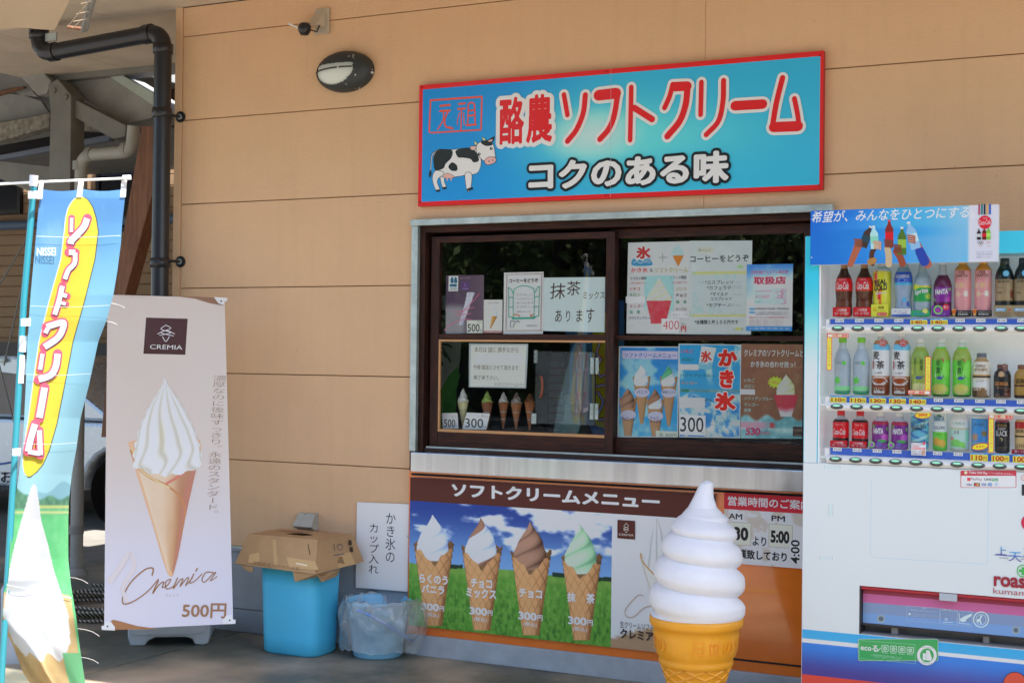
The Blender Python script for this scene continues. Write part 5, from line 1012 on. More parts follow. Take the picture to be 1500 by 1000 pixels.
bg_ = empty('clear_bag', (bc[0], bc[1], H*.3), 'crumpled clear rubbish bag folded over the rim of the pale blue bucket', 'rubbish bag')
def bagmesh(prof, seed, bulge):
    n = 96; vs = []; rr = np.random.RandomState(seed)
    for j, (r, z) in enumerate(prof):
        for i in range(n):
            th = 2*math.pi*i/n; w = .007*math.sin(7*th+seed)*math.sin(j*.7)+.003*math.sin(19*th+j*.5)+.0008*rr.randn(); k = bulge(th, j/len(prof)); vs.append((bc[0]+(r+w*(1 if j else .3)+k)*math.cos(th), bc[1]+(r+w+k)*math.sin(th), z+.006*math.sin(5*th+j)+.004*math.sin(17*th)))
    return MB().add(vs, [(j*n+i, j*n+(i+1) % n, (j+1)*n+(i+1) % n, (j+1)*n+i) for j in range(len(prof)-1) for i in range(n)], True)
bul = lambda th, t: .075*max(0, math.cos(th-math.radians(5)))**2*math.sin(min(1, t*1.1)*math.pi*.75)+.02*t*max(0, math.cos(th-math.radians(200)))
pr = [(R1*.80, H*.55), (R1*.9, H*.8), (R1*.97, H*.99), (R1*1.03, H*1.03), (R1*1.08, H*.99)]+[(R1*(1.10-.0*t)+.01*math.sin(t*5), H*(.95-.80*t)) for t in [k/12 for k in range(13)]]
bagmesh(pr, 4, bul).build('film', m, bg_)
# ================================================================ banner on a stand
TLd, TRd, BLd = 7.19, 7.26, 6.63
b_tl, b_tr, b_bl = at_d(157.5, 431.5, TLd), at_d(329, 436.5, TRd), at_d(152.5, 922, BLd)
BS = Surf(b_tl, b_tr-b_tl, (0, 0, 1)); nn = np.cross(b_tr-b_tl, b_tl-b_bl); nn /= np.linalg.norm(nn); BS.v = np.cross(nn, BS.u); BS.n = nn
bcen = at_z(247, 945, 0)
ban = empty('cone_banner', (float(bcen[0]), float(bcen[1]), 0), 'tall cream coloured banner of a white soft cream cone on a water weighted stand', 'banner stand')
A = Art(BS, 0, .00005)
pts = [(157.5, 431.5), (329, 436.5), (341.5, 913), (152.5, 922)]
q4 = [BS.Q(*p) for p in pts]
P4 = [BS.O+q[0]*BS.u+q[1]*BS.v for q in q4]; MB().prism([p-BS.n*.0006 for p in P4], -BS.n*.0015).build('sheet', M['white'], ban)
def bansheet(S, T):
    n = fbm(S*3, T*6, 4, 3); c = mixc((180, 168, 158), (184, 174, 166), S); c = mixc(c, (180, 178, 188), ss(.45, .9, T)); c = mixc(c, (176, 156, 132), ss(.012, .0, T-.012*np.sin(S*5))*.0)  # cooler lower part is glossy reflection put into the sheet colour
    return c, None
A.quad(pts, 24, 60, bansheet)
A.tf = (0, 240, 3.847); A.poly([(970, 744), (1215, 752), (1265, 800), (1180, 785), (1100, 760)], (126, 96, 76)); A.poly([(615, 742), (900, 756), (760, 752)], (150, 140, 134)); A.tf = (0, 0, 1)
A.rect(214, 465, 271.5, 519.5, (62, 34, 30)); A.text('CREMIA', 220, 505, 267, 511.5, (200, 192, 186), .0)
for p in ([(243, 476), (236, 482), (250, 487), (234, 491)], [(243, 476), (250, 481), (236, 487), (254, 492)], [(231, 489), (243, 484), (256, 489)], [(238, 493), (243, 500), (248, 493)]): A.stroke(p, .9, (206, 190, 190))
A.vtext('濃厚なのに後味すっきり。永遠のスタンダード。', 311.5, 549, 321, 757, (130, 104, 84), -.01)
# cream: long pleated swirl
def pleat(S, T):
    hw = .5*np.interp(T, [0, .04, .12, .3, .5, .7, .88, 1], [.015, .05, .17, .50, .78, .95, 1, .92]); cx_ = .47+.05*T; d = (S-cx_)/hw
    e = 1+.03*np.sin(T*60); m_ = ((np.abs(d) < e)*(T < .86+.10*np.cos((S-.5)*3)+.012*np.sin(S*30))).astype(float); d = np.clip(d, -1, 1)
    sw = ss(.62, .95, T); ph = np.arcsin(d)*12.0+1.2*np.sin(T*7)+sw*3.0*np.sin(S*9+T*16); v = .5+.5*np.cos(ph); v = v**.8*(.70+.3*np.sqrt(1-d*d))
    c = mixc((170, 166, 154), (212, 213, 212), v**.7); c = mixc(c, (176, 164, 122), ss(.2, .0, np.abs(d+.15))*ss(.35, .5, T)*ss(.85, .6, T)*.45*(1-v)); return c, m_
def wrap(S, T):
    c = mixc((196, 176, 152), (170, 130, 92), ss(.2, .9, S+.4*(T-.5))*.8+.25*fbm(S*5, T*8, 3)); c = mixc(c, (146, 92, 66), ss(.55, .8, S-.15*T)*.55); return c, None
A.spline([(192, 646), (190, 656), (197, 684), (210, 726), (224, 770), (237, 815), (245, 838), (250, 844), (255, 838), (264, 795), (275, 740), (286, 694), (293, 664), (294, 650), (286, 642), (240, 640)], (190, 154, 120), 4)
A.quad([(196, 664), (288, 664), (254, 836), (246, 836)], 40, 70, wrap)
A.spline([(276, 700), (291, 668), (283, 706), (272, 756), (260, 818), (252, 840), (262, 780), (268, 730)], (162, 108, 88), 4); A.stroke([(193, 660), (203, 684), (222, 700), (246, 712), (264, 728), (271, 748), (266, 780)], 5, (168, 116, 74), True, True, 1.5); A.stroke([(193, 656), (205, 686), (226, 702), (248, 714)], 2, (204, 172, 126)); A.stroke([(244, 708), (266, 694), (288, 668)], 4, (180, 106, 84))
A.quad([(193, 553), (296, 553), (296, 703), (193, 703)], 76, 100, pleat)
TT = (132, 96, 64)
for p, w, w2 in (([(223, 842), (224, 832), (212, 834), (192, 852), (180, 874), (182, 884), (196, 880), (216, 866), (232, 848)], 2.2, 1.6), ([(232, 850), (224, 868), (233, 856), (240, 852), (238, 860), (246, 856), (250, 848), (243, 852), (244, 862), (254, 858), (260, 846)], 1.8, 1.4), ([(260, 846), (254, 861), (264, 849), (268, 848), (264, 858), (274, 846), (276, 848), (272, 857), (282, 846)], 1.8, 1.4), ([(284, 840), (278, 853), (286, 850), (296, 840)], 1.8, 1.4), ([(312, 838), (302, 838), (296, 848), (300, 852), (310, 842), (316, 838), (308, 850), (318, 844)], 1.8, 1.2)): A.stroke(p, w, TT, True, True, w2)
A.stroke([(289, 832), (287, 836)], 2, TT); A.text('クレミア', 243, 869, 262, 874, TT, -.02)
A.text('500円', 267.5, 883, 331, 905, TT, .02); 
A.poly([(154, 914), (166, 907), (178, 910), (200, 916), (232, 921), (153, 922)], (140, 98, 62))
for k_, (p, w) in enumerate((([(162, 850), (176, 830), (190, 810), (196, 830), (180, 860), (186, 880)], 9),)): A.stroke(p, w, (184, 176, 176), True, True, 5)
A.build('print', M['banner'], ban)
for q_ in ([(157, 431), (151, 433)], ): pass
for cx_, cy_, sx_, sy_ in ((329, 436.5, -1, 1), (341.5, 913, -1, -1), (152.5, 922, 1, -1)):
    A = Art(BS, .004); A.poly([(cx_-sx_*3.5, cy_+sy_*0), (cx_-sx_*3.5, cy_+sy_*6), (cx_, cy_+sy_*6), (cx_+sx_*2, cy_+sy_*13), (cx_+sx_*10, cy_+sy_*12), (cx_+sx_*16, cy_+sy_*4), (cx_+sx_*16, cy_-sy_*1)] if cy_ > 500 else [(cx_+4, cy_), (cx_+4, cy_+5), (cx_, cy_+5), (cx_-1, cy_+11), (cx_-9, cy_+8), (cx_-15, cy_+0), (cx_-15, cy_-1)][::1], (200, 204, 214)); A.circ(cx_+sx_*5, cy_+sy_*5, 1.3, (60, 60, 60)); A.build('corner_clip', M['plastic_print'], ban)
# pole and X arms behind, weighted base
hf = np.array([BS.u[0], BS.u[1], 0]); hf /= np.linalg.norm(hf); back = np.array([-hf[1], hf[0], 0]); back = back if np.dot(back, FW) > 0 else -back
cb_ = np.array([bcen[0], bcen[1], 0])
for p, q_ in (((162, 436), (336, 905)), ((325, 441), (158, 914))): MB().tube([at_d(p[0], p[1], TLd+.14), cb_+back*.18+np.array([0, 0, .45]), at_d(q_[0], q_[1], BLd+.14)], .006, 8).build('stay_arm', M['galv'], ban)
MB().tube([cb_+back*.18+np.array([0, 0, .10]), cb_+back*.18+np.array([0, 0, .50])], .012, 10).build('post', M['greyplastic'], ban)
scb = depth(bcen)/FPX
def bq(x, y): return cb_+hf*((x-247)*scb)+np.array([0, 0, (949-y)*scb])
prof = [(188, 918), (306, 914), (306, 936), (304, 947), (296, 949), (284, 948), (281, 940), (272, 937), (228, 937), (217, 942), (213, 949), (200, 951), (192, 949), (188, 936)]
prof = [(x, max(min(y, 949), 900)) for x, y in prof]
MB().prism([bq(*p) for p in prof], back*.36).build('base', M['greyplastic'], ban, bevel=.012, seg=3)
MB().prism([bq(*p)-back*.002 for p in [(193, 917), (301, 913), (301, 927), (288, 932), (206, 933), (193, 931)]], -back*.006).build('base_panel', M['greyplastic'], ban, bevel=.004)
# ================================================================ soft cream flag in the sun
LE = [(262, 62), (280, 60), (300, 57), (430, 45), (500, 40), (560, 38), (640, 34), (700, 27), (730, 22), (760, 17), (850, 12), (866, 6), (905, 3), (925, 8), (940, 17), (985, 34), (1000, 44), (1030, 60), (1060, 75)]
RE = [(262, 178), (281, 182), (290, 183), (326, 179), (357, 177), (396, 172), (432, 166), (469, 156), (500, 144), (565, 130), (612, 118), (656, 112), (695, 105), (734, 101), (760, 100), (818, 100), (857, 104), (875, 107), (906, 112), (948, 117), (1000, 125), (1060, 132)]
def ev(tab, y): return np.interp(y, [a for a, b in tab], [b for a, b in tab])
def fdepth(px, py):
    px = np.asarray(px, float); py = np.asarray(py, float); l, r = ev(LE, py), ev(RE, py); s = (px-l)/np.maximum(r-l, 1); w = (r-l)/410.; dd = np.sqrt(np.maximum(.45**2-w**2, .02))*.8
    low = ss(850, 960, py); rp = .012*np.sin(s*5+py*.012)*ss(270, 420, py)+low*(.06*np.sin(s*6.5+1+py*.02)+.03*np.sin(s*13-py*.045))-low*.10*np.sin(np.clip(s, 0, 1)*math.pi)
    return 4.98+dd*s*.9+rp
class Flag:
    def Q(s, px, py): return np.array([px, py], float)
    def P(s, ab, off):
        ab = np.asarray(ab, float); d = fdepth(ab[:, 0], ab[:, 1])-off; R_ = FW[None]+RX[None]*((ab[:, 0:1]-750)/FPX)-UP[None]*((ab[:, 1:2]-500)/FPX); return CAM+R_*d[:, None]
foot = at_z(-8, 1075, 0); fl = empty('soft_cream_flag', tuple(at_d(8, 1060, 5.0)), 'sunlit blue flag with yellow tongue lettering on a teal pole at the left', 'flag')
fl.location = (fl.location.x, fl.location.y, 0)
def flagcol(S, T):
    py = 262+T*(1052-262); l, r = ev(LE, py), ev(RE, py); px = l+S*(r-l); py = py+ (4*np.sin(S*3.1))*(T < .03)*0
    n = fbm(S*3, T*9, 2); c = mixc((56, 136, 206), (120, 190, 222), ss(280, 470, py)); c = mixc(c, (150, 206, 222), ss(470, 690, py)); c = mixc(c, (196, 214, 226), ss(.55, .8, n)*ss(420, 300, py)*.5)
    hill = 716+8*np.sin(S*5)+4*np.sin(S*13); c = mixc(c, (110, 170, 190), ss(hill-2, hill+2, py)*.8)
    nt2 = fbm(S*22, py/8, 7); trees = ss(726+3*np.sin(S*17)-14*(1-ss(.0, .3, S)), 731+3*np.sin(S*17)-14*(1-ss(.0, .3, S)), py)*(1-ss(744, 748, py)); c = mixc(c, mixc((20, 96, 66), (90, 160, 120), nt2), trees)
    c = mixc(c, mixc((60, 170, 100), (110, 196, 130), nt2), ss(742, 748, py)); c = mixc(c, (190, 200, 110), ss(3, 1, np.abs(py-742))*ss(.25, .4, S)); c = mixc(c, (196, 200, 130), ss(2, .5, np.abs(py-750)));
    g2 = mixc((44, 176, 96), (110, 200, 130), fbm(S*9, py/14, 5)); c = mixc(c, g2, ss(752, 758, py))
    # tongue
    tc_ = np.interp(py, [285, 300, 340, 400, 470, 540, 600, 660, 695], [116, 117, 117, 108, 90, 74, 66, 57, 45]); tw = np.interp(py, [292, 296, 305, 320, 340, 400, 470, 540, 600, 650, 680, 692, 697], [0, 7, 15, 21, 24, 23, 25, 23, 21, 19, 15, 7, 0]); tc_ = np.interp(py, [292, 340, 380, 440, 500, 560, 620, 660, 697], [117, 119, 114, 98, 82, 72, 62, 53, 43])
    d = np.abs(px-tc_)/np.maximum(tw, .01); inn = (py > 292)*(py < 697); 
    # white soft cream on the lower half
    cx_ = np.interp(py, [710, 760, 830, 900, 960], [50, 46, 46, 52, 66]); hw = np.interp(py, [708, 713, 730, 760, 800, 850, 900, 940, 965], [0, 4, 8, 14, 25, 36, 48, 42, 26]); wv = (np.abs(px-cx_) < hw)*(py > 708)*(py < 962+6*np.sin(S*22)); cone_ = (py > 866+6*np.sin(S*8))*(np.abs(px-64) < 60-.0*py); c = mixc(c, mixc((170, 140, 84), (206, 180, 120), fbm(S*9, py/20, 3)), (cone_*(S < .97))*1.0); c = mixc(c, mixc((196, 204, 214), (216, 218, 222), fbm(S*5, py/40, 9)), wv*1.0)
    c = mixc(c, (80, 170, 110), ((py > 955)*(S > .72))*1.0)
    return c, None
A = Art(Flag(), 0, .0001); ns, nt_ = 76, 430; S, T = np.meshgrid(np.linspace(0, 1, ns+1), np.linspace(0, 1, nt_+1)); py = 277+T*(1052-277); l, r = ev(LE, py), ev(RE, py); px = l+S*(r-l)
py = py+np.where(T < .25, 3.0*np.abs(np.sin(S*2*math.pi))*(1-T*4), 0)
rgb, _m = flagcol(S, (py-262)/(1052-262)); rgb = np.clip(lin(np.clip(rgb, 0, 255))*.80+.07, .004, .8)
idx = np.arange((ns+1)*(nt_+1)).reshape(nt_+1, ns+1); f = np.stack([idx[:-1, :-1], idx[1:, :-1], idx[1:, 1:], idx[:-1, 1:]], -1).reshape(-1, 4)
A.raw(np.stack([px.ravel(), py.ravel()], 1), [tuple(t) for t in f.tolist()], rgb.reshape(-1, 3)); A.build('cloth', M['flag'], fl, smooth=True)
A = Art(Flag(), .0012, .0003); ty = [287.5, 289, 292, 297, 305, 320, 340, 380, 440, 500, 560, 620, 660, 680, 692, 698]; tcx = [118, 118, 118, 118, 118, 118.5, 119, 114, 98, 82, 72, 62, 53, 48, 44, 42]; tww = [0, 5, 9, 13, 17.5, 21.5, 24, 24, 25, 24, 22.5, 20.5, 18, 14, 8, 1]
def tstrip(dl, dr, y0, y1, col):
    n = 110; yy = np.linspace(y0, y1, n+1); c_ = np.interp(yy, ty, tcx); w_ = np.interp(yy, ty, tww); pts = np.array([(c_[i]-w_[i]-dl+(2*w_[i]+dl+dr)*k/8, yy[i]) for i in range(n+1) for k in range(9)]); A.raw(pts, [(i*9+k, i*9+9+k, i*9+10+k, i*9+k+1) for i in range(n) for k in range(8)], col)
gl = lambda c: tuple(np.clip(lin(c)*.80+.07, 0, .8))
tstrip(1.8, .4, 287, 697, gl((230, 236, 238))); tstrip(.3, 1.8, 289, 699, gl((30, 50, 60))); tstrip(.3, .4, 288.5, 697.5, gl((250, 226, 30))); A.build('tongue_print', M['flag'], fl)
A = Art(Flag(), .0030, .0002); A.tf = (0, 240, 3.847)
LET = [(([(404, 305), (402, 385)], 16), ([(492, 308), (470, 360), (405, 430), (398, 452)], 30)),
       (([(388, 498), (425, 500)], 26), ([(424, 500), (420, 560), (385, 600), (366, 650)], 22)),
       (([(352, 688), (330, 780), (308, 850)], 24), ([(345, 735), (378, 745)], 20), ([(335, 780), (372, 790)], 16))]
PKc = (226, 84, 110); LBc = (206, 224, 234)
def wr(strokes, tf, dx=0):
    A.tf = tf
    strokes = [([(p[i][0]+(p[i+1][0]-p[i][0])*k/6, p[i][1]+(p[i+1][1]-p[i][1])*k/6) for i in range(len(p)-1) for k in range(6)]+[p[-1]] if len(p) == 2 else p, w) for p, w in strokes]
    for p, w in strokes: A.stroke(p, w*1.2+18, PKc, flat=False)
    A.L += .0012
    for p, w in strokes: A.stroke([(x+3, y+4) for x, y in p], w*1.2, (40, 50, 70), flat=True)
    A.L += .0008
    for p, w in strokes: A.stroke(p, w*1.2, LBc, flat=True)
for s_ in LET: wr(s_, (0, 240, 3.847)); A.L = .003
t2 = (0, 440, 3.844)
wr((([(262, 150), (290, 140), (355, 125), (350, 170), (320, 215), (250, 262)], 30), ([(255, 185), (270, 155)], 22)), t2)
wr((([(240, 300), (226, 390)], 20), ([(325, 300), (315, 370), (285, 420), (218, 445)], 30)), t2)
wr((([(252, 490), (222, 660)], 32),), t2)
wr((([(198, 695), (170, 790), (158, 850)], 30), ([(158, 850), (225, 862)], 22), ([(222, 730), (228, 870)], 24)), t2)
A.tf = (0, 0, 1); A.text('NISSEI', 54, 362.5, 82, 374.5, (226, 232, 238), .02)
for yy in (346, 448, 548, 649): A.stroke([(ev(LE, yy)+1, yy), ((ev(LE, yy)+ev(RE, yy))/2, yy+1.5), (ev(RE, yy)-1, yy-1)], .7, (200, 220, 232))
A.stroke([(ev(LE, 858)+1, 856), (60, 866), (104, 875)], 1.2, (220, 222, 226))
A.build('lettering', M['flag'], fl)
M['teal'] = mat('teal_pole', (.03, .24, .30), .3); M['strap'] = mat('white_strap', C(214, 216, 214), .6)
pdn = lambda px_, py_, o=0.0: at_d(px_, py_, 4.99+o)
MB().tube([pdn(49.5, 274), pdn(35, 440), pdn(22.5, 650), pdn(10, 860), pdn(-2, 1068)], .0115, 12).build('pole', M['teal'], fl)
MB().tube([pdn(49.8, 257), pdn(48.5, 273)], [.015, .0145], 12).build('pole_cap', M['strap'], fl)
MB().tube([pdn(34, 492), pdn(32.5, 515)], .014, 12).build('pole_joint', M['strap'], fl)
MB().tube([pdn(31.5, 520), pdn(29.5, 561)], .0119, 12).build('pole_sticker', M['white'], fl)
e1 = at_d(191, 261, fdepth(180, 281)-.0); MB().tube([at_d(-25, 271, 4.90), pdn(50, 267, -.0), e1], .0045, 8).build('cross_bar', M['strap'], fl)
MB().tube([at_d(180, 260.5, fdepth(180, 281)), at_d(192, 260, fdepth(182, 281))], .009, 8).build('bar_end', M['strap'], fl)
for x0, x1_, y1_, w in ((61, 58, 292, 7), (119, 116, 289, 8), (182, 180, 289, 8)):
    A = Art(Flag(), -.004, .0005); A.poly([(x0-w/2, 264), (x0+w/2, 264), (x1_+w/2, y1_), (x1_-w/2, y1_)], (214, 216, 212)); A.L = .006; A.poly([(x0-w/2, 264), (x0+w/2, 264), (x1_+w/2, y1_), (x1_-w/2, y1_)], (214, 216, 212)); A.build('loop', M['flag'], fl)
for px_, py_, w in ((52, 285.5, 20), (38, 472, 13), (24.5, 662, 11)):
    A = Art(Flag(), .016, .0005); A.poly([(px_-w/2-1, py_-5.5), (px_+w/2+1, py_-6.5), (px_+w/2, py_+5.5), (px_-w/2-1, py_+5.5)], (214, 216, 212)); A.build('side_loop', M['flag'], fl)
rr = np.random.RandomState(11)
for k in (1, 2, 12, 14, 15):
    yy = rr.uniform(500, 935) if k > 26 else [350, 444, 470, 568, 590, 610, 640, 735, 746, 765, 787, 812, 845, 880, 920, 962, 520, 540, 555, 600, 625, 730, 755, 775, 800, 830, 660][k]
    x = float(ev(RE, yy)); ln = rr.uniform(3, 8) if k not in (12, 13, 14, 15, 1, 2) else rr.uniform(16, 38); d = float(fdepth(x, yy))
    MB().tube([at_d(x-1, yy, d), at_d(x+ln*.3, yy+1, d), at_d(x+ln*.7, yy+ln*.12+1, d+.01), at_d(x+ln, yy+ln*.35, d+.01)], .0005, 4, cap=False).build('loose_thread', M['strap'], fl)
MB().lathe([(0, 0), (.13, 0), (.13, .03), (.05, .06), (.02, .12), (0, .12)], (fl.location.x-.02, fl.location.y, 0), 20).build('base', M['greyplastic'], fl)
# ================================================================ giant soft cream figure
ysc = -.86; xc = X(1020.5, 850, ysc); pc = np.array([xc, ysc, 0]); scm = depth(pc+np.array([0, 0, .8]))/FPX
def zz_(cy_): return Z(1020.5, 680+cy_/3.126, ysc)
giant = empty('giant_soft_cream', (xc, ysc, 0), 'large plastic soft serve cone figure standing in front of the orange counter panel', 'display figure')
M['figwhite'] = mat('figure_white', C(186, 186, 206), .42, noise=.05, nscale=5, bump=.03, bscale=30); M['figyel'] = mat('figure_yellow', C(222, 130, 28), .38, noise=.07, nscale=9)
ringz = [705, 572, 443, 328, 243, 195, 150, 110, 72]  # layer boundaries in the enlarged view
cxs = [0, 5, 13, 20, 26, 24, 28, 36, 46]
nb_ = len(ringz)-1; nz, na = 240, 96; vs = []
def pr_(tab, t): return float(np.interp(t, range(len(tab)), tab))
def P3(i): t = i; return t
for j in range(nz+1):
    T_ = nb_*j/nz
    for i in range(na):
        th = 2*math.pi*i/na; tt = T_; ph = tt+(th/(2*math.pi))-.825; fr = ph-math.floor(ph)
        bul_ = 1-.18*abs(2*fr-1)**2.8*ss(0, .35, tt)*(1 if tt < 3.6 else max(0, 1-(tt-3.6)/.9))
        base_r = 1.03*float(np.interp(tt, [0, .5, 1.5, 2.5, 3.5, 4.0, 4.4, 5, 6, 7, 7.6, 8], [210, 215, 204, 181, 144, 114, 90, 64, 45, 35, 31, 27])); r_1 = base_r/3.126*scm*float(bul_)
        if tt < .25: r_1 *= .93+.07*math.sin(tt/.25*math.pi/2)
        if tt > nb_-.6: r_1 *= math.sqrt(max(0, 1-((tt-(nb_-.6))/.6)**2))
        ox = pr_(cxs, tt)/3.126*scm
        vs.append((xc+r_1*math.cos(th)+ox*.89, ysc+r_1*math.sin(th)+ox*.44, zz_(pr_(ringz, tt))))
MB().add(vs, [(j*na+i, j*na+(i+1) % na, (j+1)*na+(i+1) % na, (j+1)*na+i) for j in range(nz) for i in range(na)], True).build('cream', M['figwhite'], giant)
z1_ = zz_(688); 
def rz(px_h, cy_): return (px_h/3.126*scm, zz_(cy_))
pr = [(0, zz_(700)), rz(200, 695), rz(211, 690), rz(214, 702), rz(213, 722), rz(206, 735), rz(196, 740), rz(196, 770), rz(190, 830), rz(180, 862), rz(170, 876), rz(168, 884), rz(171, 894), rz(168, 908), rz(158, 916)]
MB().lathe(pr, (xc, ysc, 0), 72).build('cup', M['figyel'], giant)
mb = MB(); vs = []; nz, na = 150, 160; z0_ = zz_(916); 
for j in range(nz+1):
    t = j/nz; z = z0_*(1-t)+.07*t; r0 = (156/3.126*scm)*(1-t)+.055*t
    for i in range(na):
        th = 2*math.pi*i/na; a_ = (th*10/(2*math.pi)*1+ t*6) % 1; b2 = (th*10/(2*math.pi)-t*6) % 1; g_ = max(math.exp(-((a_-.5)/.09)**2), math.exp(-((b2-.5)/.09)**2)); vs.append((xc+(r0+.0065*g_)*math.cos(th), ysc+(r0+.0065*g_)*math.sin(th), z))
mb.add(vs, [(j*na+i, j*na+(i+1) % na, (j+1)*na+(i+1) % na, (j+1)*na+i) for j in range(nz) for i in range(na)], True).build('waffle_cone', M['figyel'], giant)
MB().lathe([(0, 0), (.17, 0), (.17, .05), (.12, .075), (0, .08)], (xc, ysc, 0), 40).build('base', M['white'], giant)
class CylW(Cyl):
    def P(s, ab, off):
        p = Cyl.P(s, ab, off); c_, s_ = math.cos(s.rot), math.sin(s.rot); return np.stack([p[:, 0]*c_-p[:, 1]*s_+xc, p[:, 0]*s_+p[:, 1]*c_+ysc, p[:, 2]], 1)
cw = CylW(195/3.126*scm); cw.rot = .55-.15; A = Art(cw, .0012); A.local = True; zl_ = zz_(838); zh_ = zz_(770); w_ = zh_-zl_
A.text('日世のソフト', -.02, zh_, -.02+w_*6.2, zl_, (214, 122, 24), .0); A.build('embossed_lettering', M['plastic_print'], giant)
A = Art(cw, .0012); A.local = True; A.text('日世の', -.02-w_*5, zh_, -.02-w_*2.1, zl_, (214, 122, 24), .0); A.build('embossed_lettering', M['plastic_print'], giant)
# ================================================================ drinks vending machine
YV = -.70; V1 = (1170, 280, 4.545); V2 = (1170, 480, 4.545); V3 = (1170, 670, 3.03); V5 = (1170, 840, 4.545)
def vx(px, py=600, y=YV): return X(px, py, y)
vL = vx(1177, 600); vT = Z(1180, 346, YV); vR = vL+1.17; vB = .04
vm = empty('vending_machine', ((vL+vR)/2, -.35, 0), 'white and sky blue drinks vending machine at the right edge of the shop front', 'vending machine')
M['vwhite'] = print_mat('machine_front', .32, .4); M['vcyan'] = mat('cyan_frame', C(56, 168, 214), .3, coat=.4); M['vin'] = mat('display_lining', C(190, 192, 196), .5, noise=.04); M['vin'].node_tree.nodes['Principled BSDF'].inputs['Emission Color'].default_value = (.9, .95, 1, 1); M['vin'].node_tree.nodes['Principled BSDF'].inputs['Emission Strength'].default_value = .045
M['rail'] = mat('button_rail', C(190, 196, 222), .3, coat=.4); M['vbody'] = mat('machine_body', C(190, 200, 214), .4)
dL = vx(1198.6, 500); dT = Z(1480, 371, YV); dB = Z(1196, 677.5, YV)
sB, sT, sL = Z(1259, 928, YV), Z(1259, 857, YV), vx(1258.5, 890)
F = .03
MB().box(vL+.004, vR-.004, YV+.17, -.08, vB, vT-.004).build('cabinet', M['vbody'], vm, bevel=.006)
# door frame pieces around the display and the delivery slot
MB().box(dL, vR-.03, YV, YV+.168, dT, vT).build('top_panel', M['vcyan'], vm, bevel=.004)
def frcol(z):
    t = ss(0, 1, (z-dB)/(vT-dB)); return mixc((182, 206, 232), (40, 160, 210), ss(.15, .75, t))
A = Art(wallplane(YV), .0004)
MB().box(vL, dL-.0005, YV, YV+.168, dB, vT).build('side_frame', M['vcyan'], vm, bevel=.004)
MB().box(vR-.029, vR, YV, YV+.168, dB, vT).build('side_frame', M['vcyan'], vm, bevel=.004)
MB().box(vL, sL, YV, YV+.168, vB, dB-.0005).build('lower_door', M['vbody'], vm, bevel=.004); MB().box(sL+.0004, vR, YV, YV+.168, sT, dB-.0005).build('lower_door', M['vbody'], vm, bevel=.003); MB().box(sL+.0004, vR, YV, YV+.168, vB, sB).build('lower_door', M['vbody'], vm, bevel=.003)
# printed film on the frame: blue fading to pale, and stripes low down
A.local = True
A.quad([(vL+.003, vT-.004), (dL-.002, vT-.004), (dL-.002, dB), (vL+.003, dB)], 2, 40, lambda S, T: (mixc((50, 170, 214), (184, 206, 232), ss(.15, .62, T)), None))
zc_, zw0, zw1, zr = Z(1170, 920, YV), Z(1170, 933.5, YV), Z(1170, 939, YV), Z(1170, 986, YV)
def low(x0, x1, z0, z1, n=30):
    def f_(S, T):
        z = z1+(z0-z1)*T; c = np.zeros(S.shape+(3,))+np.array([186, 204, 230]); c = mixc(c, (40, 144, 204), (z < zc_)*1.0); c = mixc(c, (190, 206, 230), ((z < zw0)*(z > zw1))*1.0)
        k = ss(zw1, zr, z); c = np.where((z <= zw1)[..., None], mixc((44, 110, 186), (64, 52, 120), k), c); return mixc(c, (196, 62, 48), (z < zr)*1.0), None
    A.quad([(x0, z1), (x1, z1), (x1, z0), (x0, z0)], 1, n, f_)
low(vL+.003, sL, vB+.004, dB-.004, 330); low(sL, vR-.004, sT, dB-.004, 2); low(sL, vR-.004, vB+.004, sB, 200); A.local = False
# raised blank panel outline (the printed figure on it is not reproduced)
A.tf = V3; A.stroke([(330, 98), (322, 110), (318, 432), (330, 442), (828, 472), (838, 464), (842, 140)], 2, (160, 180, 200), False)
for q_ in ((115, 34, 184, 50), (132, 206, 152, 258), (94, 436, 150, 452)): A.rect(*q_, (178, 194, 212)); A.stroke([(q_[0], q_[1]), (q_[0], q_[3])], 2, (166, 166, 160), False); A.stroke([(q_[2], q_[1]), (q_[2], q_[3])], 2, (166, 166, 160), False)
# payment sticker
A.rrect(718, 57, 966, 133, 6, (168, 50, 62)); A.rrect(721, 80, 963, 131, 4, (196, 204, 222)); A.text('Coke ON Pay', 756, 61, 838, 75, (206, 206, 220), .02); A.text('スマホ自販機 お支払い', 842, 66, 952, 74, (200, 180, 190)); A.circ(742, 66, 7, (206, 190, 150)); A.rect(748, 88, 762, 103, (190, 60, 70)); A.text('PayPay', 764, 90, 814, 103, (110, 60, 80)); A.text('LINE', 824, 91, 856, 101, (60, 70, 80), .02); A.rect(858, 91, 884, 104, (40, 140, 90)); A.text('Pay', 861, 93, 881, 102, (200, 210, 210), .02)
A.text('VISA', 744, 115, 770, 124, (70, 80, 120), .02); A.rect(778, 111, 804, 127, (50, 40, 50)); A.circ(787, 119, 5.5, (190, 60, 50)); A.circ(795, 119, 5.5, (200, 140, 60)); A.rect(812, 112, 832, 126, (150, 160, 180)); A.text('JCB', 813, 115, 831, 124, (60, 70, 120), .01); A.rect(840, 112, 858, 126, (60, 120, 170)); A.text('AMEX', 841, 116, 857, 122, (200, 210, 220)); A.circ(878, 118, 7, (150, 170, 190))
A.tf = (1340, 670, 4.76); A.circ(800, 452, 58, (176, 30, 62)); A.text('C', 768, 420, 800, 486, (206, 206, 214), .03); A.rect(747, 186, 900, 270, (30, 34, 44)); A.circ(760, 140, 18, (206, 190, 190)); A.ring(760, 140, 18, 3, (190, 60, 60)); A.text('ON', 750, 132, 772, 148, (190, 110, 60))
A.tf = V3; 
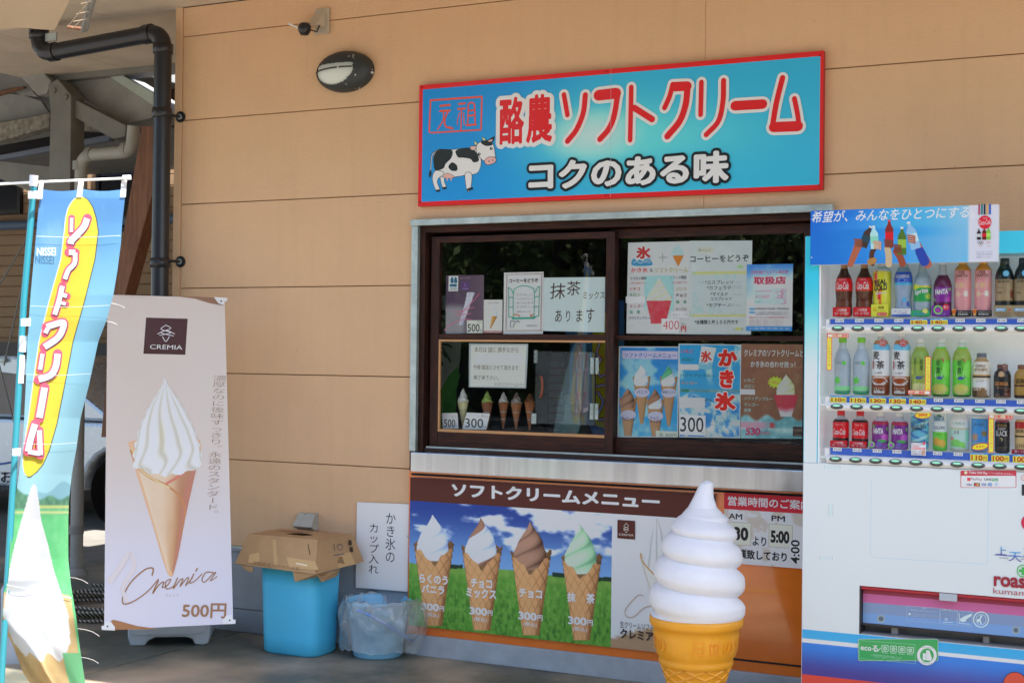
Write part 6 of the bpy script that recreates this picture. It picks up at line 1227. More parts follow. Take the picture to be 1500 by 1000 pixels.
def gtext(t, x0, y0, x1, y1):
    a_ = A._q((x0, y0)); b_ = A._q((x1, y1)); v, f = text_mesh(t, 0); lo, hi = v.min(0), v.max(0); w = (v-lo)/(hi-lo)*np.array([b_[0]-a_[0], a_[1]-b_[1]])+np.array([a_[0], b_[1]]); k = (v[:, 1]-lo[1])/(hi[1]-lo[1])
    c0, c1 = np.array(C(70, 50, 120)), np.array(C(50, 140, 190)); A.raw(w, f, c0*(1-k[:, None])+c1*k[:, None])
for _k in range(2):
    gtext('上', 878, 392, 924, 432); gtext('天', 932, 416, 990, 462); gtext('草', 998, 398, 1050, 448); A.stroke([(870, 430), (1040, 442)], 2.5, (70, 90, 160), False)
A.text('KAMI', 893, 442, 930, 448, (70, 70, 90)); A.text('AMAKUSA', 984, 448, 1060, 454, (70, 70, 90))
A.ring(996, 501, 26, 4, (60, 156, 70)); A.rect(978, 495, 1016, 508, (60, 156, 70)); A.rect(990, 484, 1004, 520, (60, 156, 70)); A.rect(997-1, 490, 998, 492, (60, 156, 70))
A.text('roasso', 866, 531, 1086, 578, (130, 26, 46), .035); A.text('kumamoto', 864, 585, 1090, 610, (150, 80, 90), 0)
# eco sticker
A.tf = V5; A.rrect(397, 431, 930, 577, 12, (196, 210, 206)); A.rrect(399, 433, 928, 575, 11, (46, 140, 76)); A.stroke([(412, 442), (775, 468), (778, 595), (404, 560), (406, 450)], 2, (120, 180, 150), False)
A.text('ecoる', 414, 470, 530, 512, (206, 216, 214), .02); A.stroke([(530, 512), (545, 492)], 4, (206, 216, 214))
for k, x in enumerate((553, 609, 665, 721)): A.rrect(x, 473+k*4, x+46, 515+k*4, 6, (186, 206, 200)); A.rrect(x+3, 476+k*4, x+43, 512+k*4, 5, (70, 150, 96)); A.circ(x+23, 494+k*4, 11, (190, 208, 200)); A.circ(x+23, 494+k*4, 7, (90, 160, 110)); A.rect(x+2, 520+k*4, x+44, 527+k*4, (150, 190, 170))
A.text('この自動販売機は地球環境に配慮しています', 484, 540, 690, 552, (140, 186, 160)); A.text('ノンフロン・省エネ・リサイクル対応', 498, 552, 676, 564, (140, 186, 160))
A.circ(855, 540, 66, (206, 212, 210)); A.circ(855, 540, 46, (46, 140, 76)); A.rect(828, 525, 848, 572, (206, 212, 210)); A.poly([(850, 505), (872, 508), (888, 560), (880, 576), (850, 572)], (206, 212, 210)); A.text('のんだあとは', 812, 482, 900, 494, (60, 120, 80)); A.text('リサイクル', 818, 586, 892, 598, (60, 120, 80))
A.circ(1440, 727, 78, (50, 40, 50)); A.circ(1440, 727, 74, (196, 70, 50))
A.build('print', M['vwhite'], vm)
# delivery slot: recess, clear flap, red rail
MB().box(sL+.001, vR, YV+.08, YV+.085, sB, sT).build('slot_back', mat('slot_dark', C(96, 94, 94), .5), vm); MB().box(sL+.0005, sL+.006, YV+.004, YV+.08, sB, sT).build('slot_cheek', M['black'], vm)
MB().box(sL+.001, vR, YV+.005, YV+.08, sB-.0, sB+.003).build('slot_floor', mat('slot_grey', C(120, 118, 118), .5), vm)
zr1 = Z(1262, 866, YV); MB().tube([(sL+.006, YV+.012, sT-.008), (vR, YV+.012, sT-.008)], .0075, 10).build('slot_rail', mat('red_rail', C(150, 24, 36), .25, coat=.5), vm)
zf0 = Z(1262, 913, YV); A = Art(wallplane(YV+.028), .0005); A.local = True; xa_ = sL+.008
zk1, zk2, zk3 = Z(1262, 870, YV), Z(1262, 883, YV), Z(1262, 898, YV)
A.quad([(xa_, sT-.012), (vR, sT-.012), (vR, zf0), (xa_, zf0)], 1, 60, lambda S, T: ((lambda z: mixc(mixc(mixc((132, 52, 70), (168, 88, 128), (z < zk1)*1.0), (112, 128, 156), (z < zk2)*1.0), (104, 136, 178), (z < zk3)*1.0))(sT-.012+(zf0-sT+.012)*T), None)); A.local = False
A.tf = V5; IC = (176, 190, 208)
for x, y in ((548, 298), (1446, 374)): A.circ(x, y, 27, (130, 140, 144)); A.circ(x, y, 16, (80, 92, 104))
A.ring(1214, 303, 50, 7, IC); A.ring(1214, 303, 34, 3, IC); A.stroke([(1214, 285), (1206, 305), (1214, 328)], 9, IC); A.poly([(1186, 300), (1202, 300), (1200, 322), (1188, 322)], IC); A.circ(1216, 280, 6, IC)
for p in ([(722, 212), (940, 228), (936, 326), (718, 312), (722, 212)], [(946, 230), (1056, 242), (1052, 340), (942, 330), (946, 230)], [(1060, 244), (1156, 250), (1152, 350), (1056, 342), (1060, 244)]): A.stroke(p, 2, (150, 166, 188), False)
A.poly([(1072, 300), (1100, 282), (1152, 262), (1150, 280), (1118, 300), (1110, 318), (1080, 318)], IC); A.stroke([(1070, 262), (1068, 328), (1140, 334)], 4, IC, False)
A.text('注意', 820, 222, 852, 232, IC); A.text('商品取出口に手を入れないで下さい', 744, 240, 922, 252, (160, 176, 196)); A.text('商品をお取り下さい', 752, 264, 930, 290, (160, 176, 196), -.02); A.circ(738, 266, 8, IC); A.text('割れる恐れがあります', 748, 298, 920, 312, (160, 176, 196), -.02); A.text('お取り出し口', 954, 236, 1046, 248, IC); A.circ(982, 302, 12, (140, 160, 180)); A.stroke([(962, 322), (1026, 322)], 4, IC)
A.build('slot_flap', M['print'], vm); MB().box(vx(1376, 870), vx(1402, 870), YV-.003, YV+.006, sT-.030, sT-.003).build('slot_catch', M['greyplastic'], vm, bevel=.002)
for px_ in (1305, 1440): MB().box(vx(px_), vx(px_+9), YV+.045, YV+.078, sB+.004, zf0-.002).build('slot_rib', bpy.data.materials['slot_grey'], vm)
MB().box(sL+.002, vR, YV+.024, YV+.032, zf0-.008, zf0-.0005).build('flap_lip', M['black'], vm)
for x in (vL+.08, vR-.1): MB().box(x, x+.06, -.6, -.5, 0, vB).build('foot', M['black'], vm)
# display lining
yb0 = YV+.15
MB().box(dL, vR-.03, yb0, yb0+.015, dB, dT).build('display_back', M['vin'], vm); MB().box(dL+.0005, dL+.006, YV+.006, yb0-.0005, dB, dT).build('display_side', M['vin'], vm)
BX = [[1228.3, 1257.3, 1286, 1315.2, 1344.9, 1374.6, 1405.4, 1435.8, 1467, 1496.5], [1226.5, 1255.4, 1284.4, 1313.5, 1343.2, 1373.5, 1403.7, 1434.5, 1465.5, 1496], [1224.8, 1254, 1283.5, 1312.5, 1342.1, 1372.3, 1402.7, 1433.4, 1464.8, 1496.5]]
RY = [(475, 487.3, 467, 464), (589, 600.5, 580, 577), (666, 677.2, 655.5, 654)]
TAGS = [['160']*4+['140y', '140y', '160', '160', '160', '160'], ['110y', '110y', '130y', '130y', '140y', '160', '160', '150', '120', '120'], ['130', '130', '130', '130', None, '120', '130', '110y', '100y', '100y']]
btn_me = None; lamp_me = None; glow = emit_mat('button_glow', (.30, .75, .52), .12); M['btn'] = mat('button_black', C(34, 40, 48), .2, coat=1)
for r in range(3):
    yt_, yb2, ys_, ybs = RY[r]; z1 = Z(1211, yt_, YV); z0 = Z(1211, yb2, YV); zs1 = Z(1214, ys_, YV); x0 = vx(1211, yt_)
    # rail with a bulged front
    mb = MB(); n = 8; loop = [(YV+.02, z1), (YV+.004, z1)]+[(YV+.004-.012*math.sin(math.pi*k/n), z1+(z0-z1)*k/n) for k in range(1, n)]+[(YV+.004, z0), (YV+.02, z0)]
    mb.prism([(x0, y, z) for y, z in loop], (vR-.035-x0, 0, 0)); mb.build('button_rail', M['rail'], vm)
    MB().box(x0+.002, vR-.034, YV+.021, yb0-.001, z0+.002, z0+.006).build('shelf', M['vin'], vm)
    MB().box(dL+.008, x0+.03, YV+.022, YV+.10, z1-.012, z1-.008).build('shelf_end', M['vin'], vm)
    a = at_y(1207 if r < 2 else 1205, ys_+1, YV+.01); MB().box(vx(1208.5-r, ys_), x0+.006, YV+.016, YV+.03, z1-.006, zs1-.001).build('rail_bracket', M['white'], vm, bevel=.002)
    A = Art(wallplane(YV+.02), .0005); A.local = True; xs0 = x0+.009
    A.raw([(xs0, z1+.001), (vR-.035, z1+.001), (vR-.035, zs1), (xs0, zs1)], [(0, 1, 2, 3)], C(54, 84, 156)); 
    for k, px_ in enumerate(BX[r]):
        xc_ = vx(px_, (yt_+yb2)/2); A.text('つめた〜い', xc_-.024, z1+.010, xc_+.028, z1+.001, (112, 140, 196), -.01); tg = TAGS[r][k]; hh_ = zs1-z1
        A.raw([(xc_+.0315, z1+.001), (xc_+.033, z1+.001), (xc_+.033, zs1), (xc_+.0315, zs1)], [(0, 1, 2, 3)], C(76, 90, 170))
        if tg is None: continue
        if tg[-1] == 'y':
            A.raw([(xc_-.032, z1), (xc_+.030, z1), (xc_+.030, zs1-.004), (xc_-.032, zs1-.004)], [(0, 1, 2, 3)], C(206, 186, 66)); A.raw([(xc_-.032, zs1-.004), (xc_+.030, zs1-.004), (xc_+.030, zs1+.002), (xc_-.032, zs1+.002)], [(0, 1, 2, 3)], C(60, 130, 196)); A.text('お試し価格', xc_-.016, zs1+.0015, xc_+.014, zs1-.003, (200, 210, 220)); A.text(tg[:-1], xc_-.028, zs1-.006, xc_+.012, z1+.0025, (164, 60, 34), .04); A.text('円', xc_+.014, zs1-.010, xc_+.026, z1+.003, (164, 60, 34), .02)
        else:
            A.raw([(xc_-.017, zs1-.012), (xc_+.016, zs1-.012), (xc_+.016, zs1+.0005), (xc_-.017, zs1+.0005)], [(0, 1, 2, 3)], C(196, 202, 208)); A.text('¥'+tg, xc_-.014, zs1-.002, xc_+.013, zs1-.0095, (60, 66, 80), .01)
    A.build('price_strip', M['print'], vm)
    for k, px_ in enumerate(BX[r]):
        xc_ = vx(px_, (yt_+yb2)/2); zc = (z0+z1)/2; yy = YV-.0075
        if btn_me is None:
            w_, h_ = .0245, .0105; mb = MB(); n = 28
            for (s_, d_) in ((1.0, .006), (1.0, -.001), (.9, -.004)): pass
            vs = [(s_*w_*math.cos(2*math.pi*i/n), d_, s_*h_*math.sin(2*math.pi*i/n)) for s_, d_ in ((1.0, .006), (1.0, -.002), (.9, -.0045), (.0, -.005)) for i in range(n)]
            mb.add(vs, [(j*n+i, j*n+(i+1) % n, (j+1)*n+(i+1) % n, (j+1)*n+i) for j in range(3) for i in range(n)], True); o = mb.build('button', M['btn'], vm); btn_me = o.data; o.location = Vector((xc_, yy, zc))-vm.location
            me_v = MB().add([(.62*w_*math.cos(2*math.pi*i/n), -.0056, .0042+.38*h_*math.sin(2*math.pi*i/n)) for i in range(n)], [tuple(range(n))]).build('button_lamp', glow, None); lamp_me = me_v.data; me_v.parent = o
            for vv in btn_me.vertices: vv.co += vm.location if False else Vector((0, 0, 0))
            for vv in btn_me.vertices: vv.co += vm.location
        else:
            o = bpy.data.objects.new('button', btn_me); COL.objects.link(o); o.parent = vm; o.location = Vector((xc_, yy, zc))-vm.location; l_ = bpy.data.objects.new('button_lamp', lamp_me); COL.objects.link(l_); l_.parent = o
# clear covers between the rails
M['cover'] = thin_glass('display_cover', (.985, .99, .99), 1.0, .012)
for z0_, z1_ in ((Z(1214, 467, YV)+.0, dT), (Z(1214, 580, YV), Z(1211, 488, YV)), (Z(1214, 655.5, YV), Z(1211, 601, YV))): MB().box(dL+.002, vR-.034, YV+.010, YV+.013, z0_, z1_).build('display_cover', M['cover'], vm)
# small stickers on the cover
def sticker(fn):
    A = Art(wallplane(YV+.008), .0005); A.tf = V2; fn(A); A.build('sticker', M['print'], vm)
YL, RD2 = (216, 196, 70), (190, 40, 56)
def Lst(x0, y0, x1, y1, hx0, hx1, hy0, hy1, vt, ht):
    def f_(A):
        A.rect(x0, y0, x1, y1, RD2); A.rect(x0+4, y0+4, x1-4, y1-4, YL); A.rect(hx0, hy0, hx1, hy1, RD2); A.rect(hx0+4, hy0+4, hx1-4, hy1-4, (214, 200, 160)); A.vtext(vt, x0+7, y0+22 if hy0 < (y0+y1)/2 else y0+8, x1-7, y1-26, RD2, 0.0); A.text(ht, hx0+34 if hy0 < (y0+y1)/2 else hx0+8, hy0+6, hx1-6 if hy0 < (y0+y1)/2 else hx1-36, hy1-6, RD2, .02); A.circ((x0+x1)/2, y0+15 if hy0 < (y0+y1)/2 else y1-15, 9, (206, 190, 190))
    sticker(f_)
Lst(188, 36, 220, 282, 190, 332, 38, 66, 'スペシャルプライス', 'お試し価格'); Lst(843, 192, 878, 446, 728, 876, 414, 446, 'スペシャルプライス', 'お試し価格'); Lst(1264, 572, 1298, 830, 1266, 1426, 574, 610, 'ワンコインコーナー', 'お試し価格')
def ov(cx_, cy_, rx, ry, t, rot):
    def f_(A): A.circ(cx_, cy_, rx, RD2, ry, 24, rot); A.circ(cx_, cy_, rx-4, (226, 206, 40), ry-4, 24, rot); A.text(t, cx_-rx*.55, cy_-ry*.45, cx_+rx*.55, cy_+ry*.45, RD2, .03, rot=-rot); A.circ(cx_-rx*.78, cy_+3, 3, RD2); A.circ(cx_+rx*.78, cy_-3, 3, RD2)
    sticker(f_)
ov(828, 580, 56, 23, '期間限定', -.06); ov(1208, 790, 56, 22, '今だけ', -.15)
def news(A):
    A.rect(750, 757, 846, 850, (186, 186, 190)); A.rect(750, 757, 832, 766, (60, 60, 70)); A.text('ほどよい炭酸と', 754, 768, 838, 780, (90, 90, 100)); A.rect(756, 794, 842, 812, (196, 84, 84)); A.text('熱中症対策に', 758, 796, 840, 810, (214, 200, 200), .01); A.text('飲料推奨', 756, 782, 800, 792, (190, 60, 60)); A.text('塩分もしっかり補給', 756, 816, 842, 828, (110, 110, 120)); A.text('自販機限定発売', 756, 832, 820, 844, (110, 110, 120)); A.rect(820, 814, 840, 846, (170, 130, 110)); A.circ(836, 768, 9, (190, 60, 70))
sticker(news)
# advertising board across the top
ya = YV-.03; ad = empty('advert_board', tuple(at_y(1325, 384, ya)), 'blue advertising board with raised hands and bottles across the top of the vending machine', 'advert board')
a = at_y(1187.5, 308, ya); b = at_y(1462, 384, ya); aT, aB = Z(1187.5, 309, ya), Z(1187.5, 388, ya); MB().box(a[0], b[0], ya, YV-.0008, aB, aT).build('board', M['white'], ad, bevel=.001)
A = Art(wallplane(ya), .0003); A.local = True
def adf(S, T):
    c = mixc((30, 92, 176), (64, 150, 204), ss(.0, .6, S+.3*fbm(S*4, T*3, 2)-.15)); c = mixc(c, (120, 166, 206), ss(.55, .86, S)*(1-T*.5)); c = mixc(c, (26, 100, 176), ss(.36, .40, T+.03*np.sin(S*3))*ss(.9, .3, S)*.5); c = mixc(c, (196, 186, 190), ss(.842, .852, S)*.85); return mixc(c, (120, 160, 196), ss(.5, .56, T)*ss(.84, .8, S)*ss(.2, .8, S)*.4), None  # pale blend towards the right is sheen painted into the print
A.quad([(a[0], aT), (b[0], aT), (b[0], aB), (a[0], aB)], 90, 26, adf); A.local = False; A.tf = V1
A.text('希望が、みんなをひとつにする。', 86, 116, 1170, 194, (196, 210, 230), .012, shear=.22)
SK = (150, 84, 62)
def arm(p, w0, w1, col=SK): A.stroke(p, w0, col, True, True, w1)
def sb(cx_, t_, b_, w, cols, rot=0):
    c_, s__ = math.cos(rot), math.sin(rot); tr = lambda x, y: (cx_+x*c_-(y-b_)*s__, b_+x*s__+(y-b_)*c_); h = b_-t_
    A.poly([tr(-w*.16, t_), tr(w*.16, t_), tr(w*.18, t_+h*.15), tr(w*.5, t_+h*.34), tr(w*.5, b_), tr(-w*.5, b_), tr(-w*.5, t_+h*.34), tr(-w*.18, t_+h*.15)], cols[0]); A.poly([tr(-w*.17, t_), tr(w*.17, t_), tr(w*.17, t_+h*.08), tr(-w*.17, t_+h*.08)], cols[1]); A.poly([tr(-w*.5, t_+h*.45), tr(w*.5, t_+h*.45), tr(w*.5, t_+h*.75), tr(-w*.5, t_+h*.75)], cols[2])
arm([(345, 487), (372, 420), (400, 350)], 40, 52); sb(425, 222, 372, 56, ((60, 44, 40), (190, 196, 200), (40, 60, 70)), .38)
arm([(490, 484), (486, 420), (500, 385)], 30, 34, (70, 44, 36)); arm([(478, 470), (500, 462)], 44, 40, (150, 110, 60)); sb(508, 230, 385, 54, ((150, 190, 196), (196, 206, 210), (120, 180, 160)), -.06)
arm([(600, 486), (600, 430), (590, 380)], 44, 40, (170, 150, 120)); sb(603, 190, 372, 54, ((120, 40, 36), (190, 70, 70), (180, 30, 40)), .0)
arm([(692, 484), (676, 440), (650, 400)], 44, 44, (130, 64, 46)); sb(688, 238, 424, 56, ((70, 100, 40), (200, 206, 196), (130, 160, 60)), .0)
arm([(858, 486), (826, 430), (790, 360)], 56, 50, (150, 84, 62)); arm([(838, 468), (806, 400)], 64, 60, (40, 60, 140)); sb(782, 196, 384, 66, ((120, 160, 206), (206, 212, 220), (170, 196, 220)), -.28)
for gx, gy, cc in ((392, 345, (120, 70, 54)), (520, 360, (180, 140, 110)), (592, 350, (110, 60, 46)), (655, 384, (110, 58, 42)), (748, 320, (150, 84, 66))):
    for k in range(4): A.stroke([(gx-20+k*2, gy-24+k*14), (gx+14, gy-22+k*14), (gx+26, gy-16+k*14)], 11, cc)
for k, cc in enumerate(((150, 70, 90), (50, 110, 110), (40, 40, 50), (180, 140, 80), (50, 80, 160))): A.rect(1196+k*18, 88-k*.6, 1208+k*18, 158-k*.6, cc)
A.circ(1240, 207, 44, (186, 34, 50)); A.text('Coca-Cola', 1200, 192, 1278, 224, (214, 206, 212), 0, shear=.2, rot=.05); A.text('TEAM', 1226, 178, 1256, 184, (210, 190, 196))
sb(1200, 252, 324, 26, ((40, 40, 46), (60, 60, 60), (170, 170, 170))); sb(1236, 246, 324, 28, ((90, 30, 30), (180, 40, 50), (180, 30, 40))); sb(1264, 244, 322, 28, ((110, 160, 60), (60, 140, 70), (150, 190, 90)))
for k, cc in enumerate(((60, 90, 150), (60, 60, 70), (180, 70, 80), (190, 150, 70), (70, 140, 100))): A.ring(1198+(k % 3)*14+(7 if k > 2 else 0), 342+(9 if k > 2 else 0), 7, 2, cc)
A.stroke([(1254, 350), (1260, 338), (1278, 342)], 3, (180, 90, 100)); A.text('TOKYO 2020', 1200, 364, 1224, 370, (180, 110, 120)); A.text('TOKYO 2020', 1252, 364, 1278, 370, (180, 110, 120))
for t, y in (('チーム コカ・コーラは', 400), ('TOKYO 2020を', 416), ('応援しています。', 434)): A.text(t, 1184, y, 1290, y+10, (110, 110, 130))
for q_ in ((88, 442), (1310, 100), (1318, 462)): A.circ(*q_, 4, (180, 190, 200))
A.build('print', M['print_gloss'], ad)
# ================================================================ display bottles and cans
class Prof:
    def __init__(s, prof): s.z = [p[1] for p in prof]; s.r = [p[0] for p in prof]
    def Q(s, a, b): return np.array([a, b])
    def P(s, ab, off):
        ab = np.asarray(ab); R = np.interp(ab[:, 1], s.z, s.r); rm = max(s.r); th = ab[:, 0]/rm; return np.stack([(R+off)*np.sin(th), -(R+off)*np.cos(th), ab[:, 1]], 1)
def pet(r, H, waist=.0, neck=.0125, sh=.62):
    z = [0, .004, H*.10, H*.30, H*.48, H*sh, H*(sh+.10), H*(sh+.20), H*(sh+.27), H*.93]; rr_ = [r*.8, r*.96, r, r*(1-waist), r, r, r*.84, r*.50, neck*1.05, neck]
    zz2 = np.linspace(0, H*.93, 40); return [(float(np.interp(q, z, rr_)), float(q)) for q in zz2]
def can(r, H): return [(r*.82, 0), (r, .006), (r, .01)]+[(r, H*k/12) for k in range(2, 12)]+[(r*.99, H-.010), (r*.88, H-.003), (r*.86, H)]
YBt = YV+.075
def bottle(name, lab, cat, px_, row, prof, body, capc, prints, group=None, capr=.0140, caph=.020, front=None):
    base = RY[row][3]; p = at_y(px_, base+(px_-1228)*.035, YBt); zb_ = Z(1228, base, YBt); b_ = empty(name, (p[0], YBt, zb_), lab, cat, group); pf_ = Prof(prof); A = Art(pf_, 0); A.local = True; rm = max(pf_.r); H = pf_.z[-1]
    A.quad([(-math.pi*rm, H), (math.pi*rm, H), (math.pi*rm, 0), (-math.pi*rm, 0)], 28, 60, lambda S, T: (body((S-.5)*2, (1-T)), None)); A.L = .0005
    A.raw([(math.pi*rm*2*k/16, H) for k in range(16)], [tuple(range(16))], C(capc))
    o = A.build('body', M['plastic_print'], b_, local=True, smooth=True)
    A = Art(pf_, .0009, .00003); A.local = True; prints(A, H, rm); 
    if A.V: A.build('label', M['plastic_print'], b_, local=True)
    if capr: z_ = H-.002; MB().lathe([(capr*.98, z_), (capr, z_+.001), (capr, z_+caph-.002), (capr*.9, z_+caph), (0, z_+caph)], (b_.location.x, b_.location.y, b_.location.z), 20).build('cap', mat('cap_'+'_'.join(map(str, capc)), C(capc), .4), b_)
    if front:
        w, h, col, fn = front; A = Art(Surf((0, -rm-.004, 0), (1, 0, 0), (0, 0, 1)), 0, .00004); A.local = True; A.raw([(-w, 0), (w, 0), (w, h), (-w, h)], [(0, 1, 2, 3)], C(col)); fn(A, w, h); A.build('front_card', M['print'], b_, local=True)
    return b_
def bands(default, *bs, grad=None):
    def f_(a, t):
        c = np.zeros(a.shape+(3,))+np.array(default, float)
        if grad: c = mixc(grad[0], grad[1], t)
        for t0, t1, col in bs: c = mixc(c, col, ((t >= t0)*(t < t1))*1.0)
        return c
    return f_
def spots(body, lst):
    def f_(a, t):
        c = body(a, t)
        for ca_, ct_, ra, rt, col in lst: c = mixc(c, col, ((((a-ca_)/ra)**2+((t-ct_)/rt)**2) < 1)*1.0)
        return c
    return f_
P_COLA = pet(.033, .215, .10, .0125, .60)
def cola_lab(A, H, r): A.text('Coca-Cola', -.024, H*.66, .024, H*.52, (214, 206, 206), .012, shear=.25); A.text('ORIGINAL TASTE', -.014, H*.72, .014, H*.695, (206, 150, 150))
def colacard(A, w, h): A.text('この自販機', -w*.55, h*.85, w*.55, h*.55, (206, 190, 190), .01); A.text('コカ・コーラだけ', -w*.8, h*.48, w*.8, h*.18, (206, 190, 190), .01)
def simple(t, z0_, z1_, w, col, bold=.02, shear=0, rot=0):
    return lambda A, H, r: A.text(t, -w, H*z1_, w, H*z0_, col, bold, shear=shear, rot=rot)
def multi(*fs):
    def f_(A, H, r):
        for q_ in fs: q_(A, H, r)
    return f_
r0 = [1170+v/4.545 for v in (300, 435, 553, 695, 822, 957, 1090, 1227, 1368, 1494)]
cb1 = bands((58, 24, 18), (.50, .74, (186, 24, 32)), (.0, .30, (92, 44, 26)), (.92, 1, (150, 110, 80)), (.30, .5, (74, 30, 20)))
for k, w_ in ((0, 'first'), (1, 'second')): bottle('cola_bottle', f'{w_} cola bottle with red label from the left on the top row', 'bottle', r0[k], 0, P_COLA, cb1, (190, 30, 36), cola_lab, 'cola bottles on the top row', front=(.034, .036, (178, 26, 34), colacard))
bottle('energy_drink_bottle', 'yellow energy drink bottle with a red flash on the top row', 'bottle', r0[2], 0, [(.030, 0), (.034, .005)]+[(.034, .17*k/10) for k in range(1, 11)]+[(.028, .182), (.0135, .19), (.0135, .20)], spots(bands((206, 186, 50), (.86, 1, (196, 200, 190))), ((-.16, .72, .07, .16, (190, 40, 46)), (-.02, .40, .06, .16, (190, 40, 46)), (-.0, .28, .04, .1, (190, 40, 46)))), (190, 36, 40), multi(simple('REAL', .60, .70, .025, (30, 26, 26), .04, .1, .12), simple('GOLD', .49, .60, .026, (30, 26, 26), .04, .1, .12), simple('400ml', .42, .47, .02, (206, 206, 200), .01, .1, .1)), None, front=(.032, .046, (214, 196, 60), lambda A, w, h: (A.circ(-w*.6, h*.6, .008, (226, 170, 40)), A.text('微炭酸', -w*.2, h*.85, w*.5, h*.62, (60, 40, 30), .02), A.text('リフレッシュ', -w*.7, h*.55, w*.6, h*.38, (90, 60, 40)), A.rect(-w*.3, h*.05, w*.85, h*.33, (200, 70, 60)), A.text('おいしい', -w*.2, h*.28, w*.75, h*.1, (220, 200, 190), .01))))
bottle('sports_drink_bottle', 'clear sports drink bottle with a deep blue label on the top row', 'bottle', r0[3], 0, pet(.034, .215, .16, .0165, .68), spots(bands((126, 142, 164), (.62, .84, (40, 74, 170)), (.60, .64, (60, 150, 206)), (.92, 1, (150, 160, 170))), ((.10, .32, .07, .045, (60, 150, 190)), (.24, .24, .08, .05, (50, 64, 140)), (-.0, .25, .06, .045, (110, 120, 140)))), (50, 90, 170), multi(simple('AQUARIUS', .72, .79, .029, (196, 210, 228), .02), lambda A, H, r: A.ring(0, H*.68, .012, .0016, (140, 180, 220), .008)), None, .0165, front=(.035, .030, (196, 202, 214), lambda A, w, h: (A.text('軽いカロリーの', -w*.7, h*.8, w*.6, h*.55, (60, 80, 140)), A.rect(-w, 0, w, h*.25, (50, 84, 160)), A.text('水分補給', -w*.4, h*.5, w*.6, h*.3, (60, 80, 140)))))
bottle('lemon_soda_bottle', 'clear lemon lime soda bottle with green and yellow label', 'bottle', r0[4], 0, pet(.033, .215, .03, .0135, .58), spots(bands((136, 150, 158), (.28, .58, (40, 140, 70)), (.54, .58, (190, 180, 50))), ((.30, .38, .10, .06, (150, 180, 60)), (-.3, .56, .2, .05, (200, 190, 50)))), (40, 130, 70), simple('Sprite', .40, .52, .028, (210, 216, 212), .03, .1, .18), None, front=(.034, .022, (50, 150, 90), lambda A, w, h: (A.circ(w*.5, h*.9, .010, (200, 200, 60)), A.circ(w*.5, h*.9, .007, (220, 220, 120)), A.text('ひんやり', -w*.7, h*.7, w*.5, h*.2, (80, 110, 190), .03))))
P_FA = pet(.033, .21, .03, .0135, .55)
bottle('grape_soda_bottle', 'purple grape soda bottle on the top row beside the pink tea', 'bottle', r0[5], 0, P_FA, spots(bands((84, 22, 60), (.28, .56, (116, 40, 130)), (.80, 1, (150, 156, 168))), ((.3, .33, .12, .05, (160, 60, 150)), (-.3, .32, .05, .03, (100, 180, 60)), (.34, .52, .06, .03, (100, 180, 60)))), (186, 190, 196), simple('FANTA', .42, .52, .025, (216, 212, 222), .05, .08, .08), None, front=(.033, .040, (104, 50, 130), lambda A, w, h: (A.circ(w*.55, h*.85, .012, (190, 36, 60)), A.text('果汁', w*.3, h*1.0, w*.8, h*.7, (226, 190, 200)), A.ring(-w*.3, h*.6, .014, .005, (120, 190, 90)), A.circ(-w*.3, h*.55, .009, (150, 60, 140)), A.text('グレープ', -w*.5, h*.3, w*.5, h*.1, (190, 160, 200)))))
tea = spots(bands((196, 130, 132), (.86, 1, (190, 120, 40)), (.0, .04, (120, 60, 50))), tuple((x, y, .10, .055, c_) for x, y, c_ in ((-.28, .58, (214, 170, 140)), (0, .58, (222, 150, 120)), (.28, .58, (206, 130, 120)), (-.16, .42, (222, 160, 132)), (.17, .42, (216, 190, 176)))))
P_TEA = [(.027, 0), (.030, .004)]+[(.030, .17*k/10) for k in range(1, 11)]+[(.022, .185), (.015, .192), (.015, .198)]
for k, w_ in ((6, 'left'), (7, 'right')): bottle('peach_tea_bottle', f'pink peach tea bottle, {w_} one of the pair on the top row'.replace('left one', 'one nearer the grape soda').replace('right one', 'one nearer the black coffee'), 'bottle', r0[k], 0, P_TEA, tea, (196, 140, 50), multi(simple('KOCHA', .80, .85, .011, (90, 40, 40)), simple('CRAFTEA', .73, .79, .022, (70, 34, 36), .01), lambda A, H, r: A.text('濃厚ピーチティー', -.02, H*.705, .02, H*.685, (120, 70, 70))), 'pink tea bottles', .0155, front=(.036, .022, (36, 32, 34), lambda A, w, h: (A.poly([(-w*.9, h*1.25), (-w*.5, h*1.25), (-w*.58, h*.1), (-w*.82, h*.1)], (190, 140, 80)), A.circ(-w*.7, h*.8, .007, (200, 90, 40)), A.text('紅茶をたのしむ', -w*.3, h*.85, w*.9, h*.6, (190, 186, 180)), A.text('新定番紅茶!!', -w*.3, h*.5, w*.7, h*.2, (200, 190, 180), .02))))
cof = spots(bands((24, 26, 32), (.30, .70, (136, 116, 88))), ((.32, .42, .10, .08, (110, 50, 34)),))
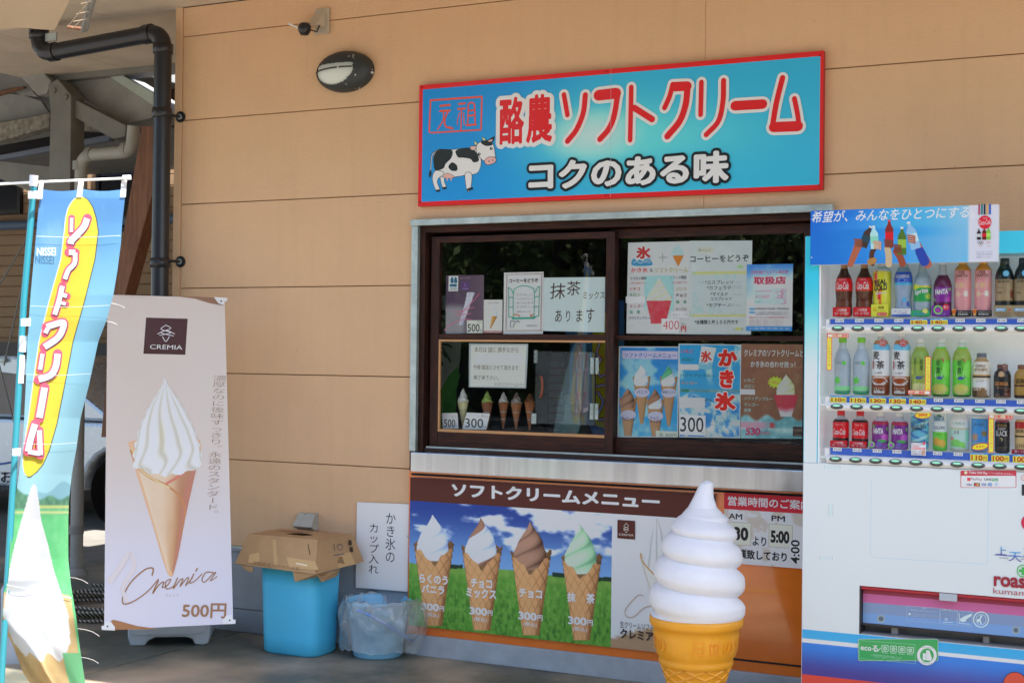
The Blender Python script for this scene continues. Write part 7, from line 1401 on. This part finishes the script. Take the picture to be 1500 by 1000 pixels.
for k, w_ in ((8, 'third from last'), (9, 'last')): bottle('black_coffee_bottle', ('tall black coffee bottle beside the pink tea on the top row', 'tall black coffee bottle at the right end of the top row')[k-8], 'bottle', r0[k], 0, pet(.033, .21, .0, .0165, .70), cof, (34, 36, 44), multi(simple('GEORGIA', .63, .68, .022, (34, 30, 28), .02), lambda A, H, r: (A.text('アイスコーヒー', -.018, H*.60, .018, H*.585, (60, 50, 44)), A.text('ブラック', -.022, H*.55, .0, H*.52, (60, 50, 44)), A.text('無糖', -.022, H*.46, -.006, H*.42, (60, 50, 44)))), 'tall coffee bottles', .0165, front=(.033, .040, (140, 120, 90), lambda A, w, h: (A.rect(-w*.8, h*.45, w*.3, h*.75, (70, 140, 180)), A.text('夏限定', -w*.7, h*.72, w*.2, h*.48, (200, 210, 214), .02), A.text('すっきりしたコク', -w*.8, h*.38, w*.8, h*.15, (60, 46, 34)), A.circ(w*.7, h*.6, .004, (170, 60, 70)), A.circ(w*.3, h*3.9, .011, (90, 160, 200)), A.text('つめた', w*.12, h*3.98, w*.5, h*3.8, (200, 214, 224)))))
# middle row
r1 = [1170+v/4.545 for v in (290, 415, 545, 681, 808, 945, 1086, 1216, 1355, 1492)]
wat = bands((146, 158, 166), (.0, .10, (60, 140, 100)), (.08, .16, (120, 190, 130)), (.88, 1, (160, 170, 176)))
def watl(A, H, r):
    for cx_, cz, s_ in ((.013, H*.60, .011), (-.014, H*.27, .019)):
        for k in range(6): t = k*math.pi/3+.3; A.poly([(cx_, cz), (cx_+s_*.5*math.cos(t-.5), cz+s_*.5*math.sin(t-.5)), (cx_+s_*math.cos(t), cz+s_*math.sin(t)), (cx_+s_*.5*math.cos(t+.5), cz+s_*.5*math.sin(t+.5))], (84, 180, 60))
    A.text('いろはす', -.022, H*.625, .002, H*.58, (70, 110, 90), .0); A.text('おいしく飲んで環境', -.026, H*.09, .026, H*.065, (150, 190, 170))
for k in (0, 1): bottle('water_bottle', ('clear water bottle with green cap nearest the left end of the middle row', 'clear water bottle with green cap between the other water and barley tea')[k], 'bottle', r1[k], 1, pet(.031, .215, .02, .0125, .62), wat, (110, 176, 50), watl, 'water bottles', .0150)
bar = spots(bands((190, 194, 196), (.86, .93, (150, 90, 50)), (.76, .86, (90, 160, 200)), (.93, 1, (160, 166, 170)), (.28, .33, (150, 100, 70)), (.0, .28, (112, 56, 34))), ((0, .24, .30, .07, (206, 200, 190)), (0, .245, .24, .05, (130, 60, 30)), (-.5, .8, .25, .08, (190, 194, 196))))
def barl(A, H, r): A.text('麦', -.026, H*.74, .002, H*.60, (44, 30, 28), .02); A.text('茶', -.010, H*.58, .020, H*.44, (44, 30, 28), .02); A.rect(-.028, H*.58, -.022, H*.44, (150, 50, 50)); A.text('やかんの', -.020, H*.575, -.013, H*.46, (60, 40, 36)); A.text('from 爽健美茶', -.018, H*.39, .012, H*.36, (90, 50, 44)); A.text('600ml', -.020, H*.09, .020, H*.03, (206, 196, 186), .04); A.text('とまろやか', -.02, H*.13, .02, H*.10, (200, 186, 176)); A.circ(.014, H*.885, .016, (176, 34, 48), .016); A.circ(.014, H*.885, .013, (206, 190, 190)); A.circ(.014, H*.885, .0115, (176, 34, 48)); A.text('600', .006, H*.91, .022, H*.86, (214, 196, 196))
for k in (2, 3): bottle('barley_tea_bottle', ('white and brown barley tea bottle next to the water bottles', 'white and brown barley tea bottle next to the pale green tea')[k-2], 'bottle', r1[k], 1, [(.030, 0), (.034, .004)]+[(.034, .185*k_/10) for k_ in range(1, 11)]+[(.020, .21), (.0135, .216), (.0135, .225)], bar, (190, 194, 198), barl, 'barley tea bottles')
def teal(c1, dark=(40, 60, 50)):
    def f_(A, H, r): A.rect(-.016, H*.74, .010, H*.36, c1); A.vtext('綾鷹', -.012, H*.70, .004, H*.42, dark, .0); A.vtext('あやたか', .004, H*.72, .010, H*.48, dark, .0); A.circ(.0, H*.345, .011, (50, 70, 130), .006); A.stroke([(.010, H*.35), (.016, H*.38)], .003, (50, 70, 130)); A.circ(0, H*.37, .003, (50, 70, 130)); A.rect(.012, H*.70, .016, H*.64, (170, 60, 60))
    return f_
gp_ = pet(.034, .215, .03, .0140, .66)
bottle('green_tea_bottle', 'olive green tea bottle left of the special price sticker', 'bottle', r1[4], 1, gp_, spots(bands((138, 158, 70), (.6, .9, (124, 146, 60)), (.92, 1, (170, 176, 170)), (.0, .08, (70, 120, 50))), ((0, .16, .28, .09, (190, 190, 130)), (-.28, .44, .06, .04, (190, 190, 60)))), (196, 200, 204), lambda A, H, r: (A.vtext('茶葉のあまみ', -.020, H*.72, -.008, H*.38, (56, 80, 50), .0), A.vtext('綾鷹', .004, H*.70, .016, H*.48, (56, 80, 50)), A.circ(.0, H*.345, .012, (50, 70, 130), .006), A.stroke([(.010, H*.35), (.018, H*.38)], .003, (50, 70, 130))), None)
gb = spots(bands((92, 176, 60), (.68, .9, (130, 150, 60)), (.92, 1, (170, 176, 170)), (.0, .05, (50, 90, 40))), ((0, .14, .30, .10, (166, 160, 96)), (0, .16, .24, .06, (170, 170, 80)), (.3, .5, .2, .14, (110, 190, 70))))
for k in (5, 6): bottle('green_tea_bottle', ('bright green tea bottle right of the special price sticker', 'bright green tea bottle next to the small latte bottle')[k-5], 'bottle', r1[k], 1, gp_, gb, (196, 200, 204), teal((186, 206, 180)), 'bright green tea bottles')
bottle('latte_bottle', 'small beige latte bottle with grey cap in the middle row', 'bottle', r1[7], 1, [(.030, 0), (.0325, .004)]+[(.0325, .115*k_/10) for k_ in range(1, 11)]+[(.026, .135), (.019, .142), (.019, .147)], spots(bands((190, 182, 168), (.50, .55, (60, 44, 36)), (.55, .58, (176, 140, 90)), (.90, 1, (150, 120, 80)), (.0, .25, (120, 90, 60)), (.28, .42, (196, 196, 194))), ((.35, .25, .14, .22, (196, 190, 184)), (-.2, .10, .1, .1, (70, 44, 30)))), (90, 90, 94), multi(simple('GEORGIA', .76, .82, .019, (120, 90, 60)), simple('LATTE NISTA', .66, .73, .025, (120, 90, 60)), lambda A, H, r: (A.text('カフェラテ', -.016, H*.44, .012, H*.38, (90, 60, 44)), A.text('ミルク', -.024, H*.26, .004, H*.17, (214, 206, 196), .02))), None, .0175, .018)
gk = [(.028, 0), (.0305, .004)]+[(.0305, .082*k_/10) for k_ in range(1, 11)]+[(.026, .096), (.0185, .104), (.0185, .108)]
bottle('short_coffee_bottle', 'small black coffee bottle can with brown disc in the middle row', 'bottle', r1[8], 1, gk, spots(bands((36, 34, 40), (.0, .06, (110, 80, 60))), ((0, .80, .12, .10, (176, 140, 96)), (.26, .20, .18, .12, (120, 70, 56)), (.26, .22, .14, .07, (60, 36, 30)))), (90, 56, 44), multi(simple('GEORGIA', .42, .54, .025, (186, 120, 60), .02), lambda A, H, r: (A.text('香るブラック', -.016, H*.38, .014, H*.31, (160, 120, 80)), A.text('BLACK', -.024, H*.14, -.004, H*.04, (150, 120, 90)), A.circ(.016, H*1.03, .014, (106, 66, 54)), A.text('無糖', .008, H*1.10, .024, H*.96, (200, 176, 160)))), None, .0190, .016)
bottle('short_coffee_bottle', 'small gold coffee bottle can at the right end of the middle row', 'bottle', r1[9], 1, gk, bands((150, 116, 56), (.4, .45, (70, 40, 30)), (.0, .1, (60, 36, 30))), (110, 70, 50), simple('GEORGIA', .5, .66, .024, (44, 30, 24), .03), None, .0190, .016)
# bottom row
r2 = [1170+v/4.545 for v in (280, 408, 543, 672, 805, 940, 1072, 1205, 1355, 1488)]
sc1 = [(.028, 0), (.0310, .004)]+[(.0310, .098*k_/10) for k_ in range(1, 11)]+[(.024, .108), (.0145, .114), (.0145, .122)]
cs = bands((40, 26, 26), (.30, .80, (186, 26, 34)), (.87, 1, (150, 150, 160)))
for k in (0, 1): bottle('small_cola_bottle', ('short cola bottle with red cap at the left end of the bottom row', 'short cola bottle with red cap beside the small grape soda')[k], 'bottle', r2[k], 2, sc1, cs, (180, 30, 38), lambda A, H, r: (A.text('Coca-Cola', -.025, H*.58, .024, H*.40, (214, 206, 206), .012, shear=.25), A.text('ORIGINAL TASTE', -.014, H*.74, .014, H*.69, (206, 150, 150))), 'short cola bottles', .0145, front=(.033, .026, (180, 26, 36), colacard))
fs_ = spots(bands((110, 36, 120), (.86, 1, (160, 164, 176)), (.74, .86, (150, 40, 66))), ((.3, .36, .2, .10, (170, 70, 160)), (.16, .24, .2, .05, (70, 150, 80)), (.36, .62, .06, .06, (100, 170, 60)), (-.24, .70, .07, .05, (90, 160, 60))))
for k in (2, 3): bottle('small_grape_soda_bottle', ('short purple grape soda bottle beside the short cola bottles', 'short purple grape soda bottle beside the striped sports can')[k-2], 'bottle', r2[k], 2, sc1, fs_, (190, 192, 200), lambda A, H, r: A.text('FANTA', -.024, H*.64, .016, H*.46, (218, 212, 224), .05, shear=.08), 'short grape soda bottles', .0140, front=(.033, .022, (106, 52, 130), lambda A, w, h: (A.circ(-w*.75, h*.7, .012, (110, 186, 80)), A.circ(-w*.75, h*.7, .008, (150, 90, 160)), A.circ(w*.1, h*.8, .010, (96, 84, 150)), A.text('グレープ', -w*.3, h*.5, w*.8, h*.15, (186, 160, 200)))))
def wavec(a, t): c = np.zeros(a.shape+(3,))+np.array([90, 160, 180.]); return mixc(mixc(c, (60, 110, 160), (np.sin(a*8+t*26) > .6)*1.0), (150, 190, 190), (np.sin(a*5-t*18) > .8)*1.0)
bottle('sports_drink_can', 'turquoise striped sports drink can behind the oval yellow sticker', 'can', r2[4], 2, can(.033, .150), wavec, (150, 150, 160), multi(simple('AQUARIUS', .66, .76, .028, (50, 90, 150), .02, 0, .25), simple('SPARKLING', .50, .64, .028, (40, 50, 60), .02, 0, .25)), None, 0)
bottle('orange_soda_can', 'green and white orange soda slim can in the bottom row', 'can', r2[5], 2, can(.0265, .145), spots(bands((180, 188, 196), (.0, .50, (96, 176, 60))), ((-.13, .24, .17, .10, (226, 140, 50)), (.14, .20, .17, .10, (230, 150, 60)), (0, .91, .1, .03, (60, 110, 60)))), (150, 150, 160), multi(simple('FANTA', .76, .90, .020, (60, 110, 140), .05), simple('LULON', .56, .64, .020, (60, 70, 90), .01), simple('JUICY', .40, .44, .012, (60, 120, 50))), None, 0)
bottle('mint_juice_bottle', 'pale mint green bottle can with wide cap in the bottom row', 'bottle', r2[6], 2, [(.030, 0), (.034, .005)]+[(.034, .118*k_/10) for k_ in range(1, 11)]+[(.024, .134), (.019, .140), (.019, .144)], spots(bands((160, 188, 180), (.62, 1, (190, 200, 202)), (.58, .61, (170, 160, 110)), (.0, .05, (190, 196, 190)), (.05, .08, (170, 160, 110))), ((-.1, .22, .22, .10, (110, 180, 90)), (.15, .18, .12, .08, (120, 190, 90)), (.3, .4, .08, .16, (120, 190, 150)), (-.26, .34, .07, .05, (196, 110, 110)))), (190, 196, 200), multi(simple('くだもの', .70, .76, .024, (90, 160, 130)), lambda A, H, r: A.rect(-.016, H*.55, .002, H*.46, (130, 140, 136))), None, .0185, .014)
bottle('blue_drink_can', 'sky blue drink can between the mint bottle and the black can', 'can', r2[7], 2, can(.030, .135), spots(bands((60, 130, 190), (.93, 1, (190, 196, 204)), (.0, .3, (120, 140, 160))), ((-.16, .42, .16, .10, (150, 120, 100)), (.22, .52, .14, .08, (120, 110, 70)))), (180, 186, 196), simple('マイルド', .72, .80, .018, (40, 60, 90)), None, 0)
bottle('black_coffee_can', 'black coffee can with white lettering beside the yellow corner sticker', 'can', r2[8], 2, can(.0265, .122), bands((28, 28, 32), (.94, 1, (150, 70, 80))), (110, 110, 116), multi(simple('GEORGIA', .80, .88, .019, (150, 120, 70), .01), simple('DEEP', .70, .77, .013, (170, 170, 170), .01), simple('BLACK', .52, .68, .021, (190, 194, 198), .01), lambda A, H, r: (A.stroke([(-.004, H*.46), (.003, H*.44), (.001, H*.38)], .003, (170, 160, 120)), A.text('深みとキレのブラック', -.018, H*.20, .018, H*.15, (150, 130, 90)), A.text('フェアトレード', -.018, H*.12, .018, H*.08, (140, 120, 90)))), None, 0)
bottle('red_coffee_can', 'red and cream coffee can at the right end of the bottom row', 'can', r2[9], 2, can(.0265, .125), bands((176, 150, 100), (.75, .94, (156, 40, 44)), (.5, .55, (60, 40, 34)), (.0, .1, (50, 34, 30))), (150, 60, 60), multi(simple('GEORGIA', .62, .72, .02, (50, 34, 28), .02), simple('エメラルド', .2, .3, .018, (90, 50, 40))), None, 0, front=(.033, .018, (150, 40, 50), lambda A, w, h: A.text('濃くて甘い', -w*.7, h*.8, w*.7, h*.3, (206, 186, 186))))
